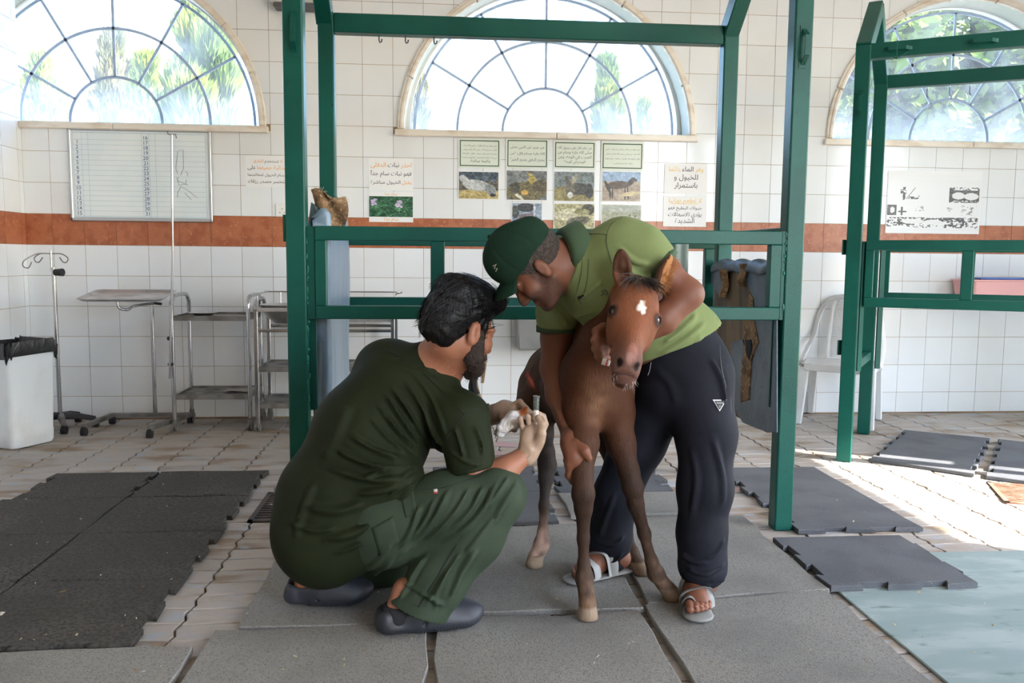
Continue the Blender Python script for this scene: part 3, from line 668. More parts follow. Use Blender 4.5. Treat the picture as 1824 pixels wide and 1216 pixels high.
# right pad: scuffed board core with the torn vinyl left on it
PXR = 1.335
m_vinyl2 = M('dirty_blue_vinyl', srgb(88, 104, 118), 0.45, c2=srgb(72, 86, 98), sc2=5, c3=srgb(60, 66, 70), sc3=13, lo3=.62, hi3=.76, bump=.4, bsc=10, bdist=.02)
b = MB(); b.box((PXR + .004, 3.3, .38), (PXR + .05, 3.995, 1.06)); b.build('side_pad', m_tanboard, stall, bevel=.012, seg=2)
def pr(px, py, off=0.0):
    q = atX(px, py, PXR - off); return (q.y, q.z)
def vinyl_patch(pix, off, mat, name, th=.006):
    P = [pr(x, y, off) for x, y in pix]
    if sum(P[i][0] * P[(i + 1) % len(P)][1] - P[(i + 1) % len(P)][0] * P[i][1] for i in range(len(P))) < 0: P = P[::-1]
    b = MB(); b.prism(P, PXR - off, PXR - off + th, 'x'); o = b.build(name, mat, stall, bevel=.0015); return o
vinyl_patch([(1383, 474), (1383, 770), (1362, 768), (1345, 762), (1322, 752), (1312, 735), (1316, 716), (1334, 712), (1336, 660), (1348, 612), (1336, 570), (1338, 520), (1330, 505), (1322, 480), (1335, 470), (1360, 471)], .006, m_vinyl2, 'torn_vinyl')
vinyl_patch([(1264, 474), (1290, 466), (1298, 470), (1294, 500), (1282, 528), (1270, 512), (1264, 500)], .006, m_vinyl2, 'torn_vinyl')
vinyl_patch([(1302, 610), (1322, 604), (1328, 625), (1322, 640), (1320, 690), (1322, 725), (1330, 752), (1318, 745), (1306, 720), (1302, 660)], .005, m_vinyl2, 'torn_vinyl')
vinyl_patch([(1333, 520), (1341, 530), (1342, 568), (1351, 610), (1346, 618), (1338, 640), (1334, 712), (1318, 716), (1320, 660), (1326, 610), (1322, 570), (1332, 545)], .010, m_lining, 'torn_lining')
vinyl_patch([(1327, 606), (1337, 604), (1339, 620), (1333, 640), (1328, 628)], .014, M('gap_shade', srgb(40, 44, 46), .9), 'tear_shade', .003)  # dark patch laid on top, painting the shade inside the torn hole
def curl(px, py, w, h, seed):
    c = Vector((PXR - .02, 0, 0)); q = pr(px, py, .02)
    def fn(u, v): return (PXR - .012 - .02 * math.sin(u * PI) - .006 * math.sin(v * 7 + seed), q[0] + (u - .5) * w * (1 - .3 * v), q[1] + (.5 - v) * h)
    o = warp_sheet(fn, 8, 10).build('torn_lining', m_lining, stall, smooth=True); solidify(o, .004)
curl(1289, 505, .085, .13, 1); curl(1322, 490, .07, .10, 3)
def top_roll(u, v):
    y = 3.3 + .7 * u; a = PI * (v * 1.15 - .1); return (PXR + .028 - .042 * math.cos(a) * (1 + .06 * math.sin(y * 40)), y, 1.045 + .038 * math.sin(a) + .006 * math.sin(y * 31))
o = warp_sheet(top_roll, 46, 12).build('padding_roll', m_vinyl2, stall, smooth=True); solidify(o, .01)

# ------------------------------------------------------------------ right stall, turned
pF = fl(1503, 820); pR = fl(1538, 771)
rd = Vector((0.866, -0.50, 0)).normalized(); dd = (pR - pF); dd.z = 0
stall2 = thing('horse_stall', 'green steel stall frame at the right picture edge, turned towards the sunlit floor', 'stall', (pF.x + .5, pF.y + .1, 0))
def ob(c, d, w, l, z0, z1, nm, par=stall2):
    c = Vector((c[0], c[1], 0)); d = Vector(d).normalized(); s = Vector((-d.y, d.x, 0)); b = MB()
    P = [c - d * l / 2 - s * w / 2, c + d * l / 2 - s * w / 2, c + d * l / 2 + s * w / 2, c - d * l / 2 + s * w / 2]
    b.prism([(q.x, q.y) for q in P], z0, z1, 'z'); return b.build(nm, m_green, par, bevel=.005, seg=2)
ob(pF, rd, .075, .075, 0, 2.2, 'post'); ob(pR, rd, .075, .075, 0, 2.2, 'post')
pF2 = pF + rd * 2.0; pR2 = pR + rd * 2.0
ob(pF2, rd, .075, .075, 0, 2.2, 'post'); ob(pR2, rd, .075, .075, 0, 2.2, 'post')
for a, c in ((pF, pR), (pF2, pR2)):
    mid = (a + c) / 2 + Vector((0, 0, 2.5))
    for q in (a, c): MB().bar(q + Vector((0, 0, 2.18)), mid, .075, .085, up=(0, 0, 1)).build('gable_member', m_green, stall2, bevel=.004)
    MB().bar(a + Vector((0, 0, 1.17)), c + Vector((0, 0, 1.17)), .05, .05).build('side_rail', m_green, stall2, bevel=.003); MB().bar(a + Vector((0, 0, .5)), c + Vector((0, 0, .5)), .05, .05).build('side_rail', m_green, stall2, bevel=.003)
for q, w_ in ((pF, .05), (pR, .05)):
    MB().bar(q + rd * .03 + Vector((0, 0, 2.168)), q + rd * 1.97 + Vector((0, 0, 2.168)), .06, .078).build('top_rail', m_green, stall2, bevel=.004)
def xf2(base):
    s = Vector((-rd.y, rd.x, 0)); return lambda p: base + rd * p.x + s * p.y + Vector((0, 0, p.z))
gate('front_gate', stall2, .06, 1.94, -.04, .845, 1.197, xf2(pF)); gate('rear_gate', stall2, .06, 1.94, -.02, .845, 1.197, xf2(pR))
for a, z0, z1 in ((.042, .5, 1.19),): MB().bar(pF + rd * a + Vector((0, -.02, z0)), pF + rd * a + Vector((0, -.02, z1)), .012, .022, up=(1, 0, 0)).build('hinge_plate', m_green, stall2)
MB().bar(pR + rd * .045 + Vector((0, -.03, .42)), pR + rd * .045 + Vector((0, -.03, 1.19)), .014, .03, up=(1, 0, 0)).build('hinge_plate', m_green, stall2)
nF = Vector((rd.y, -rd.x, 0))
q = pF + nF * .038; handle(stall2, (q.x, q.y, at(1534, 185, q.y).z), (0, 0, 1), nF, L=.13)
for px in (1597, 1748):
    for s_ in range(60):
        w = pF + rd * (s_ * .02) + nF * .03
        if pj((w.x, w.y, 2.155))[0] > px: break
    handle(stall2, (w.x, w.y, 2.165), rd, nF, L=.14)
    if px == 1597:
        b = MB(); b.tube([w + Vector((0, 0, 2.20)) + nF * .036, w + Vector((0, 0, 2.11)) + nF * .04], .003, 6); b.tube([w - rd * .06 + nF * .036 + Vector((0, 0, 2.15)), w + nF * .045 + Vector((0, 0, 2.108)), w + rd * .055 + nF * .036 + Vector((0, 0, 2.145))], .003, 6); b.build('wire_hook', m_green, stall2)
for px in (1648, 1687, 1727):
    for s_ in range(100):
        w = pR + rd * (s_ * .015)
        if pj((w.x, w.y, 2.11))[0] > px: break
    MB().tube([w + Vector((0, 0, 2.115)), w + Vector((0, 0, 2.07)), w + rd * .008 + Vector((0, 0, 2.062))], .0025, 5).build('hook', M('dark_steel', srgb(70, 76, 82), .4, .8), stall2)
for z in (1.16, .62): MB().bar(pF - rd * .045 + Vector((0, 0, z - .04)), pF - rd * .045 + Vector((0, 0, z + .04)), .012, .03, up=(1, 0, 0)).build('latch_plate', m_green, stall2)
# ================================================================== furniture by the back wall
m_steel = M('stainless_steel', srgb(206, 207, 208), 0.3, 1.0, c2=srgb(186, 186, 186), sc2=9, rough2=.45)
m_chrome = M('chrome_tube', srgb(186, 187, 190), 0.16, 1.0)
m_dullsteel = M('dull_steel', srgb(146, 145, 144), 0.42, 0.9, c2=srgb(122, 119, 116), sc2=10, rough2=.6)
m_blackp = M('black_plastic', srgb(38, 39, 42), 0.5)
m_bin = M('white_bin_plastic', srgb(214, 218, 220), 0.45, c2=srgb(196, 196, 194), sc2=5, lo=.5, hi=.75, c3=srgb(150, 132, 112), sc3=26, lo3=.74, hi3=.8, stretch=(1, 1, .6))
m_bag = M('black_bag', srgb(30, 31, 34), 0.28, bump=.5, bsc=30, bdist=.01)
def caster(b, p, r=.022, mi=0):
    b.tube([(p[0] - .016, p[1], r), (p[0] - .004, p[1], r)], r, 12, mi); b.tube([(p[0] + .004, p[1], r), (p[0] + .016, p[1], r)], r, 12, mi); b.box((p[0] - .012, p[1] - .014, r), (p[0] + .012, p[1] + .014, r * 2 + .008), mi)
# waste bin
c0 = Vector((-2.345, 4.80, 0)); e1 = Vector((.125, .245, 0)).normalized(); e2 = Vector((-e1.y, e1.x, 0))
bc = c0 + e1 * .14 + e2 * .145
wbin = thing('waste_bin', 'white plastic waste bin lined with a black bag at the left edge', 'bin', bc)
def rr(cx, hw, hd, r, z, n=5):
    out = []
    for (sx, sy, a0) in ((1, 1, 0), (-1, 1, PI / 2), (-1, -1, PI), (1, -1, 1.5 * PI)):
        for i in range(n + 1):
            a = a0 + PI / 2 * i / n; out.append(cx + e1 * (sx * (hw - r) + r * math.cos(a)) + e2 * (sy * (hd - r) + r * math.sin(a)) + Vector((0, 0, z)))
    return out
b = MB(); rings = [rr(bc, .13, .135, .03, .004), rr(bc, .137, .142, .03, .02), rr(bc, .139, .144, .03, .085), rr(bc, .137, .142, .03, .09), rr(bc, .152, .157, .028, .565)]
n = len(rings[0])
for k in range(len(rings) - 1): b.add(rings[k] + rings[k + 1], [(i, (i + 1) % n, n + (i + 1) % n, n + i) for i in range(n)])
b.add(rings[0], [tuple(range(n - 1, -1, -1))]); b.build('bin_body', m_bin, wbin, smooth=True)
b = MB(); prof = [(.158, .163, .505), (.162, .167, .53), (.163, .168, .575), (.156, .161, .595), (.145, .15, .57), (.135, .14, .45)]
rings = []
for k, (hw, hd, z) in enumerate(prof):
    rg = rr(bc, hw, hd, .03, z, 9); q = []
    for i, p in enumerate(rg):
        d = (p - bc); d.z = 0; w = math.sin(i * 2.1 + k) * .005 + math.sin(i * .9 + k * 2) * .005
        q.append(p + d.normalized() * w + Vector((0, 0, (math.sin(i * 1.3) * .014 + math.sin(i * .45 + 1) * .014) * (1 if k == 0 else .5) + math.sin(i * 2.7 + k) * .004)))
    rings.append(q)
n = len(rings[0])
for k in range(len(rings) - 1): b.add(rings[k] + rings[k + 1], [(i, (i + 1) % n, n + (i + 1) % n, n + i) for i in range(n)])
b.build('bag_liner', m_bag, wbin, smooth=True)
# short drip stand
ip = at(107, 735, 5.42); iv = thing('drip_stand', 'short chrome drip stand with black knob behind the waste bin', 'drip stand', (ip.x, 5.42, 0))
zt = at(95, 476, 5.42); z2 = at(92, 446, 5.42)
MB().tube([(ip.x, 5.42, .07), (ip.x, 5.42, zt.z)], .0125, 12).build('pole', m_chrome, iv, smooth=True)
MB().tube([(ip.x - .012, 5.42, zt.z - .02), (ip.x - .012, 5.42, z2.z)], .007, 10).build('inner_pole', m_chrome, iv, smooth=True)
b = MB(); hx = ip.x - .012; hz = z2.z - .02
for s in (-1, 1):
    b.tube(smooth_path([(hx, 5.42, hz), (hx + s * .06, 5.42, hz - .0), (hx + s * .098, 5.42, hz - .025), (hx + s * .09, 5.42, hz - .05), (hx + s * .07, 5.42, hz - .05), (hx + s * .05, 5.42, hz - .022)], 5), .0035, 6)
b.tube(smooth_path([(hx, 5.42, hz), (hx - .05, 5.36, hz), (hx - .10, 5.30, hz - .04), (hx - .11, 5.30, hz - .075), (hx - .085, 5.31, hz - .085), (hx - .07, 5.32, hz - .05)], 5), .0035, 6)
b.build('hook', m_dullsteel, iv, smooth=True)
MB().tube([(ip.x + .01, 5.415, zt.z - .03), (ip.x + .06, 5.40, zt.z - .03)], [.02, .024], 14).build('knob', m_blackp, iv, smooth=True)
for k in range(5):
    a = -PI / 2 + .5 + k * 2 * PI / 5; d = Vector((math.cos(a), math.sin(a), 0)); p0 = Vector((ip.x, 5.42, .08)); p1 = p0 + d * .2 + Vector((0, 0, -.025))
    b = MB(); b.tube([p0, p0 + d * .1 + Vector((0, 0, -.005)), p1], [.026, .022, .017], 8, flat=.7); lg = b.build('leg', m_blackp if k else m_dullsteel, iv, smooth=True)
    b = MB(); caster(b, p1, .022); b.build('caster', m_blackp, lg, smooth=False)
# instrument stand with tray
L0 = fl(150, 776); R0 = fl(267, 780); mp = at(272, 737, 5.5)
ms = thing('instrument_stand', 'steel instrument stand holding a flat empty tray', 'stand', (mp.x, 5.4, 0))
BL = Vector((L0.x + .03, 5.55, .058)); BR = Vector((R0.x + .11, 5.55, .058)); FL_ = Vector((L0.x, L0.y, .058)); FR_ = Vector((R0.x, R0.y, .058))
MB().bar(BL, BR, .026, .026).build('base_bar', m_dullsteel, ms, bevel=.003)
for a, c in ((BL, FL_), (BR, FR_)): MB().bar(a, c, .028, .028).build('base_leg', m_dullsteel, ms, bevel=.003)
for q in (BL, BR, FL_, FR_):
    b = MB(); caster(b, q, .023); b.build('caster', m_blackp, ms)
px = (BL.x * .42 + BR.x * .58)
px = mp.x
ztr = at(225, 527, 5.4).z
MB().tube([(px, 5.55, .06), (px, 5.55, ztr - .07)], .0125, 12).build('pole', m_chrome, ms, smooth=True)
tl = at(152, 522, 5.35); tr_ = at(303, 522, 5.35)
MB().tube(smooth_path([(px, 5.55, ztr - .09), (px, 5.55, ztr - .035)], 2), .010, 10).build('inner_pole', m_chrome, ms, smooth=True)
MB().tube(smooth_path([(px + .02, 5.53, ztr - .05), (px - .08, 5.47, ztr - .065), (tl.x + .22, 5.42, ztr - .085), (tl.x + .175, 5.4, ztr - .07), (tl.x + .17, 5.4, ztr - .005)], 5), .009, 8).build('tray_arm', m_chrome, ms, smooth=True)
MB().bar((px + .02, 5.53, ztr - .05), (px + .07, 5.52, ztr - .055), .012, .016).build('lever', m_blackp, ms)
def tray_rings(x0, x1, y0, y1, z, mat, par, name='tray', d=.016, r=.05):
    b = MB(); cx = (x0 + x1) / 2; cyy = (y0 + y1) / 2; hw = (x1 - x0) / 2; hd = (y1 - y0) / 2
    def ring(o, zz):
        out = []
        for (sx, sy, a0) in ((1, 1, 0), (-1, 1, PI / 2), (-1, -1, PI), (1, -1, 1.5 * PI)):
            for i in range(6):
                a = a0 + PI / 2 * i / 5; out.append((cx + sx * (hw - o - r) + r * math.cos(a), cyy + sy * (hd - o - r) + r * math.sin(a), zz))
        return out
    R = [ring(.02, z), ring(0.004, z + d * .8), ring(0, z + d), ring(.008, z + d), ring(.026, z + .003)]; n = len(R[0])
    for k in range(4): b.add(R[k] + R[k + 1], [(i, (i + 1) % n, n + (i + 1) % n, n + i) for i in range(n)])
    b.add(R[0], [tuple(range(n - 1, -1, -1))]); b.add(R[4], [tuple(range(n))])
    return b.build(name, mat, par, smooth=True)
o = tray_rings(tl.x, tr_.x, 5.18, 5.52, ztr - .004, m_steel, ms)
for v in o.data.vertices: v.co.z += (v.co.y + .05) * .14
# trolley with two shelves
def trolley(label, x0, x1, y0, y1, zs, ztop, loc, hoop=True, guard=False):
    t = thing('steel_trolley', label, 'trolley', loc)
    for x in (x0, x1):
        if hoop:
            for a, zz in ((y0, 0), (y1, 0)): pass
            MB().tube(smooth_path([(x, y0, .06), (x, y0, .35), (x, y0, ztop - .09), (x, y0 + .02, ztop - .03), (x, y0 + .075, ztop), (x, y1 - .075, ztop), (x, y1 - .02, ztop - .03), (x, y1, ztop - .09), (x, y1, .35), (x, y1, .06)], 5), .0125, 10).build('leg_hoop', m_chrome, t, smooth=True)
        else:
            for y in (y0, y1): MB().box((x - .012, y - .012, .06), (x + .012, y + .012, ztop)).build('leg', m_chrome, t, bevel=.003)
        for y in (y0, y1):
            b = MB(); b.tube([(x, y, .05), (x, y, .075)], .016, 8); caster(b, (x, y), .026); b.build('caster', M('grey_rubber_wheel', srgb(110, 108, 106), .6), t)
    for z in zs:
        b = MB(); b.box((x0 + .01, y0, z - .004), (x1 - .01, y1, z)); 
        for a, c in (((x0 + .01, y0 - .004), (x1 - .01, y0 + .004)), ((x0 + .01, y1 - .004), (x1 - .01, y1 + .004)), ((x0 + .006, y0), (x0 + .014, y1)), ((x1 - .014, y0), (x1 - .006, y1))): b.box((*a, z - .018), (*c, z + .012))
        b.build('shelf', m_dullsteel, t)
    return t
T1a = fl(312, 768); T1b = fl(443, 770)
z_t = at(370, 566, T1a.y).z; z_b = at(370, 706, T1a.y).z; z_h = at(320, 527, T1a.y).z
tr1 = trolley('two-shelf steel trolley with bent tube handles and a tall thin drip pole', T1a.x, T1b.x, T1a.y, 5.66, (z_t, z_b), z_h, ((T1a.x + T1b.x) / 2, 5.48, 0))
pA = at(306, 240, T1a.y - .03); pB = at(302, 674, T1a.y - .03)
MB().tube([pB, (pA + pB) / 2 + Vector((.012, 0, .0)), pA], .0075, 8).build('drip_pole', m_chrome, tr1, smooth=True)
b = MB()
for s in (-1, 1): b.tube([pA, pA + Vector((s * .022, 0, .004)), pA + Vector((s * .026, 0, -.02 if s > 0 else .02))], .0035, 6)
b.build('pole_hook', m_dullsteel, tr1)
MB().tube([Vector((pB.x, pB.y, .42)), Vector((T1a.x, T1a.y, .42))], .012, 8).build('clamp', m_blackp, tr1)
MB().tube([Vector((pB.x, pB.y, .58)), Vector((T1a.x, T1a.y, .58))], .012, 8).build('clamp', m_blackp, tr1)
d = at(362, 557, 5.45); dish = MB(); dish.lathe([(0, .0), (.045, .0), (.075, .018), (.088, .022), (.088, .024), (.072, .021), (.044, .004), (0, .004)], (d.x, 5.45, z_t + .001), 28); prop(dish.build('steel_dish', m_steel, origin=(d.x, 5.45, z_t), smooth=True), 'shallow round steel dish on the two-shelf trolley', 'dish')
def paper_fn(u, v): return (T1b.x - .19 + .17 * u, 5.42 + .13 * v + .03 * u, z_b + .009 + .006 * math.sin(u * 5 + v * 3) + .003 * math.sin(v * 9))
o = warp_sheet(paper_fn, 10, 8).build('paper_scrap', M('grey_paper', srgb(176, 172, 168), .9), origin=(T1b.x - .1, 5.5, z_b)); solidify(o, .002); prop(o, 'crumpled pale paper on the lower shelf of the two-shelf trolley', 'paper')
# larger trolley with a bowl
x0 = fl(458, 770).x; x1 = at(700, 560, 5.3).x
y0, y1 = 5.27, 5.66
zs = [at(480, 657, y0).z, at(480, 722, y0).z]; zr = at(480, 550, y0).z; zb2 = at(480, 588, y0).z; zg = at(500, 521, 5.5).z
tr2 = trolley('wide steel bowl trolley with guard rail, partly behind the left stall post', x0, x1, y0, y1, zs, zr, ((x0 + x1) / 2, 5.47, 0), hoop=False)
b = MB(); 
for a, c in (((x0, y0 - .012), (x1, y0 + .012)), ((x0, y1 - .012), (x1, y1 + .012)), ((x0 - .012, y0), (x0 + .012, y1)), ((x1 - .012, y0), (x1 + .012, y1))): b.box((*a, zr - .018), (*c, zr + .006))
b.build('top_frame', m_steel, tr2, bevel=.003)
xb = at(506, 545, 5.45).x
b = MB(); b.box((xb + .16, y0 + .01, zr - .075), (x1 - .012, y1 - .01, zr - .07)); b.box((xb + .16, y0 + .005, zr - .08), (x1 - .012, y0 + .012, zr)); b.build('basin', m_steel, tr2)
MB().box((x0, y0 - .008, zb2 - .012), (x1, y0 + .008, zb2 + .008)).build('front_bar', m_chrome, tr2, bevel=.004); MB().box((x0, y1 - .008, zb2 - .012), (x1, y1 + .008, zb2 + .008)).build('rear_bar', m_chrome, tr2, bevel=.004)
b = MB(); b.tube(smooth_path([(x0, y0 + .06, zr), (x0, y0 + .06, zg - .015), (x0 + .005, y0 + .09, zg), (x0 + .01, y1 - .04, zg), (x0 + .05, y1, zg), (x1 - .02, y1, zg), (x1, y1, zg - .015), (x1, y1, zr)], 5), .005, 8); b.tube([(x0 + .08, y1, zr), (x0 + .08, y1, zg)], .004, 6); b.build('guard_rail', m_chrome, tr2, smooth=True)
MB().tube(smooth_path([(x0 - .01, y0 + .05, zr - .06), (x0 - .02, y0 + .06, zr), (x0 - .012, y0 + .12, zr + .05), (x0 - .012, y1 - .1, zr + .05), (x0 - .012, y1 - .06, zr)], 5), .011, 8).build('push_handle', m_chrome, tr2, smooth=True)
bw = MB(); bw.lathe([(0, 0), (.06, .0), (.11, .04), (.14, .09), (.15, .115), (.155, .118), (.15, .119), (.136, .09), (.105, .043), (.055, .006), (0, .006)], (xb, 5.46, zr - .10), 32); prop(bw.build('steel_bowl', m_steel, origin=(xb, 5.46, zr - .1), smooth=True), 'deep steel bowl set into the top of the wide trolley', 'bowl')
# grey bin hung on the wall
g0 = at(914, 560, WALL_Y); g1 = at(985, 622, WALL_Y); zb = at(940, 622, WALL_Y - .1).z
m_greyp = M('grey_plastic', srgb(150, 152, 152), .5, c2=srgb(134, 135, 134), sc2=6)
hb = thing('wall_hopper', 'grey plastic hopper bin hung on the tiled wall behind the foal', 'bin', (g0.x + .17, WALL_Y - .1, zb))
b = MB(); za = zb + .30
lo = [(g0.x + .025, WALL_Y - .15, zb), (g0.x + .315, WALL_Y - .15, zb), (g0.x + .315, WALL_Y - .004, zb), (g0.x + .025, WALL_Y - .004, zb)]; up = [(g0.x, WALL_Y - .22, za), (g0.x + .34, WALL_Y - .22, za), (g0.x + .34, WALL_Y - .004, za), (g0.x, WALL_Y - .004, za)]
b.add(lo + up, [(3, 2, 1, 0), (0, 1, 5, 4), (1, 2, 6, 5), (2, 3, 7, 6), (3, 0, 4, 7)]); o = b.build('hopper_body', m_greyp, hb, bevel=.012, seg=2); solidify(o, .005)
b = MB(); b.tube([up[0], up[1], up[2], up[3]], .008, 6, closed=True); b.build('hopper_rim', m_greyp, hb)
# halter straps on the rear gate
m_strap = M('tan_strap', srgb(176, 150, 118), .8, c2=srgb(140, 112, 84), sc2=20); m_strapb = M('black_strap', srgb(34, 35, 38), .7)
hs = at(856, 600, 4.0); hal = thing('halter', 'tan and black halter straps hanging from the rear gate rail', 'halter', (hs.x, 4.01, .4))
def strap(pix, r, mat, Y=4.012, fl_=.35):
    b = MB(); b.tube(smooth_path([at(x, y, Y) for x, y in pix], 5), r, 8, flat=fl_); b.build('strap', mat, hal, smooth=True)
strap([(852, 548), (861, 590), (865, 630), (862, 660), (859, 682)], .012, m_strap, 4.008); strap([(846, 550), (846, 610), (849, 640), (848, 680), (856, 712)], .011, m_strap, 4.02); strap([(841, 560), (843, 620), (844, 655), (838, 690), (845, 700)], .016, m_strapb, 4.0); strap([(853, 665), (846, 676), (846, 690), (851, 702)], .014, m_strapb, 3.99)
b = MB(); b.tube([at(x, y, 4.0) for x, y in ((850, 640), (857, 640), (857, 650), (850, 650))], .003, 6, closed=True); b.build('buckle', m_chrome, hal)
b = MB(); b.tube(smooth_path([at(846, 552, 4.0), Vector((hs.x - .005, 4.05, .915)), at(852, 550, 4.09)], 5), .01, 8, flat=.4); b.build('strap_loop', m_strap, hal, smooth=True)
# grey towel over the rear gate
def towel(u, v):
    a = at(1200, 440, 4.03); c = at(1225, 440, 4.03); z = 1.205 - .30 * v if v > .12 else 1.198 + .01; y = 4.026 - .006 * math.sin(u * 9) if v > .12 else 4.03 + .03 * (1 - v / .12)
    return (a.x + (c.x - a.x) * u, y - .004, z)
o = warp_sheet(towel, 10, 20).build('towel', M('grey_green_towel', srgb(160, 176, 172), .95), origin=(at(1212, 440, 4.03).x, 4.03, .9), smooth=True); solidify(o, .005); prop(o, 'grey-green cloth hung over the rear gate behind the standing man', 'cloth')
# plastic chair
m_pl = M('white_chair_plastic', srgb(218, 220, 222), .4, c2=srgb(206, 206, 206), sc2=6)
cc = at(1503, 650, 5.40); cx = cc.x; chair = thing('plastic_chair', 'white plastic garden chair behind the right stall post', 'chair', (cx, 5.33, 0)); chair.location.y = 5.43
SZ = .41
b = MB(); b.prism([(cx - .20, 5.10), (cx + .20, 5.10), (cx + .235, 5.16), (cx + .215, 5.52), (cx - .215, 5.52), (cx - .235, 5.16)], SZ - .012, SZ, 'z'); b.box((cx - .205, 5.098, SZ - .05), (cx + .205, 5.11, SZ)); b.box((cx - .232, 5.14, SZ - .045), (cx - .215, 5.5, SZ)); b.box((cx + .215, 5.14, SZ - .045), (cx + .232, 5.5, SZ)); b.build('seat', m_pl, chair, bevel=.008, seg=2)
for s in (-1, 1):
    for y, dy, sp in ((5.14, -.03, .02), (5.50, .06, .02)):
        x = cx + s * .205; b = MB(); w0, w1 = .03, .019
        b.add([(x - w0, y - w0, SZ - .03), (x + w0, y - w0, SZ - .03), (x + w0, y + w0, SZ - .03), (x - w0, y + w0, SZ - .03)] + [(x + s * sp - w1, y + dy - w1, 0), (x + s * sp + w1, y + dy - w1, 0), (x + s * sp + w1, y + dy + w1, 0), (x + s * sp - w1, y + dy + w1, 0)], [(0, 1, 2, 3), (7, 6, 5, 4), (0, 4, 5, 1), (1, 5, 6, 2), (2, 6, 7, 3), (3, 7, 4, 0)]); b.build('leg', m_pl, chair, bevel=.006, seg=2)
yb = lambda z: 5.50 + (z - SZ) * .22
b = MB(); b.tube(smooth_path([(cx - .245, 5.20, SZ - .01), (cx - .24, 5.40, SZ + .07), (cx - .225, yb(.56), .56), (cx - .20, yb(.70), .70), (cx - .15, yb(.80), .80), (cx - .08, yb(.835), .835), (cx + .08, yb(.835), .835), (cx + .15, yb(.80), .80), (cx + .20, yb(.70), .70), (cx + .225, yb(.56), .56), (cx + .24, 5.40, SZ + .07), (cx + .245, 5.20, SZ - .01)], 5), .027, 10, flat=.5); b.build('back_frame', m_pl, chair, smooth=True)
b = MB(); nx, nz = 20, 24
for i in range(nx + 1):
    x = cx - .10 + .20 * i / nx; b.bar((x, yb(SZ + .02), SZ + .01), (x, yb(.83), .83), .0045, .004, up=(0, 1, 0))
for j in range(nz + 1):
    z = SZ + .03 + (.80 - SZ - .03) * j / nz; b.bar((cx - .10, yb(z), z), (cx + .10, yb(z), z), .0045, .004, up=(0, 1, 0))
b.build('back_mesh', m_pl, chair, fix=False)
for s in (-1, 1):
    MB().tube(smooth_path([(cx + s * .12, yb(SZ), SZ - .005), (cx + s * .115, yb(.6), .6), (cx + s * .105, yb(.76), .76), (cx + s * .085, yb(.82), .82)], 5), .02, 8, flat=.5).build('back_slat', m_pl, chair, smooth=True)
chair.rotation_euler = (0, 0, -0.6)
# pink tub on a wall shelf
s0 = at(1722, 540, 5.55); shelf_z = at(1760, 533, 5.55).z
sh = thing('wall_shelf', 'small white wall shelf under the pink tub, behind the right gate rail', 'shelf', (s0.x + .3, WALL_Y - .12, shelf_z))
MB().box((s0.x - .03, WALL_Y - .30, shelf_z - .018), (s0.x + .72, WALL_Y - .008, shelf_z)).build('shelf_board', m_pl, sh, bevel=.003)
for dx in (.06, .6): MB().prism([(WALL_Y - .26, shelf_z - .018), (WALL_Y - .008, shelf_z - .018), (WALL_Y - .008, shelf_z - .05)][::-1], s0.x + dx, s0.x + dx + .015, 'x').build('shelf_bracket', m_pl, sh)
m_pink = M('pink_plastic', srgb(236, 178, 178), .35, sss=.0); m_blue = M('blue_plastic', srgb(86, 120, 200), .35)
zt = at(1760, 498, 5.5).z; tx0, tx1, ty0, ty1 = s0.x + .0, s0.x + .60, WALL_Y - .28, WALL_Y - .02
tub = thing('storage_tub', 'pink plastic tub with a blue lid on the wall shelf', 'tub', ((tx0 + tx1) / 2, (ty0 + ty1) / 2, shelf_z))
b = MB(); lo = [(tx0 + .02, ty0 + .02, shelf_z + .001), (tx1 - .02, ty0 + .02, shelf_z + .001), (tx1 - .02, ty1 - .02, shelf_z + .001), (tx0 + .02, ty1 - .02, shelf_z + .001)]; up = [(tx0, ty0, zt), (tx1, ty0, zt), (tx1, ty1, zt), (tx0, ty1, zt)]
b.add(lo + up, [(3, 2, 1, 0), (0, 1, 5, 4), (1, 2, 6, 5), (2, 3, 7, 6), (3, 0, 4, 7), (4, 5, 6, 7)]); b.build('tub_body', m_pink, tub, bevel=.015, seg=2)
MB().box((tx0 - .005, ty0 - .006, zt - .012), (tx1 + .005, ty1 + .004, zt)).build('tub_rim', m_pink, tub, bevel=.004)
MB().box((tx0 + .06, ty0 + .02, zt), (tx1 - .02, ty1 - .01, zt + .014)).build('lid', m_blue, tub, bevel=.006, seg=2)
# grey fixture high on the wall, top left
f0 = at(484, -8, WALL_Y); f1 = at(515, 22, WALL_Y)
fx = thing('wall_lamp', 'grey wall-mounted lamp housing at the top beside the left stall post', 'lamp', ((f0.x + f1.x) / 2, WALL_Y - .05, f1.z))
MB().box((f0.x, WALL_Y - .12, f1.z + .025), (f0.x + .32, WALL_Y - .004, f0.z + .1)).build('lamp_housing', M('light_grey_plastic', srgb(196, 196, 194), .5), fx, bevel=.01, seg=2)
MB().box((f0.x + .03, WALL_Y - .13, f1.z), (f0.x + .30, WALL_Y - .01, f1.z + .03)).build('lamp_base', M('dark_grey_plastic', srgb(92, 92, 94), .5), fx, bevel=.008, seg=2)
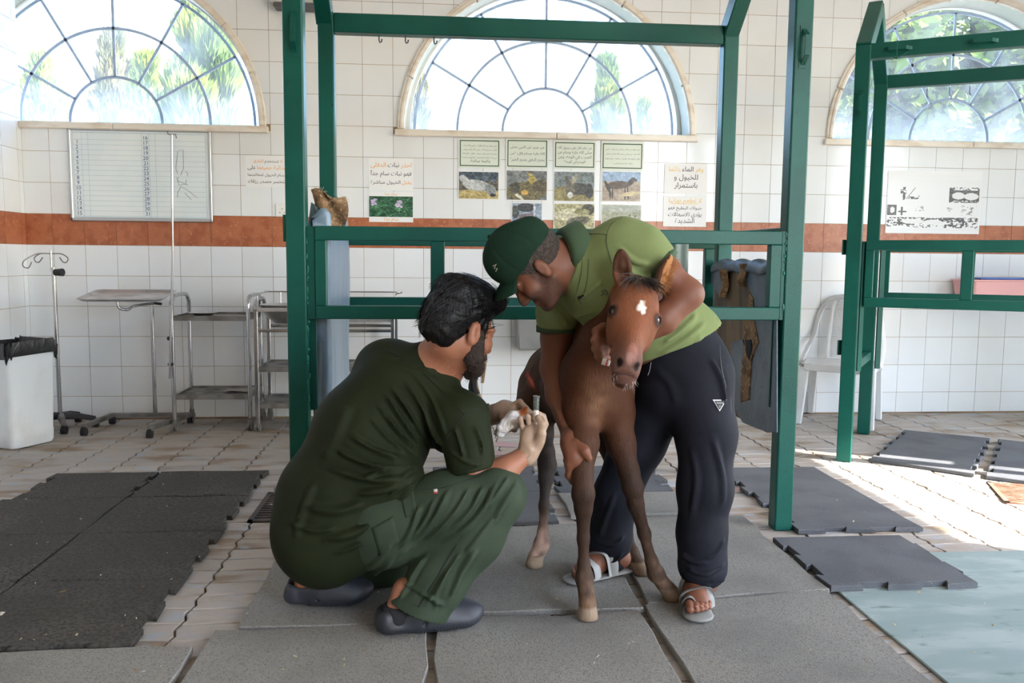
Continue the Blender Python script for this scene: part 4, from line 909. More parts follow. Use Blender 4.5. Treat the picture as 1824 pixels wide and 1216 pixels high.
# ================================================================== things on the wall
_base = [(0x621, 0xFE80, 1), (0x622, 0xFE81, 2), (0x623, 0xFE83, 2), (0x624, 0xFE85, 2), (0x625, 0xFE87, 2), (0x626, 0xFE89, 4), (0x627, 0xFE8D, 2), (0x628, 0xFE8F, 4), (0x629, 0xFE93, 2), (0x62A, 0xFE95, 4), (0x62B, 0xFE99, 4), (0x62C, 0xFE9D, 4), (0x62D, 0xFEA1, 4), (0x62E, 0xFEA5, 4), (0x62F, 0xFEA9, 2), (0x630, 0xFEAB, 2), (0x631, 0xFEAD, 2), (0x632, 0xFEAF, 2), (0x633, 0xFEB1, 4), (0x634, 0xFEB5, 4), (0x635, 0xFEB9, 4), (0x636, 0xFEBD, 4), (0x637, 0xFEC1, 4), (0x638, 0xFEC5, 4), (0x639, 0xFEC9, 4), (0x63A, 0xFECD, 4), (0x641, 0xFED1, 4), (0x642, 0xFED5, 4), (0x643, 0xFED9, 4), (0x644, 0xFEDD, 4), (0x645, 0xFEE1, 4), (0x646, 0xFEE5, 4), (0x647, 0xFEE9, 4), (0x648, 0xFEED, 2), (0x649, 0xFEEF, 2), (0x64A, 0xFEF1, 4)]
AB = {chr(a): (c, n) for a, c, n in _base}; LA = {'ا': 0xFEFB, 'أ': 0xFEF7, 'إ': 0xFEF9, 'آ': 0xFEF5}
def shape_ar(t):
    """joined letter forms, right to left"""
    out = []; prev = False; i = 0
    while i < len(t):
        ch = t[i]
        if ch == 'ل' and i + 1 < len(t) and t[i + 1] in LA: out.append(chr(LA[t[i + 1]] + (1 if prev else 0))); prev = False; i += 2; continue
        if ch in AB:
            c, n = AB[ch]; nx = i + 1 < len(t) and t[i + 1] in AB and t[i + 1] != 'ء'
            if n == 4: out.append(chr(c + (3 if prev and nx else 1 if prev else 2 if nx else 0))); prev = nx
            else: out.append(chr(c + (1 if prev and n == 2 else 0))); prev = False
        else: out.append(ch); prev = False
        i += 1
    return ''.join(reversed(out))
def text_mesh(body, size):
    cu = bpy.data.curves.new('txt', 'FONT'); cu.body = body; cu.size = size; cu.resolution_u = 3
    o = bpy.data.objects.new('txt', cu); COL.objects.link(o)
    dg = bpy.context.evaluated_depsgraph_get(); me = bpy.data.meshes.new_from_object(o.evaluated_get(dg))
    bpy.data.objects.remove(o); bpy.data.curves.remove(cu)
    n = len(me.vertices); co = np.zeros(n * 3); me.vertices.foreach_get('co', co); fs = [tuple(p.vertices) for p in me.polygons]
    bpy.data.meshes.remove(me); return co.reshape(-1, 3), fs
INK = {'k': M('black_ink', srgb(38, 38, 42), .8), 'o': M('orange_ink', srgb(236, 170, 84), .8), 'y': M('yellow_ink', srgb(240, 200, 96), .8), 'b': M('blue_ink', srgb(46, 84, 142), .7), 'g': M('dark_green_ink', srgb(48, 82, 62), .8), 's': M('grey_ink', srgb(86, 92, 92), .8)}
WF = WALL_Y - 0.002
def put_line(parts, xc, z, maxw, size, par, y, name='text_line'):
    """parts: list of (text, ink) in reading order from the right; each ink becomes one mesh"""
    ms = [(text_mesh(shape_ar(t) if any(c in AB for c in t) else t, size), k) for t, k in parts]
    sp = size * .28; W = sum(max(m[0][:, 0].max() - m[0][:, 0].min(), .001) for m, _ in ms) + sp * (len(ms) - 1); s = min(1.0, maxw / W); x = xc + W * s / 2
    for (co, fs), k in ms:
        w = (co[:, 0].max() - co[:, 0].min()) * s; b = MB(); b.add([(x - w + (q[0] - co[:, 0].min()) * s, y, z + q[1] * s * (1 if s > .8 else .9)) for q in co], fs); b.build(name, INK[k], par, fix=False); x -= w + sp * s
def sheet(name, label, cat, p0, p1, mat, th=.0012, group=None, tilt=0.0):
    """paper flat on the wall between two picture corners"""
    a = at(*p0, WF); c = at(*p1, WF); x0, x1 = sorted((a.x, c.x)); z0, z1 = sorted((a.z, c.z))
    t = thing(name, label, cat, ((x0 + x1) / 2, WF, z0), group)
    b = MB(); n = 8
    b.box((x0, WF - .002 - th, z0), (x1, WF - .002, z1)); b.build('paper', mat, t); return t, x0, x1, z0, z1, WF - .002 - th - .0006
m_paper = M('white_paper', srgb(240, 240, 240), .7); m_mint = M('mint_paper', srgb(226, 234, 222), .7)
G_N = 'printed Arabic notices on the back wall'
# notices with large writing
t, x0, x1, z0, z1, y = sheet('notice', 'white four-line notice half hidden by the left stall post', 'notice', (437, 276), (517, 334), m_paper, group=G_N)
xc = (x0 + x1) / 2; w = (x1 - x0) * .94; h = z1 - z0
for k, ln in enumerate(([('لا', 'o'), ('تستخدم', 'k'), ('الطرق', 'o')], [('البدائية جميعها', 'o'), ('على', 'k')], [('أجسام الخيول لمعالجتها', 'k')], [('ستخسر مصدر رزقك', 'k')])): put_line(ln, xc, z1 - h * (.22 + .215 * k), w * (.7 if k == 0 else .96), .04, t, y)
t, x0, x1, z0, z1, y = sheet('notice', 'white notice about poisonous oleander, above the flower print', 'notice', (657, 281), (736, 340), m_paper, group=G_N)
xc = (x0 + x1) / 2; w = (x1 - x0) * .92; h = z1 - z0
for k, ln in enumerate(([('احذر', 'o'), ('نبات', 'k'), ('الدفلى', 'o')], [('فهو نبات سام جداً', 'k')], [('يقتل', 'o'), ('الخيول مباشرة', 'k')])): put_line(ln, xc, z1 - h * (.27 + .26 * k), w, .047, t, y)
t, x0, x1, z0, z1, y = sheet('notice', 'white notice about giving water, upper one beside the right rear post', 'notice', (1184, 291), (1259, 346), m_paper, group=G_N)
xc = (x0 + x1) / 2; w = (x1 - x0) * .8; h = z1 - z0
for k, ln in enumerate(([('وفر', 'y'), ('الماء', 'k'), ('دائما', 'y')], [('للخيول و', 'k')], [('باستمرار', 'k')])): put_line(ln, xc, z1 - h * (.25 + .27 * k), w, .05, t, y)
t, x0, x1, z0, z1, y = sheet('notice', 'white notice about watermelon, lower one beside the right rear post', 'notice', (1182, 348), (1257, 404), m_paper, group=G_N)
xc = (x0 + x1) / 2; w = (x1 - x0) * .78; h = z1 - z0
for k, ln in enumerate(([('لا تطعم نهائيا', 'y')], [('خيولك البطيخ فهو', 'k')], [('يؤدي للاسهالات', 'k')], [('الشديدة', 'k')])): put_line(ln, xc, z1 - h * (.22 + .22 * k), w, .045, t, y)
b = MB(); b.box((xc - w * .38, y - .0004, z1 - h * .27), (xc + w * .38, y, z1 - h * .255)); b.build('underline', INK['y'], t)
# four green-bordered sayings
texts = [['عن سهل بن الحنظلية ـ رضي الله عنه ـ', 'قال: مر رسول الله ـ صلى الله عليه وسلم ـ', 'ببعير قد لحق ظهره ببطنه ـ فقال : اتقوا الله', 'في هذه البهائم المعجمة ـ فاركبوها صالحة', 'وكلوها صالحة .'], ['عن جرير عن النبي صلى', 'الله عليه وسلم قال: "من', 'يحرم الرفق يحرم الخير"'], ['عن جابر قال نهى رسول الله', 'صلى الله عليه وسلم عن', 'الضرب في الوجه، وعن', 'الوسم في الوجه"'], ['عن سهل بن معاذ بن أنس عن أبيه ـ رضي', 'الله عنه ـ عن النبي صلى الله عليه و سلم ـ', 'قال: اركبوا هذه الدواب سالمة ـ وابتدعوها', 'سالمة ـ ولا تتخذوها كراسي . "']]
lab = ['leftmost', 'second from left', 'third from left', 'rightmost']
for k, (p0, p1) in enumerate((((816, 246), (892, 300)), ((901, 246), (977, 301)), ((986, 250), (1061, 302)), ((1071, 252), (1146, 304)))):
    t, x0, x1, z0, z1, y = sheet('saying_sheet', 'green-bordered Arabic sheet, %s of the four under the middle window' % lab[k], 'sheet', p0, p1, m_mint, group='green-bordered sayings'); e = .012; q = .006
    b = MB()
    for a, c in (((x0 + e, z0 + e), (x1 - e, z0 + e + q)), ((x0 + e, z1 - e - q), (x1 - e, z1 - e)), ((x0 + e, z0 + e), (x0 + e + q, z1 - e)), ((x1 - e - q, z0 + e), (x1 - e, z1 - e))): b.box((a[0], y - .0003, a[1]), (c[0], y, c[1]))
    b.build('border', INK['g'], t)
    n = len(texts[k]); h = (z1 - z0)
    for i, ln in enumerate(texts[k]): put_line([(ln, 's')], (x0 + x1) / 2, z1 - h * (.5 + (i - (n - 1) / 2) * (.135 if n == 5 else .165 if n == 4 else .21) + .03), (x1 - x0) * (.8 if i < n - 1 or n == 3 else .5), .026 if n > 3 else .033, t, y)
# photo prints: colours laid on a fine grid of the sheet itself
m_print = M('photo_print', (1, 1, 1), .35, vcol='Col')
def prn(label, p0, p1, fn, nu=60, nv=42, margin=.006, name='photo_print', group='animal photographs on the back wall', vm=None, cat='photo'):
    t, x0, x1, z0, z1, y = sheet(name, label, cat, p0, p1, m_paper, group=group)
    vm = vm or (margin, margin)
    X0, X1, Z0, Z1 = x0 + margin, x1 - margin, z0 + vm[0], z1 - vm[1]
    us = np.linspace(0, 1, nu + 1); vs = np.linspace(0, 1, nv + 1); o = WL[t.name]
    V = [(X0 + (X1 - X0) * u - o.x, y - o.y, Z0 + (Z1 - Z0) * v - o.z) for u in us for v in vs]
    Fc = [(i * (nv + 1) + j, (i + 1) * (nv + 1) + j, (i + 1) * (nv + 1) + j + 1, i * (nv + 1) + j + 1) for i in range(nu) for j in range(nv)]
    me = bpy.data.meshes.new('print'); me.from_pydata(V, [], Fc); me.materials.append(m_print)
    U, Vv = np.meshgrid((us[1:] + us[:-1]) / 2, (vs[1:] + vs[:-1]) / 2, indexing='ij'); C = fn(U, Vv)
    C = np.clip(C, 0, 255) / 255; C = np.where(C <= .04045, C / 12.92, ((C + .055) / 1.055) ** 2.4).reshape(-1, 3)
    ca = me.color_attributes.new('Col', 'FLOAT_COLOR', 'CORNER'); ca.data.foreach_set('color', np.repeat(np.concatenate([C, np.ones((len(C), 1))], 1), 4, 0).ravel())
    link('print', me, t); return t, x0, x1, z0, z1, y
def vnoise(U, V, s, seed):
    r = np.random.default_rng(seed); n = int(s) + 2; g = r.uniform(0, 1, (n + 1, n + 1)); x = U * s; yv = V * s; i = x.astype(int); j = yv.astype(int); fx = x - i; fy = yv - j; fx = fx * fx * (3 - 2 * fx); fy = fy * fy * (3 - 2 * fy)
    return (g[i, j] * (1 - fx) + g[i + 1, j] * fx) * (1 - fy) + (g[i, j + 1] * (1 - fx) + g[i + 1, j + 1] * fx) * fy
def paint(U, V, base, blobs, nz=30, seed=1):
    C = np.array(base, float)[None, None, :] * np.ones(U.shape + (1,))
    for (u, v, ru, rv, rot, col) in blobs:
        a = (U - u) * math.cos(rot) + (V - v) * math.sin(rot); b_ = -(U - u) * math.sin(rot) + (V - v) * math.cos(rot)
        m = np.clip((1.08 - np.sqrt((a / ru) ** 2 + (b_ / rv) ** 2)) * 9, 0, 1)[..., None]; C = C * (1 - m) + np.array(col, float) * m
    n = (vnoise(U, V, 26, seed) - .5) * nz * 2 + (vnoise(U, V, 9, seed + 5) - .5) * nz
    return C + n[..., None]
ol = prn('oleander flower photograph under the oleander notice', (657, 341), (736, 396), lambda U, V: paint(U, V, (44, 92, 66), [(.1 + .9 * random.random(), random.random(), .012, .22, random.uniform(-1, 1), (84, 140, 100)) for _ in range(22)] + [(.06 + .1 * random.random(), .55 + .3 * random.random(), .035, .05, 0, (196, 178, 218)) for _ in range(9)] + [(.62 + .12 * random.random(), .45 + .35 * random.random(), .035, .05, 0, (206, 186, 216)) for _ in range(14)], 36, 2), vm=(.035, .03), margin=.002)
t, x0, x1, z0, z1, y = ol; put_line([('سام جدا', 'o')], (x0 + x1) / 2, z0 + .011, .12, .03, t, y); put_line([('سام جدا', 'o')], (x0 + x1) / 2, z1 - .022, .12, .026, t, y)
prn('photograph of a grey horse lying down, below the leftmost saying', (816, 304), (889, 356), lambda U, V: paint(U, V, (92, 86, 74), [(.5, .9, .6, .25, 0, (70, 84, 96)), (.5, .1, .7, .25, 0, (186, 168, 112)), (.45, .5, .36, .2, -.25, (188, 192, 192)), (.13, .72, .1, .17, .5, (196, 198, 198)), (.8, .35, .13, .2, .3, (150, 154, 156)), (.86, .14, .07, .06, 0, (40, 40, 44)), (.9, .8, .05, .2, 0, (60, 76, 96))], 34, 3))
prn('photograph of a brown donkey\'s head, below the second saying', (901, 302), (975, 358), lambda U, V: paint(U, V, (110, 112, 112), [(.5, .3, .5, .35, .2, (104, 92, 54)), (.62, .72, .1, .26, .5, (178, 158, 78)), (.35, .8, .2, .2, 0, (120, 124, 124)), (.45, .25, .09, .09, 0, (220, 180, 90)), (.3, .12, .04, .24, .7, (210, 206, 190)), (.85, .5, .2, .2, 0, (84, 72, 44)), (.2, .4, .12, .2, 0, (66, 62, 44))], 36, 4))
prn('photograph of a donkey facing the viewer, below the third saying', (986, 304), (1059, 360), lambda U, V: paint(U, V, (120, 130, 132), [(.5, .2, .7, .3, 0, (150, 138, 88)), (.62, .42, .3, .2, -.2, (66, 64, 58)), (.4, .42, .12, .24, 0, (104, 98, 84)), (.4, .2, .07, .1, 0, (222, 222, 222)), (.32, .72, .045, .17, .2, (96, 90, 76)), (.5, .75, .05, .18, -.3, (170, 160, 138)), (.88, .35, .1, .25, 0, (60, 60, 58))], 32, 5))
prn('photograph of a dark horse standing outdoors, below the rightmost saying', (1072, 304), (1141, 360), lambda U, V: paint(U, V, (168, 150, 132), [(.5, .85, .7, .3, 0, (150, 176, 206)), (.5, .62, .7, .05, 0, (176, 158, 138)), (.42, .55, .3, .13, .08, (92, 72, 60)), (.75, .66, .07, .17, -.6, (70, 56, 50)), (.84, .74, .09, .05, -.5, (66, 54, 48)), (.2, .3, .025, .24, .05, (70, 58, 54)), (.27, .28, .02, .22, 0, (60, 50, 46)), (.6, .28, .022, .24, 0, (66, 54, 48)), (.67, .28, .02, .24, .05, (56, 48, 46)), (.75, .25, .3, .07, .2, (206, 190, 150)), (.12, .5, .04, .2, .3, (60, 50, 46))], 22, 6))
prn('small photograph of a tree and bird, pinned lowest behind the cap', (911, 360), (966, 402), lambda U, V: paint(U, V, (150, 164, 186), [(.45, .8, .3, .2, 0, (46, 50, 56)), (.5, .3, .34, .22, .1, (118, 102, 108)), (.1, .6, .12, .3, 0, (70, 76, 70)), (.75, .7, .03, .4, 0, (210, 214, 220))], 40, 7))
prn('photograph of straw and a dead animal, lowest one behind the shoulder', (986, 361), (1059, 412), lambda U, V: paint(U, V, (176, 170, 128), [(.3, .6, .3, .2, .4, (206, 202, 172)), (.6, .35, .3, .16, .3, (96, 90, 72)), (.85, .8, .16, .2, 0, (62, 58, 44)), (.7, .7, .2, .12, 0, (140, 136, 92))], 44, 8))
prn('photograph of a bare pasture, lowest one right of the shoulder', (1071, 363), (1142, 412), lambda U, V: paint(U, V, (150, 152, 128), [(.5, .9, .7, .2, 0, (168, 172, 160)), (.5, .45, .7, .14, -.05, (170, 168, 146)), (.72, .6, .02, .05, 0, (60, 60, 54)), (.85, .55, .02, .04, 0, (70, 70, 60))], 26, 9))
def faded(U, V):
    C = np.ones(U.shape + (3,)) * 236.0; n = vnoise(U, V, 58, 21); n2 = vnoise(U, V, 22, 22)
    def blk(u0, u1, v0, v1, p, lo=64):
        m = (U > u0) & (U < u1) & (V > v0) & (V < v1) & (n * .6 + n2 * .4 < p); C[m] = lo + n[m][:, None] * 60
    def blk2(u0, u1, v0, v1, p): m = (U > u0) & (U < u1) & (V > v0) & (V < v1) & (n * .5 + n2 * .5 < p); C[m] = 236
    blk(.66, .99, .56, .86, 1.1); m = (((U - .76) / .07) ** 2 + ((V - .69) / .07) ** 2 < 1) | (((U - .9) / .08) ** 2 + ((V - .68) / .07) ** 2 < 1); C[m] = 232; blk2(.66, .99, .80, .88, .5); blk2(.66, .99, .5, .6, .45)
    blk(.0, .1, .3, .5, .9); m = ((U - .055) / .025) ** 2 + ((V - .4) / .06) ** 2 < 1; C[m] = 230
    blk(.16, .19, .6, .86, .62); blk(.13, .2, .72, .8, .5); blk(.22, .34, .62, .68, .45); m = np.abs((U - .2) - (V - .62) * .42) < .006; m &= (V > .62) & (V < .84); C[m] = 150
    blk(.12, .21, .36, .38, .75); blk(.15, .17, .3, .46, .75); blk(.3, .4, .38, .48, .42, 150); blk(.64, .72, .38, .46, .42, 150); blk(.8, .98, .3, .5, .34, 140)
    blk(.0, .99, .18, .26, .56); blk(.0, .3, .08, .24, .55); blk(.62, .99, .06, .22, .42, 70); blk(.3, .62, .06, .16, .34, 110)
    m = ((U - .28) / .12) ** 2 + ((V - .18) / .05) ** 2 < 1; C[m] = 232; m = ((U - .5) / .1) ** 2 + ((V - .17) / .05) ** 2 < 1; C[m] = 232
    return C
prn('faded black and white photocopied poster behind the right stall', (1582, 303), (1743, 417), faded, 150, 104, margin=.006, name='poster', group=None, vm=(.02, .06), cat='poster')
# whiteboard
a = at(121, 227, WF); c = at(380, 396, WF); x0, x1, z0, z1 = a.x, c.x, 1.302, 1.897
wbd = thing('whiteboard', 'planner whiteboard with numbered lines hung under the left window', 'whiteboard', ((x0 + x1) / 2, WF, z0))
m_alu = M('aluminium_frame', srgb(196, 198, 202), .35, .8)
b = MB(); b.box((x0 + .01, WF - .012, z0 + .01), (x1 - .01, WF - .002, z1 - .01)); b.build('board', M('white_board_face', srgb(234, 242, 244), .35, c2=srgb(226, 236, 240), sc2=3), wbd)
for aa, cc in (((x0, z0), (x1, z0 + .022)), ((x0, z1 - .018), (x1, z1)), ((x0, z0), (x0 + .018, z1)), ((x1 - .018, z0), (x1, z1))): MB().box((aa[0], WF - .02, aa[1]), (cc[0], WF - .002, cc[1])).build('frame_bar', m_alu, wbd, bevel=.004)
y = WF - .0128; b = MB(); gx0, gx1, gz0, gz1 = x0 + .03, x1 - .035, z0 + .045, z1 - .03
def ln(u0, v0, u1, v1, t_=.0012): b.box((min(u0, u1) - t_, y - .0003, min(v0, v1) - t_), (max(u0, u1) + t_, y, max(v0, v1) + t_))
rowz = [z1 - .075 - .0325 * k for k in range(17)]
for zz in rowz:
    if zz > gz0 - .02: ln(gx0, zz, gx1, zz, .0007)
for xx in (gx0, gx0 + .055, gx0 + .095, gx0 + .43, gx0 + .475, gx0 + .515, gx1): ln(xx, gz0 - .02, xx, gz1, .0007)
ln(gx0, gz1, gx1, gz1); ln(gx0, gz0 - .02, gx1, gz0 - .02)
b.build('grid_lines', M('pale_blue_line', srgb(158, 190, 208), .6), wbd)
for k in range(15):
    co, fs = text_mesh(str(k + 1), .034); q = MB(); q.add([(gx0 + .025 + p[0] - (co[:, 0].max()) / 2, y - .0006, rowz[k + 1] + .006 + p[1]) for p in co], fs); q.build('number', INK['b'], wbd, fix=False)
for k in range(16):
    co, fs = text_mesh(str(k + 16), .034); q = MB(); q.add([(gx0 + .452 + p[0] - (co[:, 0].max()) / 2, y - .0006, rowz[k] + .006 + p[1]) for p in co], fs); q.build('number', INK['b'], wbd, fix=False)
b = MB()
for pix in ([(319, 269), (327, 267), (328, 300), (323, 312)], [(318, 270), (314, 300), (318, 310)], [(316, 316), (320, 330), (332, 328), (333, 320)], [(319, 316), (317, 322), (336, 330)], [(324, 332), (318, 342), (317, 352)], [(326, 334), (340, 342), (346, 348), (352, 352)], [(332, 305), (336, 310), (334, 314)], [(330, 344), (342, 356)]):
    b.tube([Vector((at(px, py, WF).x, y - .0008, at(px, py, WF).z)) for px, py in pix], .0014, 4)
b.build('pen_sketch', M('grey_pen', srgb(120, 128, 140), .8), wbd, fix=False)
# socket
s = at(491, 363, WF); sk = thing('wall_socket', 'white three-pin wall socket beside the left stall post', 'socket', (s.x + .043, WF, 1.345))
MB().box((s.x, WF - .010, 1.345), (s.x + .086, WF - .001, 1.431)).build('socket_plate', M('white_socket', srgb(238, 238, 234), .3), sk, bevel=.004, seg=2)
b = MB()
for dx, dz, w_, h_ in ((.043, .052, .004, .008), (.028, .028, .007, .004), (.058, .028, .007, .004)): b.box((s.x + dx - w_ / 2, WF - .0106, 1.345 + dz - h_ / 2), (s.x + dx + w_ / 2, WF - .0098, 1.345 + dz + h_ / 2))
b.build('pin_holes', m_blackp, sk)
MB().box((s.x + .066, WF - .0135, 1.345 + .06), (s.x + .078, WF - .009, 1.345 + .078)).build('switch', M('white_socket', srgb(238, 238, 234), .3), sk)
# ================================================================== bodies: blended solids turned into one skin
def A(px, py, Y): return np.array(at(px, py, Y), np.float64)
def nrm(v): v = np.asarray(v, float); return v / (np.linalg.norm(v) + 1e-12)
class Solid:
    """list of soft-blended primitives"""
    def __init__(s): s.p = []
    def cone(s, a, b, ra, rb, k=.03, flat=None, op='u'):
        """tapered round limb from a to b; flat = (direction, factor) squashes it along a direction"""
        s.p.append(('c', np.array(a, float), np.array(b, float), ra, rb, k, flat, op)); return s
    def chain(s, pts, rs, k=.03, flat=None):
        for i in range(len(pts) - 1): s.cone(pts[i], pts[i + 1], rs[i], rs[i + 1], k, flat)
        return s
    def ball(s, c, r, k=.03, R=None, op='u'):
        """ellipsoid; R rows are its axes"""
        r = np.array([r, r, r] if np.isscalar(r) else r, float); s.p.append(('e', np.array(c, float), r, np.eye(3) if R is None else np.array(R, float), k, op)); return s
    def half(s, pt, n, k=.004):
        """cut away everything on the side n points to"""
        s.p.append(('h', np.array(pt, float), nrm(n), k)); return s
    def cut_local(s, pt, n, c, r, k=.004):
        s.p.append(('hl', np.array(pt, float), nrm(n), np.array(c, float), r, k)); return s
    def bounds(s):
        lo = []; hi = []
        for p in s.p:
            if p[0] == 'c' and p[7] == 'u':
                m = max(p[3], p[4]); lo.append(np.minimum(p[1], p[2]) - m); hi.append(np.maximum(p[1], p[2]) + m)
            elif p[0] == 'e' and p[5] == 'u': m = p[2].max(); lo.append(p[1] - m); hi.append(p[1] + m)
        return np.min(lo, 0), np.max(hi, 0)
    def mesh(s, res=.007):
        lo, hi = s.bounds(); lo = lo - 3 * res - .012; hi = hi + 3 * res + .012
        n = np.ceil((hi - lo) / res).astype(int) + 1
        ax = [(lo[i] + res * np.arange(n[i])).astype(np.float32) for i in range(3)]
        D = np.full(n, .3, np.float32)
        def block(a, b):
            i0 = np.clip(np.floor((a - lo) / res).astype(int), 0, n - 1); i1 = np.clip(np.ceil((b - lo) / res).astype(int) + 1, 1, n); return tuple(slice(x, y) for x, y in zip(i0, i1))
        for p in s.p:
            if p[0] == 'h':
                d = (ax[0][:, None, None] - p[1][0]) * p[2][0] + (ax[1][None, :, None] - p[1][1]) * p[2][1] + (ax[2][None, None, :] - p[1][2]) * p[2][2]
                D[:] = np.maximum(D, d.astype(np.float32)); continue
            if p[0] == 'hl':
                q = p[3]; r = p[4]; b = block(q - r - .02, q + r + .02); x, y, z = ax[0][b[0]][:, None, None], ax[1][b[1]][None, :, None], ax[2][b[2]][None, None, :]
                d = (x - p[1][0]) * p[2][0] + (y - p[1][1]) * p[2][1] + (z - p[1][2]) * p[2][2]; w = np.sqrt((x - q[0]) ** 2 + (y - q[1]) ** 2 + (z - q[2]) ** 2) - r
                D[b] = np.maximum(D[b], -np.maximum(-d, w)); continue
            if p[0] == 'c':
                _, a, bb, ra, rb, k, flat, op = p; m = max(ra, rb) + k + 2 * res + .012; b = block(np.minimum(a, bb) - m, np.maximum(a, bb) + m)
                x, y, z = ax[0][b[0]][:, None, None] - np.float32(a[0]), ax[1][b[1]][None, :, None] - np.float32(a[1]), ax[2][b[2]][None, None, :] - np.float32(a[2])
                ab = (bb - a).astype(np.float32); L2 = max(float(ab @ ab), 1e-9); t = np.clip((x * ab[0] + y * ab[1] + z * ab[2]) / L2, 0, 1)
                vx, vy, vz = x - t * ab[0], y - t * ab[1], z - t * ab[2]
                if flat is not None:
                    nn = nrm(flat[0]).astype(np.float32); e = (vx * nn[0] + vy * nn[1] + vz * nn[2]) * np.float32(1 / flat[1] - 1); vx = vx + nn[0] * e; vy = vy + nn[1] * e; vz = vz + nn[2] * e
                d = np.sqrt(vx * vx + vy * vy + vz * vz) - (ra + (rb - ra) * t)
                if flat is not None: d = d * np.where(d > 0, 1.0, 1.0)
            else:
                _, c, r, R, k, op = p; m = r.max() + k + 2 * res + .012; b = block(c - m, c + m)
                x, y, z = ax[0][b[0]][:, None, None] - np.float32(c[0]), ax[1][b[1]][None, :, None] - np.float32(c[1]), ax[2][b[2]][None, None, :] - np.float32(c[2])
                q = [(x * np.float32(R[i][0]) + y * np.float32(R[i][1]) + z * np.float32(R[i][2])) for i in range(3)]
                k0 = np.sqrt(sum((q[i] / np.float32(r[i])) ** 2 for i in range(3))); k1 = np.sqrt(sum((q[i] / np.float32(r[i] ** 2)) ** 2 for i in range(3))) + 1e-6; d = k0 * (k0 - 1) / k1
            O = D[b]
            if op == 'u': h = np.maximum(k - np.abs(O - d), 0) / max(k, 1e-6); D[b] = np.minimum(O, d) - h * h * k * .25
            else: h = np.maximum(k - np.abs(O + d), 0) / max(k, 1e-6); D[b] = np.maximum(O, -d) + h * h * k * .25
        return surface_nets(D, lo, res)
def surface_nets(D, lo, res):
    S = D < 0; n = D.shape
    cnt = sum(S[i:n[0] - 1 + i, j:n[1] - 1 + j, k:n[2] - 1 + k].astype(np.int8) for i in (0, 1) for j in (0, 1) for k in (0, 1))
    act = np.argwhere((cnt > 0) & (cnt < 8)); idx = np.full((n[0] - 1, n[1] - 1, n[2] - 1), -1, np.int32); idx[act[:, 0], act[:, 1], act[:, 2]] = np.arange(len(act))
    pos = np.zeros((len(act), 3)); c = np.zeros(len(act)); cs = [(i, j, k) for i in (0, 1) for j in (0, 1) for k in (0, 1)]
    val = {q: D[act[:, 0] + q[0], act[:, 1] + q[1], act[:, 2] + q[2]].astype(float) for q in cs}
    for a in cs:
        for axn in range(3):
            if a[axn] == 0:
                b = list(a); b[axn] = 1; b = tuple(b); m = (val[a] < 0) != (val[b] < 0); t = val[a][m] / (val[a][m] - val[b][m]); q = np.tile(np.array(a, float), (m.sum(), 1)); q[:, axn] += t; pos[m] += q; c[m] += 1
    V = np.array(lo) + res * (act + pos / c[:, None]); F = []
    for axn in range(3):
        sl0 = [slice(None)] * 3; sl1 = [slice(None)] * 3; sl0[axn] = slice(0, -1); sl1[axn] = slice(1, None)
        ch = S[tuple(sl0)] != S[tuple(sl1)]; e = np.argwhere(ch); o1, o2 = [i for i in range(3) if i != axn]
        e = e[(e[:, o1] > 0) & (e[:, o2] > 0) & (e[:, o1] < n[o1] - 1) & (e[:, o2] < n[o2] - 1)]
        def cell(d1, d2): q = e.copy(); q[:, o1] += d1; q[:, o2] += d2; return idx[q[:, 0], q[:, 1], q[:, 2]]
        quad = np.stack([cell(-1, -1), cell(0, -1), cell(0, 0), cell(-1, 0)], 1); ins = S[e[:, 0], e[:, 1], e[:, 2]]
        flip = ins if axn != 1 else ~ins; quad[~flip] = quad[~flip][:, ::-1]; F.append(quad)
    return V, np.concatenate(F)
def vnormals(V, F):
    a = V[F[:, 2]] - V[F[:, 0]]; b = V[F[:, 3]] - V[F[:, 1]]; fn = np.cross(a, b); N = np.zeros_like(V)
    for i in range(4): np.add.at(N, F[:, i], fn)
    return N / (np.linalg.norm(N, axis=1)[:, None] + 1e-12)
def relax(V, F, it=1, f=.5):
    for _ in range(it):
        S = np.zeros_like(V); c = np.zeros(len(V))
        for i in range(4):
            np.add.at(S, F[:, i], V[F[:, (i + 1) % 4]]); np.add.at(S, F[:, i], V[F[:, (i + 3) % 4]]); np.add.at(c, F[:, i], 2)
        V = V + (S / c[:, None] - V) * f
    return V
def seg_dist(V, pts):
    """distance to a polyline and the position along it (0..1)"""
    pts = np.asarray(pts, float); best = np.full(len(V), 9.0); par = np.zeros(len(V)); n = len(pts) - 1
    for i in range(n):
        a, b = pts[i], pts[i + 1]; ab = b - a; t = np.clip(((V - a) @ ab) / (ab @ ab + 1e-12), 0, 1); d = np.linalg.norm(V - a - t[:, None] * ab, axis=1); m = d < best; best[m] = d[m]; par[m] = (i + t[m]) / n
    return best, par
def bvh_of(V, F): return BVHTree.FromPolygons([tuple(v) for v in V], [tuple(int(i) for i in f) for f in F])
def hit(bv, px, py):
    d = ray(px, py).normalized(); r = bv.ray_cast(CAM, d); return None if r[0] is None else np.array(r[0])
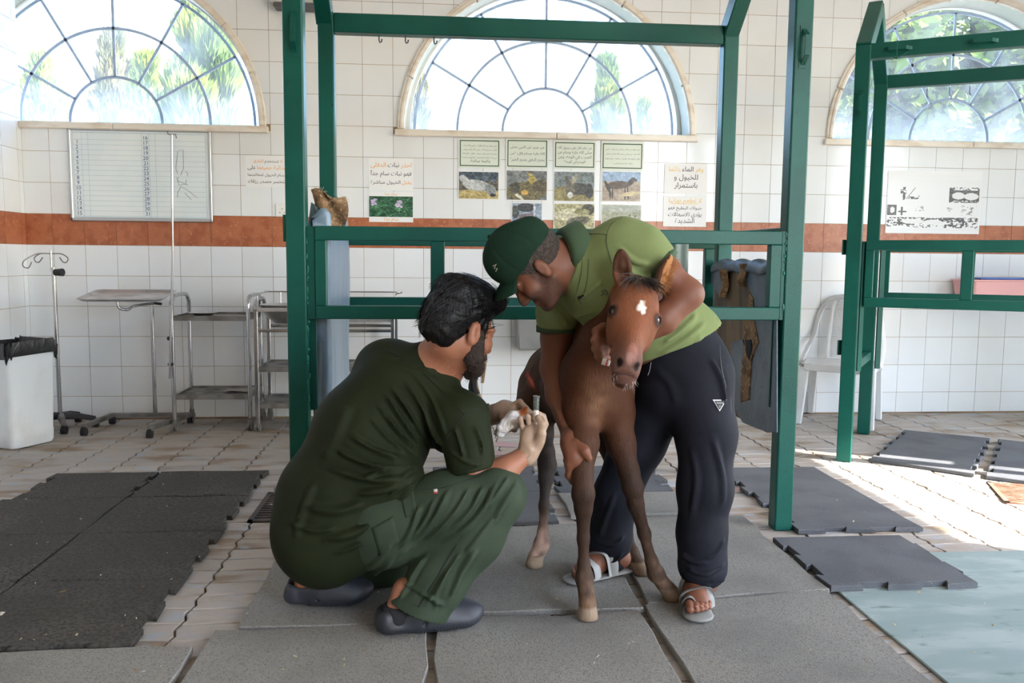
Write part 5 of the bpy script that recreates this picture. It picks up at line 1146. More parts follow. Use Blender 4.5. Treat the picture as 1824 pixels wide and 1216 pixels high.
def folds(V, F, lines, bv=None):
    """cloth folds: each line is (picture points, half width, height); a ridge with hollows beside it"""
    bv = bv or bvh_of(V, F); N = vnormals(V, F); disp = np.zeros(len(V))
    for pix, w, h in lines:
        P = [hit(bv, *p) for p in pix]; P = [p for p in P if p is not None]
        if len(P) < 2: continue
        P = np.array([np.array(q) for q in smooth_path(P, 5)]); m = np.all((V > P.min(0) - 3 * w) & (V < P.max(0) + 3 * w), axis=1)
        d, t = seg_dist(V[m], P); x = d / w; disp[m] += h * np.exp(-x * x * .8) * np.cos(1.7 * x) * np.clip(np.sin(np.clip(t, .02, .98) * PI) * 1.8, .15, 1)
    return V + N * disp[:, None]
def skin(name, V, F, mat, parent, col=None, smooth=True, extra=None):
    off = np.array(WL[parent.name]) if parent is not None else 0; me = bpy.data.meshes.new(name)
    me.vertices.add(len(V)); me.vertices.foreach_set('co', (V - off).astype(np.float32).ravel()); nf = len(F)
    me.loops.add(nf * 4); me.loops.foreach_set('vertex_index', np.asarray(F, np.int32).ravel()); me.polygons.add(nf)
    me.polygons.foreach_set('loop_start', np.arange(0, nf * 4, 4, dtype=np.int32)); 
    try: me.polygons.foreach_set('loop_total', np.full(nf, 4, np.int32))
    except Exception: pass
    me.update(calc_edges=True); me.validate(); me.polygons.foreach_set('use_smooth', np.ones(len(me.polygons), bool))
    ms = mat if isinstance(mat, (list, tuple)) else [mat]
    for m in ms: me.materials.append(m)
    if col is not None:
        C = np.clip(np.asarray(col, float), 0, 255) / 255; C = np.where(C <= .04045, C / 12.92, ((C + .055) / 1.055) ** 2.4)
        ca = me.color_attributes.new('Col', 'FLOAT_COLOR', 'POINT'); ca.data.foreach_set('color', np.concatenate([C, np.ones((len(C), 1))], 1).astype(np.float32).ravel())
    return link(name, me, parent)
def joinm(*ms):
    V = []; F = []; n = 0
    for v, f in ms: V.append(v); F.append(np.asarray(f) + n); n += len(v)
    return np.concatenate(V), np.concatenate(F)
def sstep(x, a, b): t = np.clip((x - a) / (b - a), 0, 1); return t * t * (3 - 2 * t)
def noise3(P, s, seed=0):
    """smooth value noise in space"""
    r = np.random.default_rng(seed); G = r.uniform(-1, 1, (32, 32, 32)); Q = P * s; i = np.floor(Q).astype(int); f = Q - i; f = f * f * (3 - 2 * f); out = 0
    for a in (0, 1):
        for b in (0, 1):
            for c in (0, 1): out = out + G[(i[:, 0] + a) % 32, (i[:, 1] + b) % 32, (i[:, 2] + c) % 32] * (f[:, 0] if a else 1 - f[:, 0]) * (f[:, 1] if b else 1 - f[:, 1]) * (f[:, 2] if c else 1 - f[:, 2])
    return out
def frame(f, u):
    f = nrm(f); u = np.array(u, float); u = nrm(u - f * (u @ f)); r = np.cross(f, u); return r, f, u     # right, forward, up
def hairs(name, roots, dirs, mat, parent, length=.05, n_seg=4, r=.0007, droop=(0, 0, -.3), jit=.25, seed=1):
    rg = np.random.default_rng(seed); b = MB()
    for p, d in zip(roots, dirs):
        p = np.array(p, float); d = nrm(np.array(d) + rg.normal(0, jit, 3)); L = length * rg.uniform(.6, 1.2); pts = [p]
        for k in range(n_seg): d = nrm(d + np.array(droop) * .25 + rg.normal(0, jit * .25, 3)); pts.append(pts[-1] + d * L / n_seg)
        b.tube([Vector(q) for q in pts], [r * (1 - .75 * k / n_seg) for k in range(n_seg + 1)], 3, cap=False)
    o = b.build(name, mat, parent, fix=False, smooth=True); return o
def head_solid(S, c, fr, s=1.0, k=.012, ears=True, neck=None, nose=1.0):
    """human head: skull, brow, cheeks, jaw, nose, lips, ears"""
    r, f, u = fr; P = lambda x, y, z: c + (r * x + f * y + u * z) * s; R = np.array([r, f, u])
    S.ball(P(0, -.012, .036), np.array([.073, .094, .084]) * s, .02, R); S.ball(P(0, .035, -.03), np.array([.06, .058, .078]) * s, .03, R)
    S.cone(P(0, .055, -.08), P(0, .078, -.098), .03 * s, .019 * s, .025)
    for q in (-1, 1):
        S.cone(P(q * .056, .0, -.045), P(q * .03, .062, -.092), .018 * s, .017 * s, .03); S.ball(P(q * .043, .066, -.024), .021 * s, .025)
        S.ball(P(q * .03, .098, .003), .0145 * s, .01, op='s'); S.ball(P(q * .031, .0785, .002), .0135 * s, .004)
        S.cone(P(q * .012, .093, .02), P(q * .044, .080, .021), .008 * s, .007 * s, .012); S.ball(P(q * .012, .1, -.037), .0085 * s, .008)
        if ears:
            E = np.array([nrm(r * q + f * -.25), nrm(f + r * q * .25), u]); S.ball(P(q * .079, -.006, -.006), np.array([.008, .019, .032]) * s, .008, E); S.ball(P(q * .077, -.004, -.024), np.array([.009, .012, .014]) * s, .008, E); S.ball(P(q * .089, .0, .0), np.array([.007, .010, .019]) * s, .005, E, op='s')
    S.cone(P(0, .092, .012), P(0, .113 * nose + .0, -.034), .008 * s, .0125 * s, .014); S.cone(P(-.018, .09, -.062), P(.018, .09, -.062), .006 * s, .006 * s, .008); S.cone(P(-.015, .087, -.072), P(.015, .087, -.072), .0065 * s, .0065 * s, .008); S.cone(P(-.028, .098, -.067), P(.028, .098, -.067), .0025, .0025, .006, op='s')
    if neck is not None: S.cone(P(0, -.022, -.05), neck, .056 * s, .06 * s, .03)
    return P
def hand_solid(S, wrist, palm, fingers, thumb, rw=.026, pn=(0, 0, 1), rf=.0085, k=.008):
    """palm flattened along pn; fingers: four lists of joints (knuckle .. tip); thumb: joints from the palm's side"""
    S.cone(wrist, palm, rw, rw * 1.15, .02, (pn, .55))
    for i, fg in enumerate(fingers):
        S.cone(palm + (np.array(fg[0]) - palm) * .2, fg[0], rw * .75, rf * 1.25, .02, (pn, .7))
        rs = [rf * 1.12, rf, rf * .95, rf * .8][:len(fg)]; 
        for j in range(len(fg) - 1): S.cone(fg[j], fg[j + 1], rs[j], rs[j + 1], .004)
    S.cone(wrist * .6 + palm * .4, thumb[0], rw * .8, rf * 1.5, .02)
    for j in range(len(thumb) - 1): S.cone(thumb[j], thumb[j + 1], rf * (1.4 - .2 * j), rf * (1.2 - .2 * j), .006)
# ================================================================== the foal
fo = thing('foal', 'young brown foal with a white forehead star held by the standing man', 'foal', (0.55, 2.65, 0))
S = Solid()
# trunk, neck
S.chain([A(1064, 700, 2.57), A(1044, 690, 2.72), A(1012, 682, 2.9), A(992, 668, 3.02)], [.105, .128, .13, .118], .05)
S.ball(A(1064, 665, 2.56), [.105, .1, .12], .06); S.ball(A(1040, 735, 2.53), .062, .04); S.ball(A(1094, 735, 2.54), .062, .04)
S.chain([A(1068, 660, 2.60), A(1090, 600, 2.50), A(1126, 540, 2.39)], [.095, .078, .062], .05); S.chain([A(1020, 612, 2.78), A(1064, 590, 2.62), A(1126, 515, 2.40)], [.05, .05, .045], .05)
# head: axis from the poll to the muzzle
hp = A(1141, 500, 2.325); hm = A(1113, 666, 2.20); hu = nrm(hp - hm); hl = nrm(A(1172, 580, 2.27) - A(1086, 556, 2.29)); hl = nrm(hl - hu * (hl @ hu)); hf = np.cross(hl, hu); hf = hf if hf[1] < 0 else -hf
HP = lambda x, y, z: hm + hl * x + hf * y + hu * z
LH = np.linalg.norm(hp - hm); RH = np.array([hl, hf, hu])
S.ball(HP(0, -.03, LH * .80), [.063, .058, .072], .03, RH); S.ball(HP(0, -.008, LH * .62), [.066, .05, .07], .03, RH)
S.cone(HP(0, -.02, LH * .55), HP(0, .0, LH * .2), .052, .036, .03, (hf, .85)); S.ball(HP(0, -.004, LH * .07), [.040, .038, .046], .025, RH); S.ball(HP(.0, -.018, -.012), [.030, .027, .022], .015, RH)
for q in (-1, 1):
    S.ball(HP(q * .04, -.05, LH * .52), [.026, .045, .06], .03, RH); S.ball(HP(q * .058, .004, LH * .61), [.020, .02, .018], .015, RH); S.ball(HP(q * .068, .012, LH * .60), [.012, .013, .0105], .006, RH, op='s')
    S.cone(HP(q * .022, .026, LH * .09), HP(q * .027, .036, LH * .03), .009, .012, .006, op='s'); S.cone(HP(q * .014, .03, LH * .09), HP(q * .030, .020, LH * .13), .009, .006, .012)
S.cone(HP(-.026, .024, -LH * .03), HP(.026, .024, -LH * .03), .0035, .0035, .006, op='s')
S.cone(HP(0, .016, LH * .5), HP(0, .022, LH * .18), .026, .022, .02)
# ears
def ear(base, tip, w, open_dir, S):
    ax = nrm(tip - base); L = np.linalg.norm(tip - base); o = nrm(np.array(open_dir) - ax * (np.array(open_dir) @ ax)); sd = np.cross(ax, o); R = np.array([sd, o, ax]); m = base + ax * L * .5
    S.ball(m - ax * .004, [w, w * .62, L * .56], .012, R); S.ball(m + o * w * .55 + ax * L * .04, [w * .68, w * .62, L * .46], .004, R, op='s'); S.cone(base + ax * L * .6, tip, w * .45, .004, .012)
ear(A(1110, 512, 2.335), A(1106, 446, 2.32), .028, (-.3, -1, .1), S); ear(A(1166, 522, 2.335), A(1194, 457, 2.335), .026, (.75, -.6, -.1), S)
# fore legs
g1 = [A(1036, 735, 2.530), A(1040, 790, 2.455), A(1038, 845, 2.422), A(1039, 880, 2.403), A(1039, 905, 2.407), A(1039, 960, 2.412), A(1040, 1005, 2.410), A(1041, 1030, 2.405), A(1044, 1055, 2.391), A(1046, 1070, 2.385)]
S.chain(g1, [.058, .043, .030, .0315, .024, .0165, .0165, .0245, .020, .024], .018); S.cone(A(1046, 1066, 2.387), A(1047, 1102, 2.383), .0255, .031, .006)
g2 = [A(1094, 735, 2.550), A(1106, 790, 2.505), A(1120, 840, 2.480), A(1127, 868, 2.463), A(1132, 895, 2.465), A(1147, 950, 2.480), A(1160, 1000, 2.495), A(1168, 1020, 2.503), A(1182, 1040, 2.507), A(1190, 1050, 2.507)]
S.chain(g2, [.058, .043, .030, .030, .024, .018, .018, .0245, .019, .023], .018); S.cone(A(1189, 1048, 2.507), A(1197, 1060, 2.508), .024, .0305, .006)
# hind legs
g3 = [A(965, 690, 2.980), A(956, 725, 2.915), A(965, 770, 2.910), A(972, 805, 2.925), A(975, 828, 2.930), A(973, 850, 2.915), A(969, 900, 2.885), A(967, 945, 2.860), A(964, 970, 2.845), A(957, 988, 2.827), A(953, 995, 2.821)]
S.chain(g3, [.088, .072, .040, .029, .030, .024, .016, .016, .0255, .021, .024], .02); S.cone(A(954, 990, 2.825), A(952, 1004, 2.817), .025, .032, .006)
g4 = [A(1040, 690, 2.980), A(1070, 740, 2.935), A(1085, 790, 2.950), A(1095, 835, 2.955), A(1105, 880, 2.905), A(1117, 950, 2.815), A(1124, 985, 2.765), A(1132, 1002, 2.745), A(1138, 1010, 2.735)]
S.chain(g4, [.08, .065, .04, .031, .024, .018, .025, .021, .024], .02); S.cone(A(1137, 1008, 2.737), A(1144, 1017, 2.727), .024, .031, .006)
S.chain([A(985, 640, 3.12), A(975, 690, 3.15), A(972, 740, 3.14)], [.022, .028, .014], .02)
S.half((0, 0, 0.0215), (0, 0, -1))
V, F = S.mesh(.0043); V = relax(V, F, 1, .3)
u_, v_ = pjn(V); N = vnormals(V, F)
V = V + N * (noise3(V, 28, 3) * .0016)[:, None]
C = np.tile(np.array([104., 64., 42.]), (len(V), 1))
def mixc(C, m, c): m = np.clip(m, 0, 1)[:, None]; return C * (1 - m) + np.array(c, float) * m
n1 = noise3(V, 14, 1); n2 = noise3(V, 45, 2)
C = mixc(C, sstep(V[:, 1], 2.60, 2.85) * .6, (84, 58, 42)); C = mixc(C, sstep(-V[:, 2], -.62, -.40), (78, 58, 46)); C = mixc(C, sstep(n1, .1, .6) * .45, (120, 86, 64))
hd = (V - hm) @ hu; hx = (V - hm) @ hl; hy = (V - hm) @ hf; ish = (hy > -.075 - .25 * np.clip(.12 - hd, 0, .1)) & (hd > -.03) & (np.abs(hx) < .12)
Ch = np.tile(np.array([134., 82., 56.]), (len(V), 1)); Ch = mixc(Ch, sstep(np.abs(hx), .02, .055) * .45, (112, 70, 50)); Ch = mixc(Ch, sstep(-hd, -.12, -.02), (104, 74, 64)); Ch = mixc(Ch, sstep(-((hx - .004) ** 2 / .018 ** 2 + (hd - .045) ** 2 / .035 ** 2), -1.2, -.3) * .6 * (hy > .01), (176, 120, 108))
Ch = mixc(Ch, sstep(n2 + n1 * .6, .35, .9) * .35, (96, 62, 46)); Ch = mixc(Ch, (hd > LH + .005) * .8, (74, 50, 38)); Ch = mixc(Ch, (((V[:, 0] - A(1168, 510, 2.335)[0]) > .012) & (hd > LH * .93) & (N[:, 0] > .1)) * .9, (196, 138, 84))
C = C * np.array([.74, .72, .72]); w = np.where(ish, 1.0, 0.0); C = C * (1 - w[:, None]) + Ch * w[:, None]
st = (u_ - 1143) ** 2 / 7.5 ** 2 + (v_ - 548) ** 2 / 11 ** 2 + noise3(V, 160, 9) * .9; C = mixc(C, ish * (hy > 0) * sstep(-st, -1.5, -.6), (236, 230, 222))
C = mixc(C, ish * sstep(-((u_ - 1122) ** 2 / 9 ** 2 + (v_ - 640) ** 2 / 14 ** 2) + n2 * .4, -1.2, 0) * .35, (214, 196, 186))
lg = sstep(-V[:, 2], -.30, -.12); C = mixc(C, lg * .6, (88, 70, 58)); C = mixc(C, lg * sstep(n2, 0, .6) * .5, (132, 108, 88))
C = mixc(C, sstep(-V[:, 2], -.115, -.075) * (V[:, 1] < 2.7) * .55, (150, 118, 92)); hind = (V[:, 1] > 2.8) & (V[:, 0] < .45); C = mixc(C, hind * sstep(-V[:, 2], -.22, -.10) * (.6 + .5 * n2), (182, 150, 134)); C = mixc(C, hind * sstep(V[:, 2], .19, .25) * sstep(-V[:, 2], -.62, -.45) * .75, (56, 52, 52))
C = mixc(C, sstep(-V[:, 2], -.066, -.058), (152, 132, 112)); C = mixc(C, sstep(-V[:, 2], -.045, -.02) * .4, (116, 96, 78))
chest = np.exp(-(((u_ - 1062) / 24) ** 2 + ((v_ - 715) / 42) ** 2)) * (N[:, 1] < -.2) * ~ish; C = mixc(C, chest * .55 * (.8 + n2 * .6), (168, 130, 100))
wd, wt = seg_dist(V, np.array([A(938, 664, 2.93), A(944, 680, 2.91), A(953, 694, 2.9)])); wnd = (V[:, 1] < 3.0) & hind
C = mixc(C, ((V[:, 1] > 2.78) & (V[:, 1] < 3.08)) * sstep(-np.hypot((u_ - 945 - (v_ - 679) * .42) / 6.5, (v_ - 679) / 20) + n2 * .35, -1.05, -.55), (150, 52, 36)); C = mixc(C, ((V[:, 1] > 2.78) & (V[:, 1] < 3.08)) * sstep(-np.hypot((u_ - 947 - (v_ - 681) * .42) / 3, (v_ - 681) / 15) + n2 * .5, -.9, -.4), (206, 104, 70))
C = mixc(C, sum(sstep(-np.linalg.norm((V - HP(q_ * .0235, .030, LH * .06)) @ RH.T / np.array([.009, .014, .014]), axis=1), -1.15, -.7) for q_ in (-1, 1)), (26, 18, 16))
C = mixc(C, sum(sstep(-np.linalg.norm((V - HP(q_ * .060, .008, LH * .60)) @ RH.T / np.array([.02, .024, .020]), axis=1), -1.2, -.8) for q_ in (-1, 1)) * .75, (52, 36, 30))
C = mixc(C, ish * sstep(-np.abs(hd + LH * .03), -.004, -.001) * (hy > .0) * .7, (50, 34, 30))
m_coat = M('foal_coat', (1, 1, 1), .62, vcol='Col', bump=.55, bsc=190, stretch=(1, 1, .35), sheen=.03, spec=.15, bdist=.004)
skin('body', V, F, m_coat, fo, C)
fbv = bvh_of(V, F)
m_eye = M('dark_wet_eye', srgb(22, 16, 14), .06, spec=.8)
for q in (-1, 1): MB().ell(HP(q * .0535, .004, LH * .603), (.0165, .0165, .0165), 14, 10).build('eye', m_eye, fo, smooth=True)
m_mane = M('dark_mane_hair', srgb(44, 34, 30), .5, sheen=.3); m_fuzz = M('pale_whisker', srgb(206, 196, 186), .6)
rt = []; dr = []
for k in range(130):
    x = RNG.uniform(-.032, .036); p = HP(x, .012 + RNG.uniform(-.02, .014), LH * (.985 + RNG.uniform(-.02, .03))); rt.append(p); dr.append(hf * .55 - hu * .55 + hl * (.9 * x / .03 + .15))
hairs('forelock', rt, dr, m_mane, fo, .06, 5, .0013, (0, -.1, -.5), .3, 5)
rt = []; dr = []
for k in range(90):
    t_ = RNG.uniform(.25, 1); p = A(1012, 604, 2.78) * (1 - t_) + A(1112, 512, 2.44) * t_ + np.array([RNG.normal(0, .008), RNG.normal(0, .01), .028 + .012 * t_]); rt.append(p); dr.append((-.5, -.2, .6))
hairs('mane', rt, dr, m_mane, fo, .035, 4, .0012, (-.3, 0, -.9), .2, 6)
rt = [A(1000 + RNG.uniform(-14, 22), 604 + RNG.uniform(-6, 4), 2.74) for _ in range(60)]; hairs('withers_tuft', rt, [(-.6, -.2, .7)] * 60, m_fuzz, fo, .035, 4, .0008, (-.2, 0, -.4), .35, 7)
rt = []; dr = []
for k in range(34): q = HP(RNG.uniform(-.03, .03), .0 + RNG.uniform(-.02, .012), RNG.uniform(-.02, .01)); rt.append(q); dr.append((RNG.normal(0, .3), -.2, -.9))
hairs('whiskers', rt, dr, m_fuzz, fo, .03, 4, .0005, (0, 0, -.3), .3, 8)
rt = []; dr = []
for k in range(260):
    t_ = RNG.uniform(0, 1); p = A(1168, 522, 2.33) * (1 - t_) + A(1192, 465, 2.33) * t_ + np.array([.012 + RNG.normal(0, .004), -.014 + RNG.normal(0, .006), 0]); rt.append(p); dr.append((.6, -.35, .25))
hairs('ear_fringe', rt, dr, M('golden_hair', srgb(190, 132, 78), .6), fo, .020, 3, .0006, (0, 0, -.5), .35, 9)
# ================================================================== the crouching man in scrubs
m_skin_l = M('light_brown_skin', srgb(164, 110, 84), .5, c2=srgb(150, 94, 70), sc2=9, lo=.4, hi=.7, c3=srgb(174, 120, 94), sc3=60, sss=.12, bump=.12, bsc=260, bdist=.002)
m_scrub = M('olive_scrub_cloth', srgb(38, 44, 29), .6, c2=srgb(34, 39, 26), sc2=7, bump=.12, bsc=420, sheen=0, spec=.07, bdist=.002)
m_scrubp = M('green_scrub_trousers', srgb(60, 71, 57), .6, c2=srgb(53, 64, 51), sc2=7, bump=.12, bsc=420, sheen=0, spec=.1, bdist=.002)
m_hairb = M('black_hair', srgb(10, 9, 10), .42, c2=srgb(17, 16, 18), sc2=30, stretch=(1, 1, .25), spec=.28, bump=.6, bsc=120, bdist=.006)
m_beard = M('dark_beard', srgb(40, 31, 27), .7, c2=srgb(64, 50, 42), sc2=150, bump=.8, bsc=240, bdist=.005)
m_glove = M('cream_latex', srgb(180, 152, 130), .45, c2=srgb(168, 140, 118), sc2=20, sss=.1, bump=.25, bsc=70, bdist=.004)
m_clog = M('charcoal_foam_rubber', srgb(38, 41, 48), .5, c2=srgb(47, 50, 58), sc2=6, bump=.1, bsc=300)
m_seam = M('dark_stitching', srgb(14, 17, 12), .8)
vet = thing('person', 'crouching man in dark green scrubs and latex gloves holding a syringe', 'person', (-0.1, 2.45, 0))
vLs, vRs = A(690, 660, 2.66), A(822, 748, 2.46); vNk = A(785, 640, 2.58)
hc = A(820, 584, 2.53); hfr = frame((.76, .52, -.30), (.20, .06, .95)); HS = 1.08
Rw = A(941, 806, 2.42); Re = A(848, 850, 2.40); Lw = A(877, 736, 2.62); Le = A(800, 770, 2.70)
# body
S = Solid(); P = head_solid(S, hc, hfr, HS, neck=vNk)
S.cone(vNk, A(760, 680, 2.60), .064, .10, .05); S.chain([A(745, 690, 2.59), A(660, 800, 2.56), A(596, 925, 2.52)], [.11, .13, .135], .05); S.cone(vLs, vRs, .055, .055, .04)
S.chain([vRs, A(838, 825, 2.41), Re], [.05, .043, .038], .02); S.chain([Re, A(900, 836, 2.40), Rw], [.040, .038, .026], .015)
S.chain([vLs, Le, Lw], [.05, .04, .027], .02)
S.chain([A(612, 955, 2.47), A(890, 885, 2.38), A(728, 1085, 2.36)], [.10, .06, .04], .02); S.chain([A(575, 945, 2.58), A(800, 930, 2.76), A(575, 1035, 2.6)], [.10, .06, .04], .02)
Vb, Fb = S.mesh(.005)
# right foot, inside the clog
skin('body', Vb, Fb, m_skin_l, vet)
MB().ell(P(.031, .0792, .002), .0128, 12, 8).build('eye', M('eye_white', srgb(226, 220, 214), .2), vet, smooth=True)
# hair
r_, f_, u_h = hfr
H = Solid(); Rm = np.array([r_, f_, u_h])
H.ball(P(0, -.018, .048), [.086, .106, .088], .02, Rm); H.ball(P(0, -.06, .0), [.076, .066, .082], .03, Rm); H.ball(P(0, .045, .098), [.066, .066, .042], .03, Rm); H.ball(P(.0, .085, .10), [.05, .035, .03], .03, Rm); H.ball(P(0, -.02, .105), [.07, .085, .045], .03, Rm)
for q in (-1, 1): H.cone(P(q * .076, .022, .03), P(q * .074, .028, -.045), .011, .007, .01)
H.ball(P(0, .088, -.015), [.075, .062, .078], .012, Rm, op='s')
for q in (-1, 1): H.ball(P(q * .09, -.004, -.008), [.026, .026, .036], .008, Rm, op='s')
H.half(P(0, -.05, -.075), -u_h * .8 - f_ * .45)
V, F = H.mesh(.004); N = vnormals(V, F); q = (V - hc) @ Rm.T
ang = np.arctan2(q[:, 0], q[:, 2] - .03) * 16 + q[:, 1] * 30
V = V + N * (np.sin(ang + noise3(V, 30, 4) * 3) * .0012 + noise3(V * np.array([1, 1, .6]), 70, 5) * .0016 + noise3(V, 18, 6) * .0035)[:, None]
skin('hair', V, F, m_hairb, vet)
hv = bvh_of(V, F); rt = []; dr = []
idx = RNG.choice(len(V), 2600)
for i in idx:
    b_ = q[i]
    if b_[1] > .12 or b_[2] < -.015: continue
    d = -f_ * .85 - u_h * (.35 if b_[1] < .02 else -.1) + r_ * b_[0] * 2.0; d = d - N[i] * (d @ N[i]); rt.append(V[i] - N[i] * .001); dr.append(d + N[i] * .04)
hairs('hair_strands', rt, dr, m_hairb, vet, .055, 5, .0010, (0, 0, -.2), .04, 11)
# beard
B = Solid(); B.cone(P(0, .056, -.086), P(0, .080, -.106), .038, .028, .02)
for s_ in (-1, 1):
    B.cone(P(s_ * .070, .022, .015), P(s_ * .066, .022, -.03), .011, .020, .012); B.cone(P(s_ * .064, .018, -.035), P(s_ * .058, .028, -.065), .022, .027, .02); B.cone(P(s_ * .058, .028, -.065), P(s_ * .032, .068, -.096), .027, .027, .02); B.cone(P(s_ * .034, .085, -.062), P(s_ * .008, .104, -.052), .010, .007, .008)
V, F = B.mesh(.004); N = vnormals(V, F); V = V + N * (noise3(V, 120, 4) * .0018)[:, None]; skin('beard', V, F, m_beard, vet)
idx = RNG.choice(len(V), 700); hairs('beard_hairs', V[idx], [N[i] * .7 + np.array([.1, 0, -.7]) for i in idx], m_beard, vet, .012, 3, .0006, (0, 0, -.4), .3, 12)
b = MB(); b.tube([Vector(P(.018, .089, .026)), Vector(P(.034, .086, .031)), Vector(P(.05, .072, .027))], [.004, .0045, .002], 6, flat=.7); b.build('eyebrow', m_beard, vet, smooth=True)
# scrub top
T = Solid(); T.cone(vLs, vRs, .083, .080, .06); T.cone(A(770, 650, 2.60), A(735, 690, 2.60), .078, .125, .06)
T.chain([A(735, 705, 2.59), A(655, 800, 2.56), A(600, 890, 2.53), A(585, 945, 2.51)], [.132, .160, .168, .155], .06); T.ball(A(575, 955, 2.49), [.135, .14, .135], .06); T.ball(A(640, 950, 2.43), [.10, .09, .10], .06)
T.ball(A(690, 705, 2.58), [.10, .11, .12], .08); T.ball(A(640, 760, 2.55), [.12, .13, .13], .08); T.ball(A(700, 860, 2.42), [.09, .07, .09], .07)
T.chain([vRs, A(836, 790, 2.42), A(838, 824, 2.405)], [.080, .069, .068], .035); T.chain([vLs, A(750, 720, 2.74), Le], [.085, .075, .07], .06)
nk = A(797, 628, 2.56); T.cut_local(nk, nrm(hc - A(745, 690, 2.59)), nk + nrm(hc - A(745, 690, 2.59)) * .075, .085)
sl = A(846, 838, 2.40); T.cut_local(sl, nrm(A(850, 860, 2.40) - A(836, 795, 2.42)), sl, .13)
T.ball(A(905, 760, 2.55), [.075, .2, .1], .02, op='s')
hemn = nrm(A(640, 985, 2.40) - A(690, 850, 2.42)); 
V, F = T.mesh(.0052)
tb = bvh_of(V, F)
FL = [([(735, 665), (765, 705), (785, 745), (795, 780)], .009, .006), ([(672, 720), (700, 760), (735, 800), (765, 818)], .009, .007), ([(660, 745), (690, 780), (725, 810), (760, 822)], .009, .006), ([(705, 720), (735, 760), (765, 800)], .008, .006), ([(715, 850), (735, 835), (762, 826)], .008, .006), ([(690, 885), (720, 865), (750, 845)], .009, .006), ([(600, 985), (650, 965), (700, 940)], .012, .006), ([(520, 930), (560, 945), (600, 940)], .014, .006), ([(640, 820), (690, 832), (740, 830)], .008, .006), ([(700, 692), (730, 735), (765, 790), (786, 800)], .013, .011), ([(688, 705), (715, 745), (745, 790), (772, 812)], .012, .010), ([(690, 742), (715, 775), (745, 812), (768, 826)], .013, .010), ([(722, 680), (752, 725), (778, 775), (790, 795)], .012, .008),
      ([(625, 775), (665, 800), (710, 818), (765, 826)], .014, .010), ([(600, 800), (650, 825), (700, 838), (760, 835)], .014, .010), ([(580, 830), (640, 850), (690, 855), (745, 846)], .016, .010), ([(650, 850), (672, 842), (690, 838)], .012, .008), ([(635, 880), (690, 870), (735, 852)], .016, .010),
      ([(580, 960), (640, 945), (700, 905), (735, 865)], .020, .011), ([(640, 945), (665, 925), (700, 915)], .012, .006), ([(545, 900), (600, 910), (650, 895)], .022, .008), ([(700, 640), (740, 655), (780, 662)], .014, .006), ([(745, 655), (790, 680), (830, 700)], .013, .006),
      ([(810, 760), (820, 790), (826, 815)], .010, .007), ([(845, 760), (856, 785), (860, 810)], .010, .006), ([(800, 800), (830, 822), (858, 828)], .009, .006), ([(560, 860), (540, 910), (525, 960)], .02, .006), ([(620, 720), (600, 770), (575, 820)], .03, .006), ([(795, 835), (830, 832), (862, 822)], .007, .004)]
V = folds(V, F, [(a_, w_ * .8, h_ * 1.8) for a_, w_, h_ in FL], tb); N = vnormals(V, F); V = V + N * (noise3(V, 9, 2) * .004)[:, None]
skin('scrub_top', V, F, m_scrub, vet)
tb = bvh_of(V, F)
def seam(pix, bv, mat, par, r=.0016, name='seam'):
    P_ = [hit(bv, *p) for p in pix]; P_ = [p for p in P_ if p is not None]
    if len(P_) < 2: return
    d = [Vector(p) + (CAM - Vector(p)).normalized() * .0006 for p in P_]; b = MB(); b.tube(smooth_path(d, 4), r, 5); b.build(name, mat, par, smooth=True)
seam([(656, 614), (690, 625), (720, 640), (755, 665), (785, 695), (810, 722), (828, 738)], tb, m_seam, vet); seam([(848, 724), (826, 740), (806, 765), (792, 790), (787, 803)], tb, m_seam, vet)
seam([(764, 603), (785, 612), (805, 628), (822, 648), (832, 668)], tb, m_seam, vet, .003, 'neckline'); seam([(800, 834), (830, 838), (858, 826)], tb, m_seam, vet, .0014)
# trousers
Q = Solid()
Q.chain([A(620, 955, 2.50), A(690, 935, 2.44), A(800, 902, 2.40), A(884, 880, 2.385)], [.118, .114, .098, .080], .05)
Q.chain([A(886, 882, 2.385), A(845, 955, 2.375), A(782, 1030, 2.36), A(742, 1092, 2.345), A(734, 1112, 2.345)], [.079, .083, .080, .084, .086], .03)
Q.chain([A(600, 950, 2.60), A(700, 945, 2.70), A(790, 935, 2.76)], [.12, .10, .08], .05); Q.chain([A(790, 935, 2.76), A(690, 1000, 2.70), A(585, 1022, 2.62)], [.08, .075, .06], .03)
h0 = A(750, 1087, 2.345); Q.cut_local(h0, nrm(A(738, 1120, 2.35) - A(752, 1086, 2.355)), A(752, 1110, 2.355), .135)
V, F = Q.mesh(.0052); qb = bvh_of(V, F)
FL = [([(920, 858), (900, 890), (880, 925)], .010, .006), ([(905, 850), (885, 880), (870, 905)], .010, .006), ([(885, 860), (865, 900), (835, 935), (790, 965)], .011, .008), ([(860, 868), (840, 905), (805, 940)], .011, .008), ([(835, 870), (815, 905), (780, 945), (740, 975)], .011, .008), ([(800, 872), (785, 905), (765, 935), (740, 960)], .012, .008), ([(775, 890), (760, 925), (735, 955)], .011, .007), ([(750, 900), (735, 940), (712, 975)], .011, .008),
      ([(730, 975), (690, 1005), (640, 1030)], .014, .008), ([(700, 965), (680, 990), (655, 1010)], .011, .007), ([(850, 975), (820, 1020), (800, 1065)], .012, .008), ([(820, 985), (790, 1030), (760, 1075)], .012, .008), ([(880, 920), (850, 960), (830, 985)], .011, .006), ([(725, 1040), (760, 1060), (790, 1078)], .012, .007), ([(800, 1010), (780, 1050), (775, 1085)], .010, .006), ([(760, 990), (735, 1030), (712, 1065)], .012, .006)]
V = folds(V, F, [(a_, w_ * .8, h_ * 1.9) for a_, w_, h_ in FL], qb); N = vnormals(V, F); V = V + N * (noise3(V, 11, 8) * .003)[:, None]
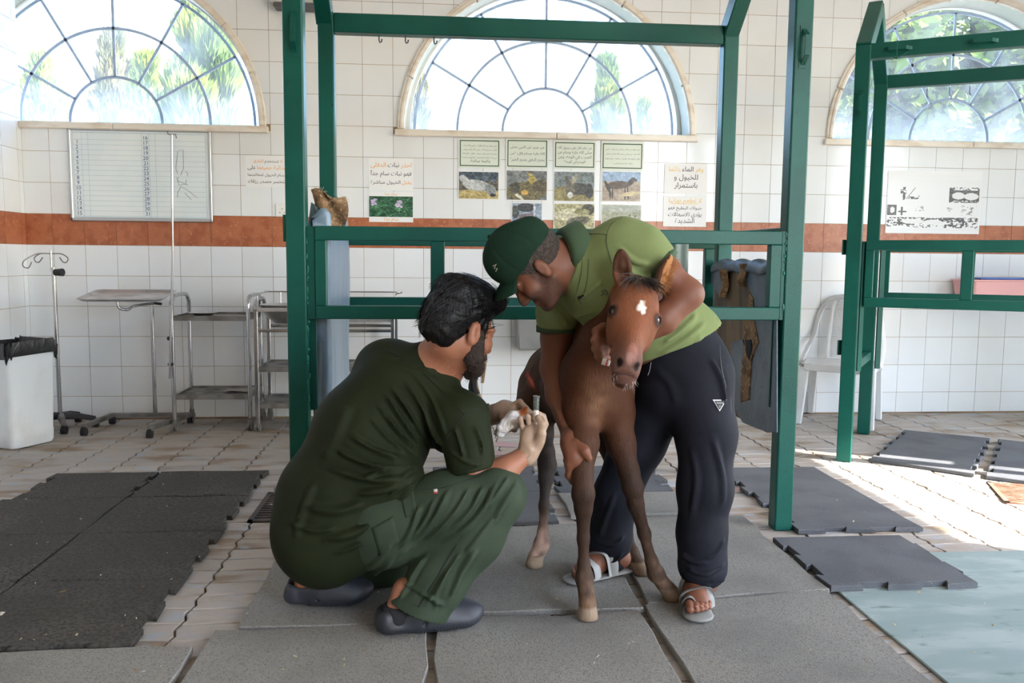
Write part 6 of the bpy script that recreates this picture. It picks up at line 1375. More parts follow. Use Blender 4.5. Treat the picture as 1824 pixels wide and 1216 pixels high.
skin('trousers', V, F, m_scrubp, vet); qb = bvh_of(V, F)
seam([(748, 872), (790, 868), (840, 852), (890, 836), (918, 832)], qb, m_seam, vet, .0013); seam([(868, 838), (872, 870), (862, 900)], qb, m_seam, vet, .0012); seam([(836, 925), (810, 975), (770, 1040), (745, 1082)], qb, m_seam, vet, .0012)
seam([(705, 1062), (745, 1080), (798, 1092)], qb, m_seam, vet, .0012)
def patch(pix, bv, mat, par, name, th=.0025, n=6):
    """cloth piece laid on a surface: corners in picture points, draped by sight"""
    g = []; 
    for i in range(n + 1):
        row = []
        for j in range(n + 1):
            u, v = i / n, j / n; a, b_, c, d = [np.array(p, float) for p in pix]; p = (a * (1 - u) + b_ * u) * (1 - v) + (d * (1 - u) + c * u) * v; h = hit(bv, *p)
            if h is None: return None
            row.append(Vector(h) + (CAM - Vector(h)).normalized() * (th))
        g.append(row)
    b = MB(); m = n + 1; b.add([q for row in g for q in row], [(i * m + j, (i + 1) * m + j, (i + 1) * m + j + 1, i * m + j + 1) for i in range(n) for j in range(n)]); o = b.build(name, mat, par, smooth=True); s = o.modifiers.new('t', 'SOLIDIFY'); s.thickness = th; s.offset = -1; return o
patch([(662, 940), (700, 918), (712, 966), (676, 990)], qb, m_scrubp, vet, 'pocket_flap'); patch([(772, 871), (779, 870), (779, 878), (773, 879)], qb, M('white_tag', srgb(232, 226, 222), .7), vet, 'care_tag', .0015, 2); patch([(773, 876), (779, 875), (779, 878), (773, 879)], qb, M('red_tag', srgb(196, 70, 70), .7), vet, 'care_tag', .002, 2)
patch([(715, 885), (735, 868), (742, 915), (722, 922)], qb, m_scrubp, vet, 'pocket_flap')
# clogs
def clog(heel, toe, up, par, name='clog', L=None):
    heel = np.array(heel); toe = np.array(toe); L = np.linalg.norm(toe - heel); r, f, u = frame(toe - heel, up); X = lambda x, y, z: heel + r * x + f * y * L + u * z
    K = Solid(); R = np.array([r, f, u])
    K.cone(X(0, .14, .026), X(0, .45, .024), .043, .040, .02, (u, .62)); K.cone(X(0, .45, .024), X(.006, .82, .026), .044, .047, .02, (u, .55))
    K.ball(X(.004, .70, .040), [.050, .100, .040], .03, R); K.ball(X(0, .5, .050), [.045, .08, .042], .03, R); K.cone(X(-.034, .45, .05), X(-.02, .1, .058), .014, .014, .02); K.cone(X(.034, .45, .05), X(.02, .1, .058), .014, .014, .02); K.cone(X(-.02, .09, .058), X(.02, .09, .058), .016, .016, .02); K.cone(X(-.02, .09, .04), X(.02, .09, .04), .02, .02, .02)
    K.ball(X(0, .30, .085), [.034, .075, .05], .012, R, op='s'); K.half(X(0, 0, 0.0), -u)
    for s_ in (-1, 1): K.cone(X(s_ * .047, .47, .052), X(s_ * .05, .43, .032), .0045, .0045, .003, op='s')
    V, F = K.mesh(.004); q = (V - heel) @ R.T; N = vnormals(V, F); low = (q[:, 2] < .026) & (q[:, 1] > .25 * L) & (q[:, 1] < .9 * L); V = V + N * (np.where(low, np.sin(q[:, 1] * 700) * .0013, 0))[:, None]
    skin(name, V, F, m_clog, par); return X
hR = np.array(fl(668, 1130, .0205)); tR = np.array(fl(856, 1106, .0205))
X = clog(hR, tR, (0, 0, 1), vet)
S = Solid(); S.cone(X(0, .28, .12), X(0, .22, .06), .037, .036, .02); S.cone(X(0, .22, .06), X(0, .6, .045), .034, .036, .02); V, F = S.mesh(.005); skin('ankle', V, F, m_skin_l, vet)
S = Solid(); S.cone(X(0, .22, .080), X(0, .20, .052), .0395, .041, .02); S.cone(X(0, .2, .055), X(0, .34, .05), .038, .034, .02); S.half(X(0, .2, .083), (0, 0, 1)); V, F = S.mesh(.004); skin('ankle_sock', V, F, M('black_sock', srgb(30, 30, 34), .85), vet)
tL = A(648, 1074, 2.54); hL = A(512, 1056, 2.55); cL = np.array(fl(588, 1079)); X2 = clog(hL + np.array([0, 0, -.028]), np.array([tL[0] + .005, tL[1], .034]), (0.05, -.12, 1), vet)
S = Solid(); S.cone(X2(0, .3, .11), X2(0, .25, .05), .037, .036, .02); V, F = S.mesh(.005); skin('ankle', V, F, m_skin_l, vet)
# gloved hands
palm = A(950, 785, 2.42)
GR = Solid(); GR.cone(A(937, 812, 2.418), A(944, 797, 2.418), .029, .029, .01)
kn = [A(962, 755, 2.44), A(952, 758, 2.455), A(943, 762, 2.462), A(934, 768, 2.462)]
GR.cone(A(942, 803, 2.418), A(950, 778, 2.43), .029, .035, .02, ((.2, -1, .1), .62)); GR.cone(A(950, 778, 2.43), A(955, 762, 2.44), .035, .028, .02, ((.2, -1, .1), .6))
for k_, (pts, r0) in enumerate((([A(964, 770, 2.44), A(972, 755, 2.445), A(968, 741, 2.45), A(958, 736, 2.445)], .0095), ([A(958, 760, 2.45), A(960, 747, 2.465), A(952, 741, 2.475), A(946, 748, 2.47)], .0092), ([A(944, 775, 2.44), A(944, 752, 2.44), A(940, 742, 2.425), A(942, 754, 2.412)], .009), ([A(933, 782, 2.436), A(930, 758, 2.436), A(927, 746, 2.42), A(929, 758, 2.406)], .0083))):
    GR.chain(pts, [r0 * 1.05, r0 * .95, r0 * .9, r0 * .8], .003)
GR.chain([A(957, 790, 2.405), A(965, 772, 2.392), A(966, 756, 2.395), A(959, 744, 2.408)], [.016, .0125, .0105, .009], .008)
V, F = GR.mesh(.0028); N = vnormals(V, F); V = V + N * (noise3(V, 60, 3) * .0009 + np.sin(noise3(V, 25, 5) * 9) * .0005)[:, None]; skin('glove', V, F, m_glove, vet)
b = MB(); b.tube([Vector(A(937, 812, 2.418)) + Vector(d_) for d_ in [(.03 * math.cos(a) * .8, .03 * math.sin(a), .03 * math.cos(a) * .6) for a in np.linspace(0, 2 * PI, 18)[:-1]]], .0022, 6, closed=True); b.build('glove_cuff', m_glove, vet, smooth=True)
GL = Solid(); GL.chain([A(872, 740, 2.62), A(885, 737, 2.605), A(900, 733, 2.58)], [.030, .029, .030], .02); GL.cone(A(900, 733, 2.58), A(916, 735, 2.55), .034, .028, .02, ((.1, -1, .3), .65))
for pts, r0 in (([A(912, 722, 2.56), A(926, 716, 2.545), A(936, 727, 2.52), A(946, 736, 2.50)], .0093), ([A(916, 728, 2.56), A(932, 724, 2.53), A(939, 733, 2.505), A(936, 742, 2.49)], .009), ([A(910, 744, 2.545), A(918, 756, 2.52), A(916, 764, 2.50), A(908, 764, 2.495)], .009), ([A(902, 746, 2.55), A(908, 758, 2.53), A(906, 764, 2.515), A(900, 762, 2.51)], .008)):
    GL.chain(pts, [r0 * 1.1, r0, r0 * .95, r0 * .85], .006)
GL.chain([A(896, 745, 2.55), A(908, 752, 2.52), A(920, 750, 2.50)], [.015, .011, .009], .01)
V, F = GL.mesh(.0028); N = vnormals(V, F); V = V + N * (noise3(V, 60, 3) * .0009 + np.sin(noise3(V, 25, 6) * 9) * .0005)[:, None]; skin('glove', V, F, m_glove, vet)
b = MB(); wq = A(866, 736, 2.63); b.tube([Vector(wq) + Vector((.006 * math.cos(a), .028 * math.sin(a), .028 * math.cos(a))) for a in np.linspace(0, 2 * PI, 18)[:-1]], .0045, 6, closed=True); b.build('wrist_strap', m_blackp, vet, smooth=True)
# syringe and gauze: held things
sy0, sy1 = A(953, 768, 2.432), A(956, 706, 2.432); sy = thing('syringe', 'clear plastic syringe with pale fluid in the crouching man\'s hand', 'syringe', sy0)
m_cl = M('clear_plastic', srgb(206, 222, 224), .12, trans=.85); m_fluid = M('pale_fluid', srgb(226, 216, 206), .3)
d = sy1 - sy0
MB().tube([Vector(sy0 + d * .0), Vector(sy0 + d * .62)], .0085, 12).build('fluid', m_fluid, sy, smooth=True)
MB().tube([Vector(sy0 + d * .62), Vector(sy0 + d * 1.0)], .0088, 12).build('barrel', M('grey_clear_plastic', srgb(168, 182, 180), .1, trans=.75), sy, smooth=True)
b = MB()
for t_ in np.linspace(.1, .95, 9): b.tube([Vector(sy0 + d * t_), Vector(sy0 + d * (t_ + .006))], .0092, 10)
b.build('scale_rings', m_cl, sy); MB().tube([Vector(sy0 + d * 1.0), Vector(sy0 + d * 1.02)], .011, 12).build('flange', m_cl, sy, smooth=True); MB().tube([Vector(sy0 - d * .0), Vector(sy0 - d * .12)], .003, 8).build('nozzle', m_cl, sy)
m_gz = M('white_gauze', srgb(238, 232, 228), .9, c2=srgb(222, 212, 206), sc2=30, bump=.6, bsc=90)
gz = thing('gauze', 'crumpled white gauze swab stained brown in the crouching man\'s left hand', 'gauze', A(910, 750, 2.49))
GZ = Solid()
for px, py, Y, r in ((925, 742, 2.485, .02), (915, 748, 2.48, .024), (906, 754, 2.48, .022), (898, 762, 2.48, .018), (890, 770, 2.485, .015), (930, 736, 2.485, .014), (920, 738, 2.485, .018)): GZ.ball(A(px, py, Y), [r * 1.15, r, r * .9], .006)
V, F = GZ.mesh(.003); N = vnormals(V, F); V = V + N * (noise3(V, 55, 3) * .006 + noise3(V, 120, 4) * .002)[:, None]; u_, v_ = pjn(V)
Cg = np.tile(np.array([236., 230., 226.]), (len(V), 1)); Cg = mixc(Cg, sstep(-np.hypot(u_ - 933, v_ - 733), -12, -5), (170, 92, 40)); skin('swab', V, F, M('gauze_cloth', (1, 1, 1), .9, vcol='Col', bump=.5, bsc=120), gz, Cg)
GB = Solid(); GB.cone(A(930, 744, 2.478), A(938, 726, 2.478), .0085, .0045, .006); V, F = GB.mesh(.002); skin('stained_tip', V, F, M('iodine_stain', srgb(166, 90, 44), .6), gz)
# ================================================================== the standing man
m_skin_d = M('brown_skin', srgb(134, 84, 60), .45, c2=srgb(120, 72, 50), sc2=9, lo=.4, hi=.7, c3=srgb(146, 94, 68), sc3=60, sss=.1, bump=.12, bsc=260, bdist=.002)
m_polo = M('olive_green_pique', srgb(126, 138, 92), .85, c2=srgb(118, 130, 84), sc2=6, bump=.15, bsc=500, sheen=.05, spec=.12, bdist=.002)
m_polod = M('dark_green_rib', srgb(66, 88, 62), .85, bump=.2, bsc=400)
m_track = M('black_track_cloth', srgb(31, 32, 39), .65, c2=srgb(37, 38, 46), sc2=5, bump=.1, bsc=400, sheen=0, spec=.1)
m_cap = M('green_cap_cotton', srgb(31, 54, 41), .85, c2=srgb(27, 48, 36), sc2=6, bump=.15, bsc=400, sheen=0, spec=.1)
m_sand_ = M('grey_sandal', srgb(150, 150, 148), .6, c2=srgb(132, 132, 130), sc2=9)
man = thing('person', 'bending man in green polo, cap and black track trousers holding the foal', 'person', (0.7, 2.6, 0))
mLs, mRs = A(1108, 442, 2.47), A(1000, 528, 2.68); mNk = A(1022, 462, 2.53)
hc2 = A(956, 474, 2.50); fr2 = frame((-.55, .05, -.78), (-.82, -.05, .56))
LE = A(1226, 524, 2.41); LW = A(1112, 614, 2.40); RE = A(986, 655, 2.66); RW = A(1014, 768, 2.50)
S = Solid(); P2 = head_solid(S, hc2, fr2, .98, neck=mNk)
S.cone(mNk, A(1060, 490, 2.53), .066, .10, .05); S.chain([A(1070, 490, 2.55), A(1140, 560, 2.60), A(1205, 640, 2.63)], [.11, .12, .12], .05); S.cone(mLs, mRs, .055, .055, .04)
S.chain([mLs, A(1175, 480, 2.44), LE], [.052, .050, .042], .03); S.chain([LE, A(1180, 568, 2.40), LW], [.044, .043, .028], .02)
S.chain([mRs, A(992, 600, 2.68), RE], [.052, .048, .041], .03); S.chain([RE, A(996, 705, 2.61), RW], [.042, .041, .028], .02)
S.chain([A(1245, 670, 2.56), A(1257, 800, 2.53), A(1255, 900, 2.50), A(1255, 1040, 2.46)], [.07, .06, .05, .038], .02); S.chain([A(1172, 680, 2.65), A(1104, 870, 2.74), A(1075, 985, 2.76)], [.07, .05, .038], .02)
Vb, Fb = S.mesh(.0055)
# right hand round the foal's fore leg
HR = Solid(); HR.chain([RW, A(1020, 790, 2.465), A(1024, 808, 2.44)], [.029, .033, .034], .02)
HR.cone(A(1020, 788, 2.46), A(1028, 815, 2.43), .034, .034, .02, ((.5, -.8, .2), .7))
HR.chain([A(1030, 790, 2.43), A(1042, 803, 2.405), A(1049, 816, 2.402)], [.019, .0135, .0105], .012)
for pts, r0 in (([A(1020, 806, 2.425), A(1014, 828, 2.42), A(1014, 846, 2.43), A(1020, 858, 2.445)], .0115), ([A(1019, 808, 2.46), A(1012, 828, 2.475), A(1018, 848, 2.49), A(1034, 852, 2.50)], .0105), ([A(1017, 800, 2.47), A(1010, 820, 2.49), A(1018, 838, 2.505), A(1032, 840, 2.51)], .010), ([A(1015, 794, 2.48), A(1010, 812, 2.50), A(1018, 826, 2.515), A(1030, 828, 2.52)], .009)):
    HR.chain(pts, [r0 * 1.15, r0 * 1.05, r0, r0 * .85], .008)
V1, F1 = HR.mesh(.003)
# left fist under the foal's jaw
HL = Solid(); HL.chain([LW, A(1098, 612, 2.40), A(1082, 606, 2.385)], [.029, .032, .033], .02); HL.cone(A(1090, 610, 2.39), A(1074, 604, 2.375), .036, .033, .02)
for k_, (pts, r0) in enumerate((([A(1072, 586, 2.365), A(1062, 590, 2.352), A(1066, 600, 2.345), A(1078, 602, 2.352)], .0112), ([A(1068, 600, 2.362), A(1060, 606, 2.348), A(1066, 616, 2.342), A(1078, 616, 2.35)], .0112), ([A(1068, 614, 2.362), A(1061, 621, 2.35), A(1068, 630, 2.345), A(1080, 628, 2.352)], .0108), ([A(1072, 626, 2.365), A(1066, 634, 2.355), A(1073, 641, 2.35), A(1083, 638, 2.355)], .0098))):
    HL.chain(pts, [r0 * 1.15, r0 * 1.05, r0, r0 * .85], .008)
HL.chain([A(1086, 590, 2.37), A(1075, 583, 2.35), A(1066, 588, 2.338)], [.017, .0125, .0105], .01)
V2, F2 = HL.mesh(.003)
# feet
def foot(heel, toe, S, mid=(0, 0, 1)):
    heel = np.array(heel); toe = np.array(toe); L = np.linalg.norm(toe - heel); r, f, u = frame(toe - heel, mid); X = lambda x, y, z: heel + r * x + f * y * L + u * z
    S.cone(X(0, .14, .03), X(0, .55, .032), .03, .032, .02); S.cone(X(0, .2, .10), X(0, .18, .04), .036, .032, .03); S.cone(X(0, .3, .07), X(0, .68, .026), .032, .026, .03); S.cone(X(-.012, .6, .022), X(-.016, .74, .017), .024, .017, .02); S.cone(X(.02, .6, .022), X(.022, .72, .016), .02, .015, .02)
    return X, L
def toes(X, S, side):
    for k_, (x, y0, y1, r) in enumerate(((-.027, .74, .90, .0125), (-.008, .76, .90, .0095), (.007, .75, .87, .0088), (.02, .73, .84, .0082), (.032, .70, .79, .0078))): S.cone(X(side * x, y0, .017), X(side * x, (y0 + y1) / 2, .021), r, r, .006); S.cone(X(side * x, (y0 + y1) / 2, .021), X(side * x, y1, .013), r, r * .95, .005)
ZM = .021
lh = np.array(fl(1268, 1040)); lt = np.array(fl(1247, 1100, ZM + .019)); lh[2] = lt[2] = ZM + .019
lh = np.array([lt[0] + .048, lt[1] + .235, ZM + .019])
rt_ = np.array(fl(1008, 1030, ZM + .019)); rh = rt_ + np.array([.235, .10, 0])
SF = Solid(); XL, LL = foot(lh, lt, SF); V3, F3 = SF.mesh(.004); ST = Solid(); toes(XL, ST, -1); V4, F4 = ST.mesh(.0022)
SF = Solid(); XR, LR = foot(rh, rt_, SF); V5, F5 = SF.mesh(.004); ST = Solid(); toes(XR, ST, 1); V6, F6 = ST.mesh(.0025)
V, F = joinm((Vb, Fb), (V1, F1), (V2, F2), (V3, F3), (V4, F4), (V5, F5), (V6, F6)); q = (V - hc2) @ np.array(fr2).T / .98; isf = (np.linalg.norm(q, axis=1) < .17) & (V[:, 0] < A(1015, 460, 2.5)[0])
C = np.tile(np.array([122., 75., 54.]), (len(V), 1)); n1 = noise3(V, 30, 1); n2 = noise3(V, 220, 2)
bm_ = sstep(-q[:, 2] + q[:, 1] * .12, .025, .045) * sstep(q[:, 1], -.02, .01) * sstep(q[:, 2], -.145, -.11) * (1 - np.exp(-((q[:, 0] / .024) ** 2 + ((q[:, 2] + .067) / .009) ** 2))); sb_ = (np.abs(q[:, 0]) > .05) * sstep(-np.abs(q[:, 1] - .022), -.022, -.012) * sstep(-q[:, 2], -.03, .0)
C = mixc(C, np.clip(bm_ + sb_, 0, 1) * isf * (.62 + .35 * n2), (62, 46, 40)); C = mixc(C, isf * np.exp(-((q[:, 0] / .022) ** 2 + ((q[:, 2] + .067) / .008) ** 2)) * (q[:, 1] > .07) * .8, (126, 70, 60)); C = mixc(C, sstep(n1, .1, .7) * .3, (114, 68, 48))
skin('body', V, F, M('brown_skin_toned', (1, 1, 1), .55, vcol='Col', sss=.08, bump=.12, bsc=260, bdist=.002), man, C)
for X_, sd in ((XL, -1), (XR, 1)):
    b = MB()
    for x, y in ((-.027, .905), (-.008, .905), (.007, .875), (.02, .845), (.032, .795)): b.ell(X_(sd * x, y - .01, .0225), (.006, .006, .003), 8, 5)
    b.build('toenails', M('toenail', srgb(176, 128, 108), .35), man, smooth=True)
# sandals
def sandal(X, sd):
    K = Solid(); K.cone(X(0, .10, -.008), X(0, .5, -.008), .036, .037, .01, ((0, 0, 1), .28)); K.cone(X(0, .5, -.008), X(sd * -.002, .84, -.008), .038, .047, .02, ((0, 0, 1), .24)); V, F = K.mesh(.004); skin('sole', V, F, m_sand_, man)
    def band(pts, w, nm='strap'):
        b = MB(); b.tube(smooth_path([Vector(X(*p)) for p in pts], 5), w, 8, flat=.22); b.build(nm, m_sand_, man, smooth=True)
    s_ = sd
    band([(-s_ * .047, .62, .0), (-s_ * .042, .64, .036), (-s_ * .006, .66, .057), (s_ * .034, .6, .052), (s_ * .046, .56, .0)], .018); band([(s_ * .047, .64, .0), (s_ * .042, .63, .036), (s_ * .010, .58, .066), (-s_ * .030, .46, .068), (-s_ * .044, .42, .0)], .018); band([(-s_ * .046, .70, .0), (-s_ * .042, .74, .026), (-s_ * .027, .76, .040), (-s_ * .012, .76, .030), (-s_ * .014, .76, .004)], .012); band([(s_ * .044, .4, .0), (s_ * .040, .40, .045), (0, .42, .088), (-s_ * .040, .38, .045), (-s_ * .044, .38, .0)], .018)
sandal(XL, -1); sandal(XR, 1)
# cap, short hair and stubble
r_, f_, u_h = fr2; Rm = np.array(fr2)
K = Solid(); K.ball(P2(0, -.012, .070), [.086, .108, .075], .02, Rm); K.ball(P2(0, .015, .105), [.07, .078, .062], .03, Rm); K.ball(P2(0, .055, .075), [.066, .05, .066], .03, Rm); K.half(P2(0, 0, .032), nrm(-u_h + f_ * .10))
V, F = K.mesh(.004); q = (V - hc2) @ Rm.T; N = vnormals(V, F)
pan = np.abs((np.degrees(np.arctan2(q[:, 0], q[:, 1])) + 30) % 60 - 30); V = V - N * (np.exp(-(pan / 3.) ** 2) * .0016 * (q[:, 2] > .05))[:, None] + N * (noise3(V, 22, 7) * .004)[:, None]; skin('cap', V, F, m_cap, man); cb = bvh_of(V, F)
b = MB(); nu, nv = 18, 10; vs = []
for i in range(nu + 1):
    a = (i / nu - .5) * 2.2; ex = math.sin(a) * .074; ey = .006 + math.cos(a) * .085
    for j in range(nv + 1):
        t_ = j / nv; w_ = math.cos(a * .68); vs.append(Vector(P2(ex * (1 + .05 * t_), ey + t_ * .072 * max(w_, .05), .058 - .012 * t_ * t_ - .050 * (ex / .075) ** 2 * (.35 + .5 * t_))))
b.add(vs, [(i * (nv + 1) + j, (i + 1) * (nv + 1) + j, (i + 1) * (nv + 1) + j + 1, i * (nv + 1) + j + 1) for i in range(nu) for j in range(nv)]); o = b.build('cap_brim', m_cap, man, smooth=True); solidify(o, .004)
MB().ell(P2(0, .012, .168), .007, 10, 6).build('cap_button', m_cap, man, smooth=True)
H = Solid(); H.ball(P2(0, -.016, .034), [.0765, .097, .086], .02, Rm); H.ball(P2(0, .085, -.03), [.085, .075, .085], .01, Rm, op='s'); H.half(P2(0, -.06, -.055), -u_h)
for s_ in (-1, 1): H.ball(P2(s_ * .086, -.006, -.008), [.02, .024, .034], .006, Rm, op='s')
V, F = H.mesh(.004); V = V + vnormals(V, F) * (noise3(V, 140, 3) * .0008)[:, None]; m_crop = M('cropped_grey_hair', srgb(52, 44, 40), .8, c2=srgb(84, 72, 64), sc2=160, bump=.5, bsc=300); skin('hair', V, F, m_crop, man)
# polo shirt
T = Solid(); T.cone(mLs, mRs, .078, .072, .06); T.cone(A(1030, 470, 2.53), A(1085, 500, 2.53), .085, .135, .06)
T.chain([A(1082, 500, 2.55), A(1140, 560, 2.60), A(1190, 605, 2.63), A(1212, 622, 2.63)], [.135, .142, .145, .145], .06); T.ball(A(1110, 455, 2.50), [.1, .09, .085], .06)
T.chain([mLs, A(1142, 452, 2.455), A(1176, 478, 2.44)], [.083, .075, .070], .04); T.chain([mRs, A(992, 560, 2.67), A(991, 590, 2.68)], [.075, .062, .060], .03)
sl = A(1172, 478, 2.44); nL = nrm(LE - mLs); T.cut_local(sl, nrm(nL + np.array([.1, 0, -.2])), sl + nL * .03, .11)
sr = A(991, 584, 2.68); T.cut_local(sr, nrm(A(991, 640, 2.67) - A(993, 560, 2.67)), sr + np.array([0, 0, -.05]), .10)
T.half(A(1225, 612, 2.5), nrm(A(1262, 700, 2.5) - A(1228, 612, 2.5)))
T.half(A(1010, 455, 2.53) , nrm(hc2 - mNk + np.array([.0, 0, .05])))
V, F = T.mesh(.0052); tb = bvh_of(V, F)
FL = [([(1110, 470), (1135, 490), (1160, 490)], .012, .007), ([(1100, 440), (1130, 465), (1155, 470)], .012, .006), ([(1180, 610), (1210, 590), (1240, 560), (1262, 530)], .014, .008), ([(1175, 630), (1215, 608), (1255, 575), (1280, 545)], .013, .008), ([(1200, 635), (1240, 605), (1280, 570)], .012, .007), ([(1165, 600), (1200, 570), (1235, 530)], .016, .006), ([(1030, 540), (1050, 520), (1075, 500)], .014, .006), ([(985, 545), (1000, 565), (1010, 580)], .010, .006), ([(1240, 500), (1265, 530), (1285, 560)], .016, .005), ([(1010, 575), (1035, 560), (1060, 555)], .012, .006)]
V = folds(V, F, [(a_, w_ * .85, h_ * 1.5) for a_, w_, h_ in FL], tb); V = V + vnormals(V, F) * (noise3(V, 9, 12) * .004)[:, None]; skin('polo_shirt', V, F, m_polo, man); tb = bvh_of(V, F)
seam([(1020, 420), (1040, 418), (1062, 416), (1080, 418)], tb, m_polod, man, .0013); seam([(1108, 388), (1088, 400), (1080, 425), (1084, 450), (1090, 470)], tb, m_polod, man, .0013)
def ring_band(c, axis, r, w, mat, name, flat=1.0):
    a = nrm(axis); e = nrm(np.cross(a, (0, 1, .2))); g = np.cross(a, e); b = MB(); n = 28
    for i in range(n):
        t0 = 2 * PI * i / n; t1 = 2 * PI * (i + 1) / n; P_ = []
        for t_, s_, rr_ in ((t0, 0, r), (t1, 0, r), (t1, w, r * .99), (t0, w, r * .99)): P_.append(Vector(c + (e * math.cos(t_) + g * math.sin(t_) * flat) * rr_ + a * s_))
        b.add(P_, [(0, 1, 2, 3)])
    o = b.build(name, mat, man, smooth=True); solidify(o, .004, 1); return o
ring_band(A(1171, 477, 2.44) - nL * .006, nrm(nL + np.array([.1, 0, -.2])), .0705, .022, m_polod, 'sleeve_band'); ring_band(A(991, 579, 2.68), nrm(A(991, 640, 2.67) - A(993, 560, 2.67)), .0615, .022, m_polod, 'sleeve_band')
# collar
b = MB(); cn = nrm(hc2 - mNk); ca = A(1016, 458, 2.53); e = nrm(np.cross(cn, (0, 1, 0))); g = np.cross(cn, e); vs = []; n = 24
for i in range(n + 1):
    a = 2 * PI * i / n
    for s_, rr_ in ((.030, .074), (.014, .090), (-.034, .104)): vs.append(Vector(ca + (e * math.cos(a) + g * math.sin(a)) * rr_ + cn * s_))
b.add(vs, [(i * 3 + j, (i + 1) * 3 + j, (i + 1) * 3 + j + 1, i * 3 + j + 1) for i in range(n) for j in range(2)]); o = b.build('collar', m_polod, man, smooth=True); solidify(o, .004)
seam([(1036, 452), (1036, 480), (1030, 510), (1022, 536)], tb, m_polod, man, .0014, 'placket_seam'); seam([(1048, 462), (1047, 490), (1042, 516), (1034, 540)], tb, m_polod, man, .0014, 'placket_seam')
patch([(1028, 529), (1039, 524), (1042, 530), (1031, 536)], tb, m_blackp, man, 'chest_label', .0015, 2)
b = MB(); 
for pix in ([(1072, 518), (1076, 523), (1071, 526)], [(1076, 516), (1082, 520), (1079, 526), (1084, 523)]):
    P_ = [hit(tb, *p) for p in pix]
    if all(p is not None for p in P_): b.tube([Vector(p) + (CAM - Vector(p)).normalized() * .001 for p in P_], .0016, 5)
if b.v: b.build('chest_emblem', m_blackp, man)
P_ = [hit(cb, *p) for p in ((878, 474), (884, 470), (880, 478), (886, 478), (883, 483))]; P_ = [p for p in P_ if p is not None]
if len(P_) > 2: b = MB(); b.tube([Vector(p) + (CAM - Vector(p)).normalized() * .001 for p in P_], .0012, 5); b.build('cap_emblem', M('pale_thread', srgb(200, 190, 172), .9), man)
# track trousers
Q = Solid(); Q.chain([A(1195, 612, 2.63), A(1215, 655, 2.62), A(1212, 690, 2.61)], [.135, .142, .13], .05)
Q.chain([A(1245, 680, 2.56), A(1258, 770, 2.53), A(1256, 870, 2.50), A(1250, 950, 2.48), A(1253, 1000, 2.47), A(1254, 1012, 2.465)], [.108, .092, .079, .073, .066, .060], .035); Q.ball(A(1252, 1012, 2.46), [.068, .066, .05], .02)
Q.chain([A(1178, 690, 2.64), A(1135, 790, 2.70), A(1098, 880, 2.74), A(1085, 960, 2.755), A(1075, 992, 2.76)], [.105, .088, .073, .072, .07], .035); Q.ball(A(1078, 1000, 2.755), [.075, .07, .03], .02)
Q.half(A(1225, 590, 2.5), nrm(A(1225, 590, 2.5) - A(1262, 690, 2.5))); 
V, F = Q.mesh(.0052); qb = bvh_of(V, F)
FL = [([(1225, 1010), (1255, 1022), (1290, 1005)], .010, .010), ([(1218, 1035), (1255, 1042), (1290, 1030)], .009, .008), ([(1215, 985), (1235, 1000), (1262, 1000)], .012, .007), ([(1290, 960), (1275, 985), (1255, 995)], .011, .006), ([(1265, 640), (1285, 680), (1292, 720)], .013, .008), ([(1270, 780), (1285, 840), (1285, 900)], .016, .006), ([(1230, 800), (1240, 860), (1230, 920)], .018, .005), ([(1060, 985), (1085, 1000), (1110, 985)], .010, .008), ([(1060, 960), (1090, 970), (1112, 955)], .011, .007), ([(1095, 880), (1080, 920), (1068, 955)], .013, .006), ([(1170, 660), (1195, 685), (1205, 720)], .022, .003)]
V = folds(V, F, [(a_, w_ * .85, h_ * 1.5) for a_, w_, h_ in FL], qb); V = V + vnormals(V, F) * (noise3(V, 8, 5) * .004)[:, None]; skin('track_trousers', V, F, m_track, man); qb = bvh_of(V, F)
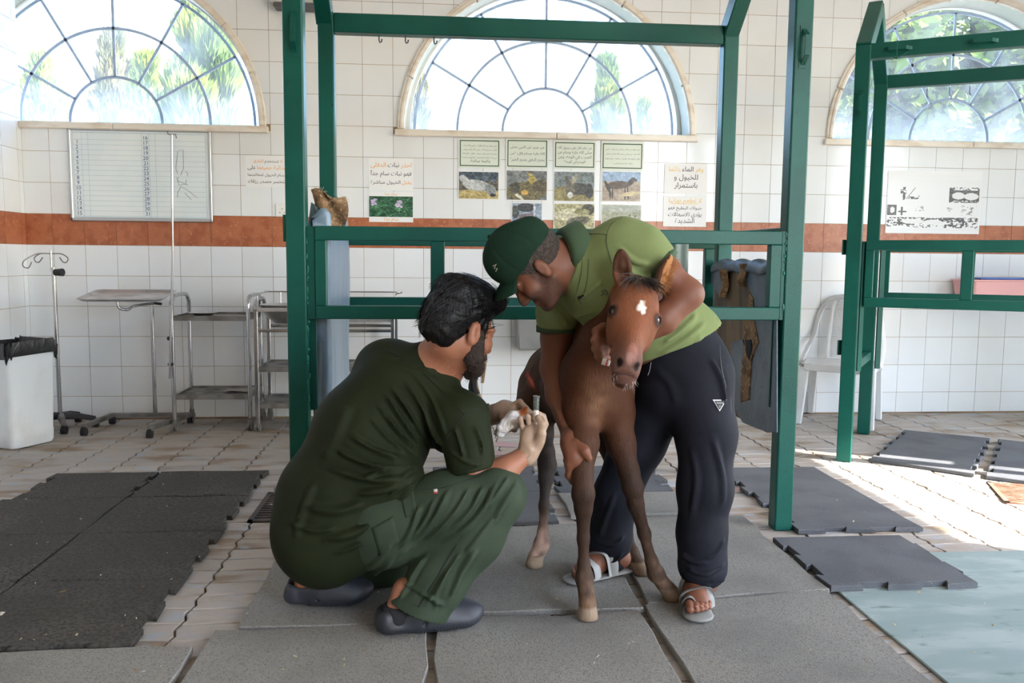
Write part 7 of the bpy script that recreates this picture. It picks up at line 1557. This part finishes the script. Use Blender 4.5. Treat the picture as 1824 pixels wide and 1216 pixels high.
seam([(1288, 605), (1296, 650), (1302, 720), (1302, 800)], qb, M('grey_piping', srgb(84, 86, 100), .7), man, .0016, 'side_piping'); seam([(1282, 615), (1284, 650), (1293, 690)], qb, m_blackp, man, .002, 'pocket_seam'); seam([(1222, 1046), (1255, 1052), (1292, 1044)], qb, m_blackp, man, .0015, 'hem')
seam([(1160, 645), (1157, 660), (1154, 668)], qb, M('white_cord', srgb(180, 180, 184), .7), man, .001, 'drawstring')
m_badge = M('silver_badge', srgb(196, 196, 198), .4, .5)
def tri(c, w, h, mat, nm, dz):
    pts = [hit(qb, c[0] - w, c[1] - h), hit(qb, c[0] + w, c[1] - h), hit(qb, c[0], c[1] + h)]
    if any(p is None for p in pts): return
    d = [(Vector(CAM) - Vector(p)).normalized() for p in pts]; b = MB(); b.add([Vector(p) + q * dz for p, q in zip(pts, d)] + [Vector(p) - q * .004 for p, q in zip(pts, d)], [(0, 1, 2), (5, 4, 3), (0, 3, 4, 1), (1, 4, 5, 2), (2, 5, 3, 0)]); b.build(nm, mat, man); return pts
tri((1282, 722), 12.5, 10.5, m_badge, 'badge_rim', .004); tri((1282, 721.5), 10, 8, m_blackp, 'badge_face', .005)
co, fs = text_mesh('PRADA', 1.0); co = co - np.array([(co[:, 0].max() + co[:, 0].min()) / 2, 0, 0]); sc_ = 15 / (co[:, 0].max() - co[:, 0].min())
pc_ = hit(qb, 1282, 719)
if pc_ is not None:
    Yb = pc_[1] - .0075; b = MB(); b.add([at(1282 + p[0] * sc_, 719 - p[1] * sc_ * .9, Yb) for p in co], fs); b.build('badge_text', m_badge, man, fix=False)
    b = MB(); b.tube([at(1280.5, 722, Yb), at(1283.5, 723, Yb), at(1281, 725.5, Yb)], .0012, 5); b.build('badge_crest', m_badge, man)
# rolled cigarette in the fist
c0, c1 = A(1073, 643, 2.342), A(1086, 647, 2.335); cg = thing('bandage_roll', 'small white stained roll held in the standing man\'s left fist', 'bandage', c0)
MB().tube([Vector(c0), Vector(c1)], [.0105, .0085], 10).build('roll', M('foil_white', srgb(226, 222, 216), .5), cg, smooth=True); MB().tube([Vector(c0 * .45 + c1 * .55), Vector(c0 * .25 + c1 * .75)], .0102, 10).build('stained_band', M('red_tag', srgb(196, 70, 70), .7), cg, smooth=True)
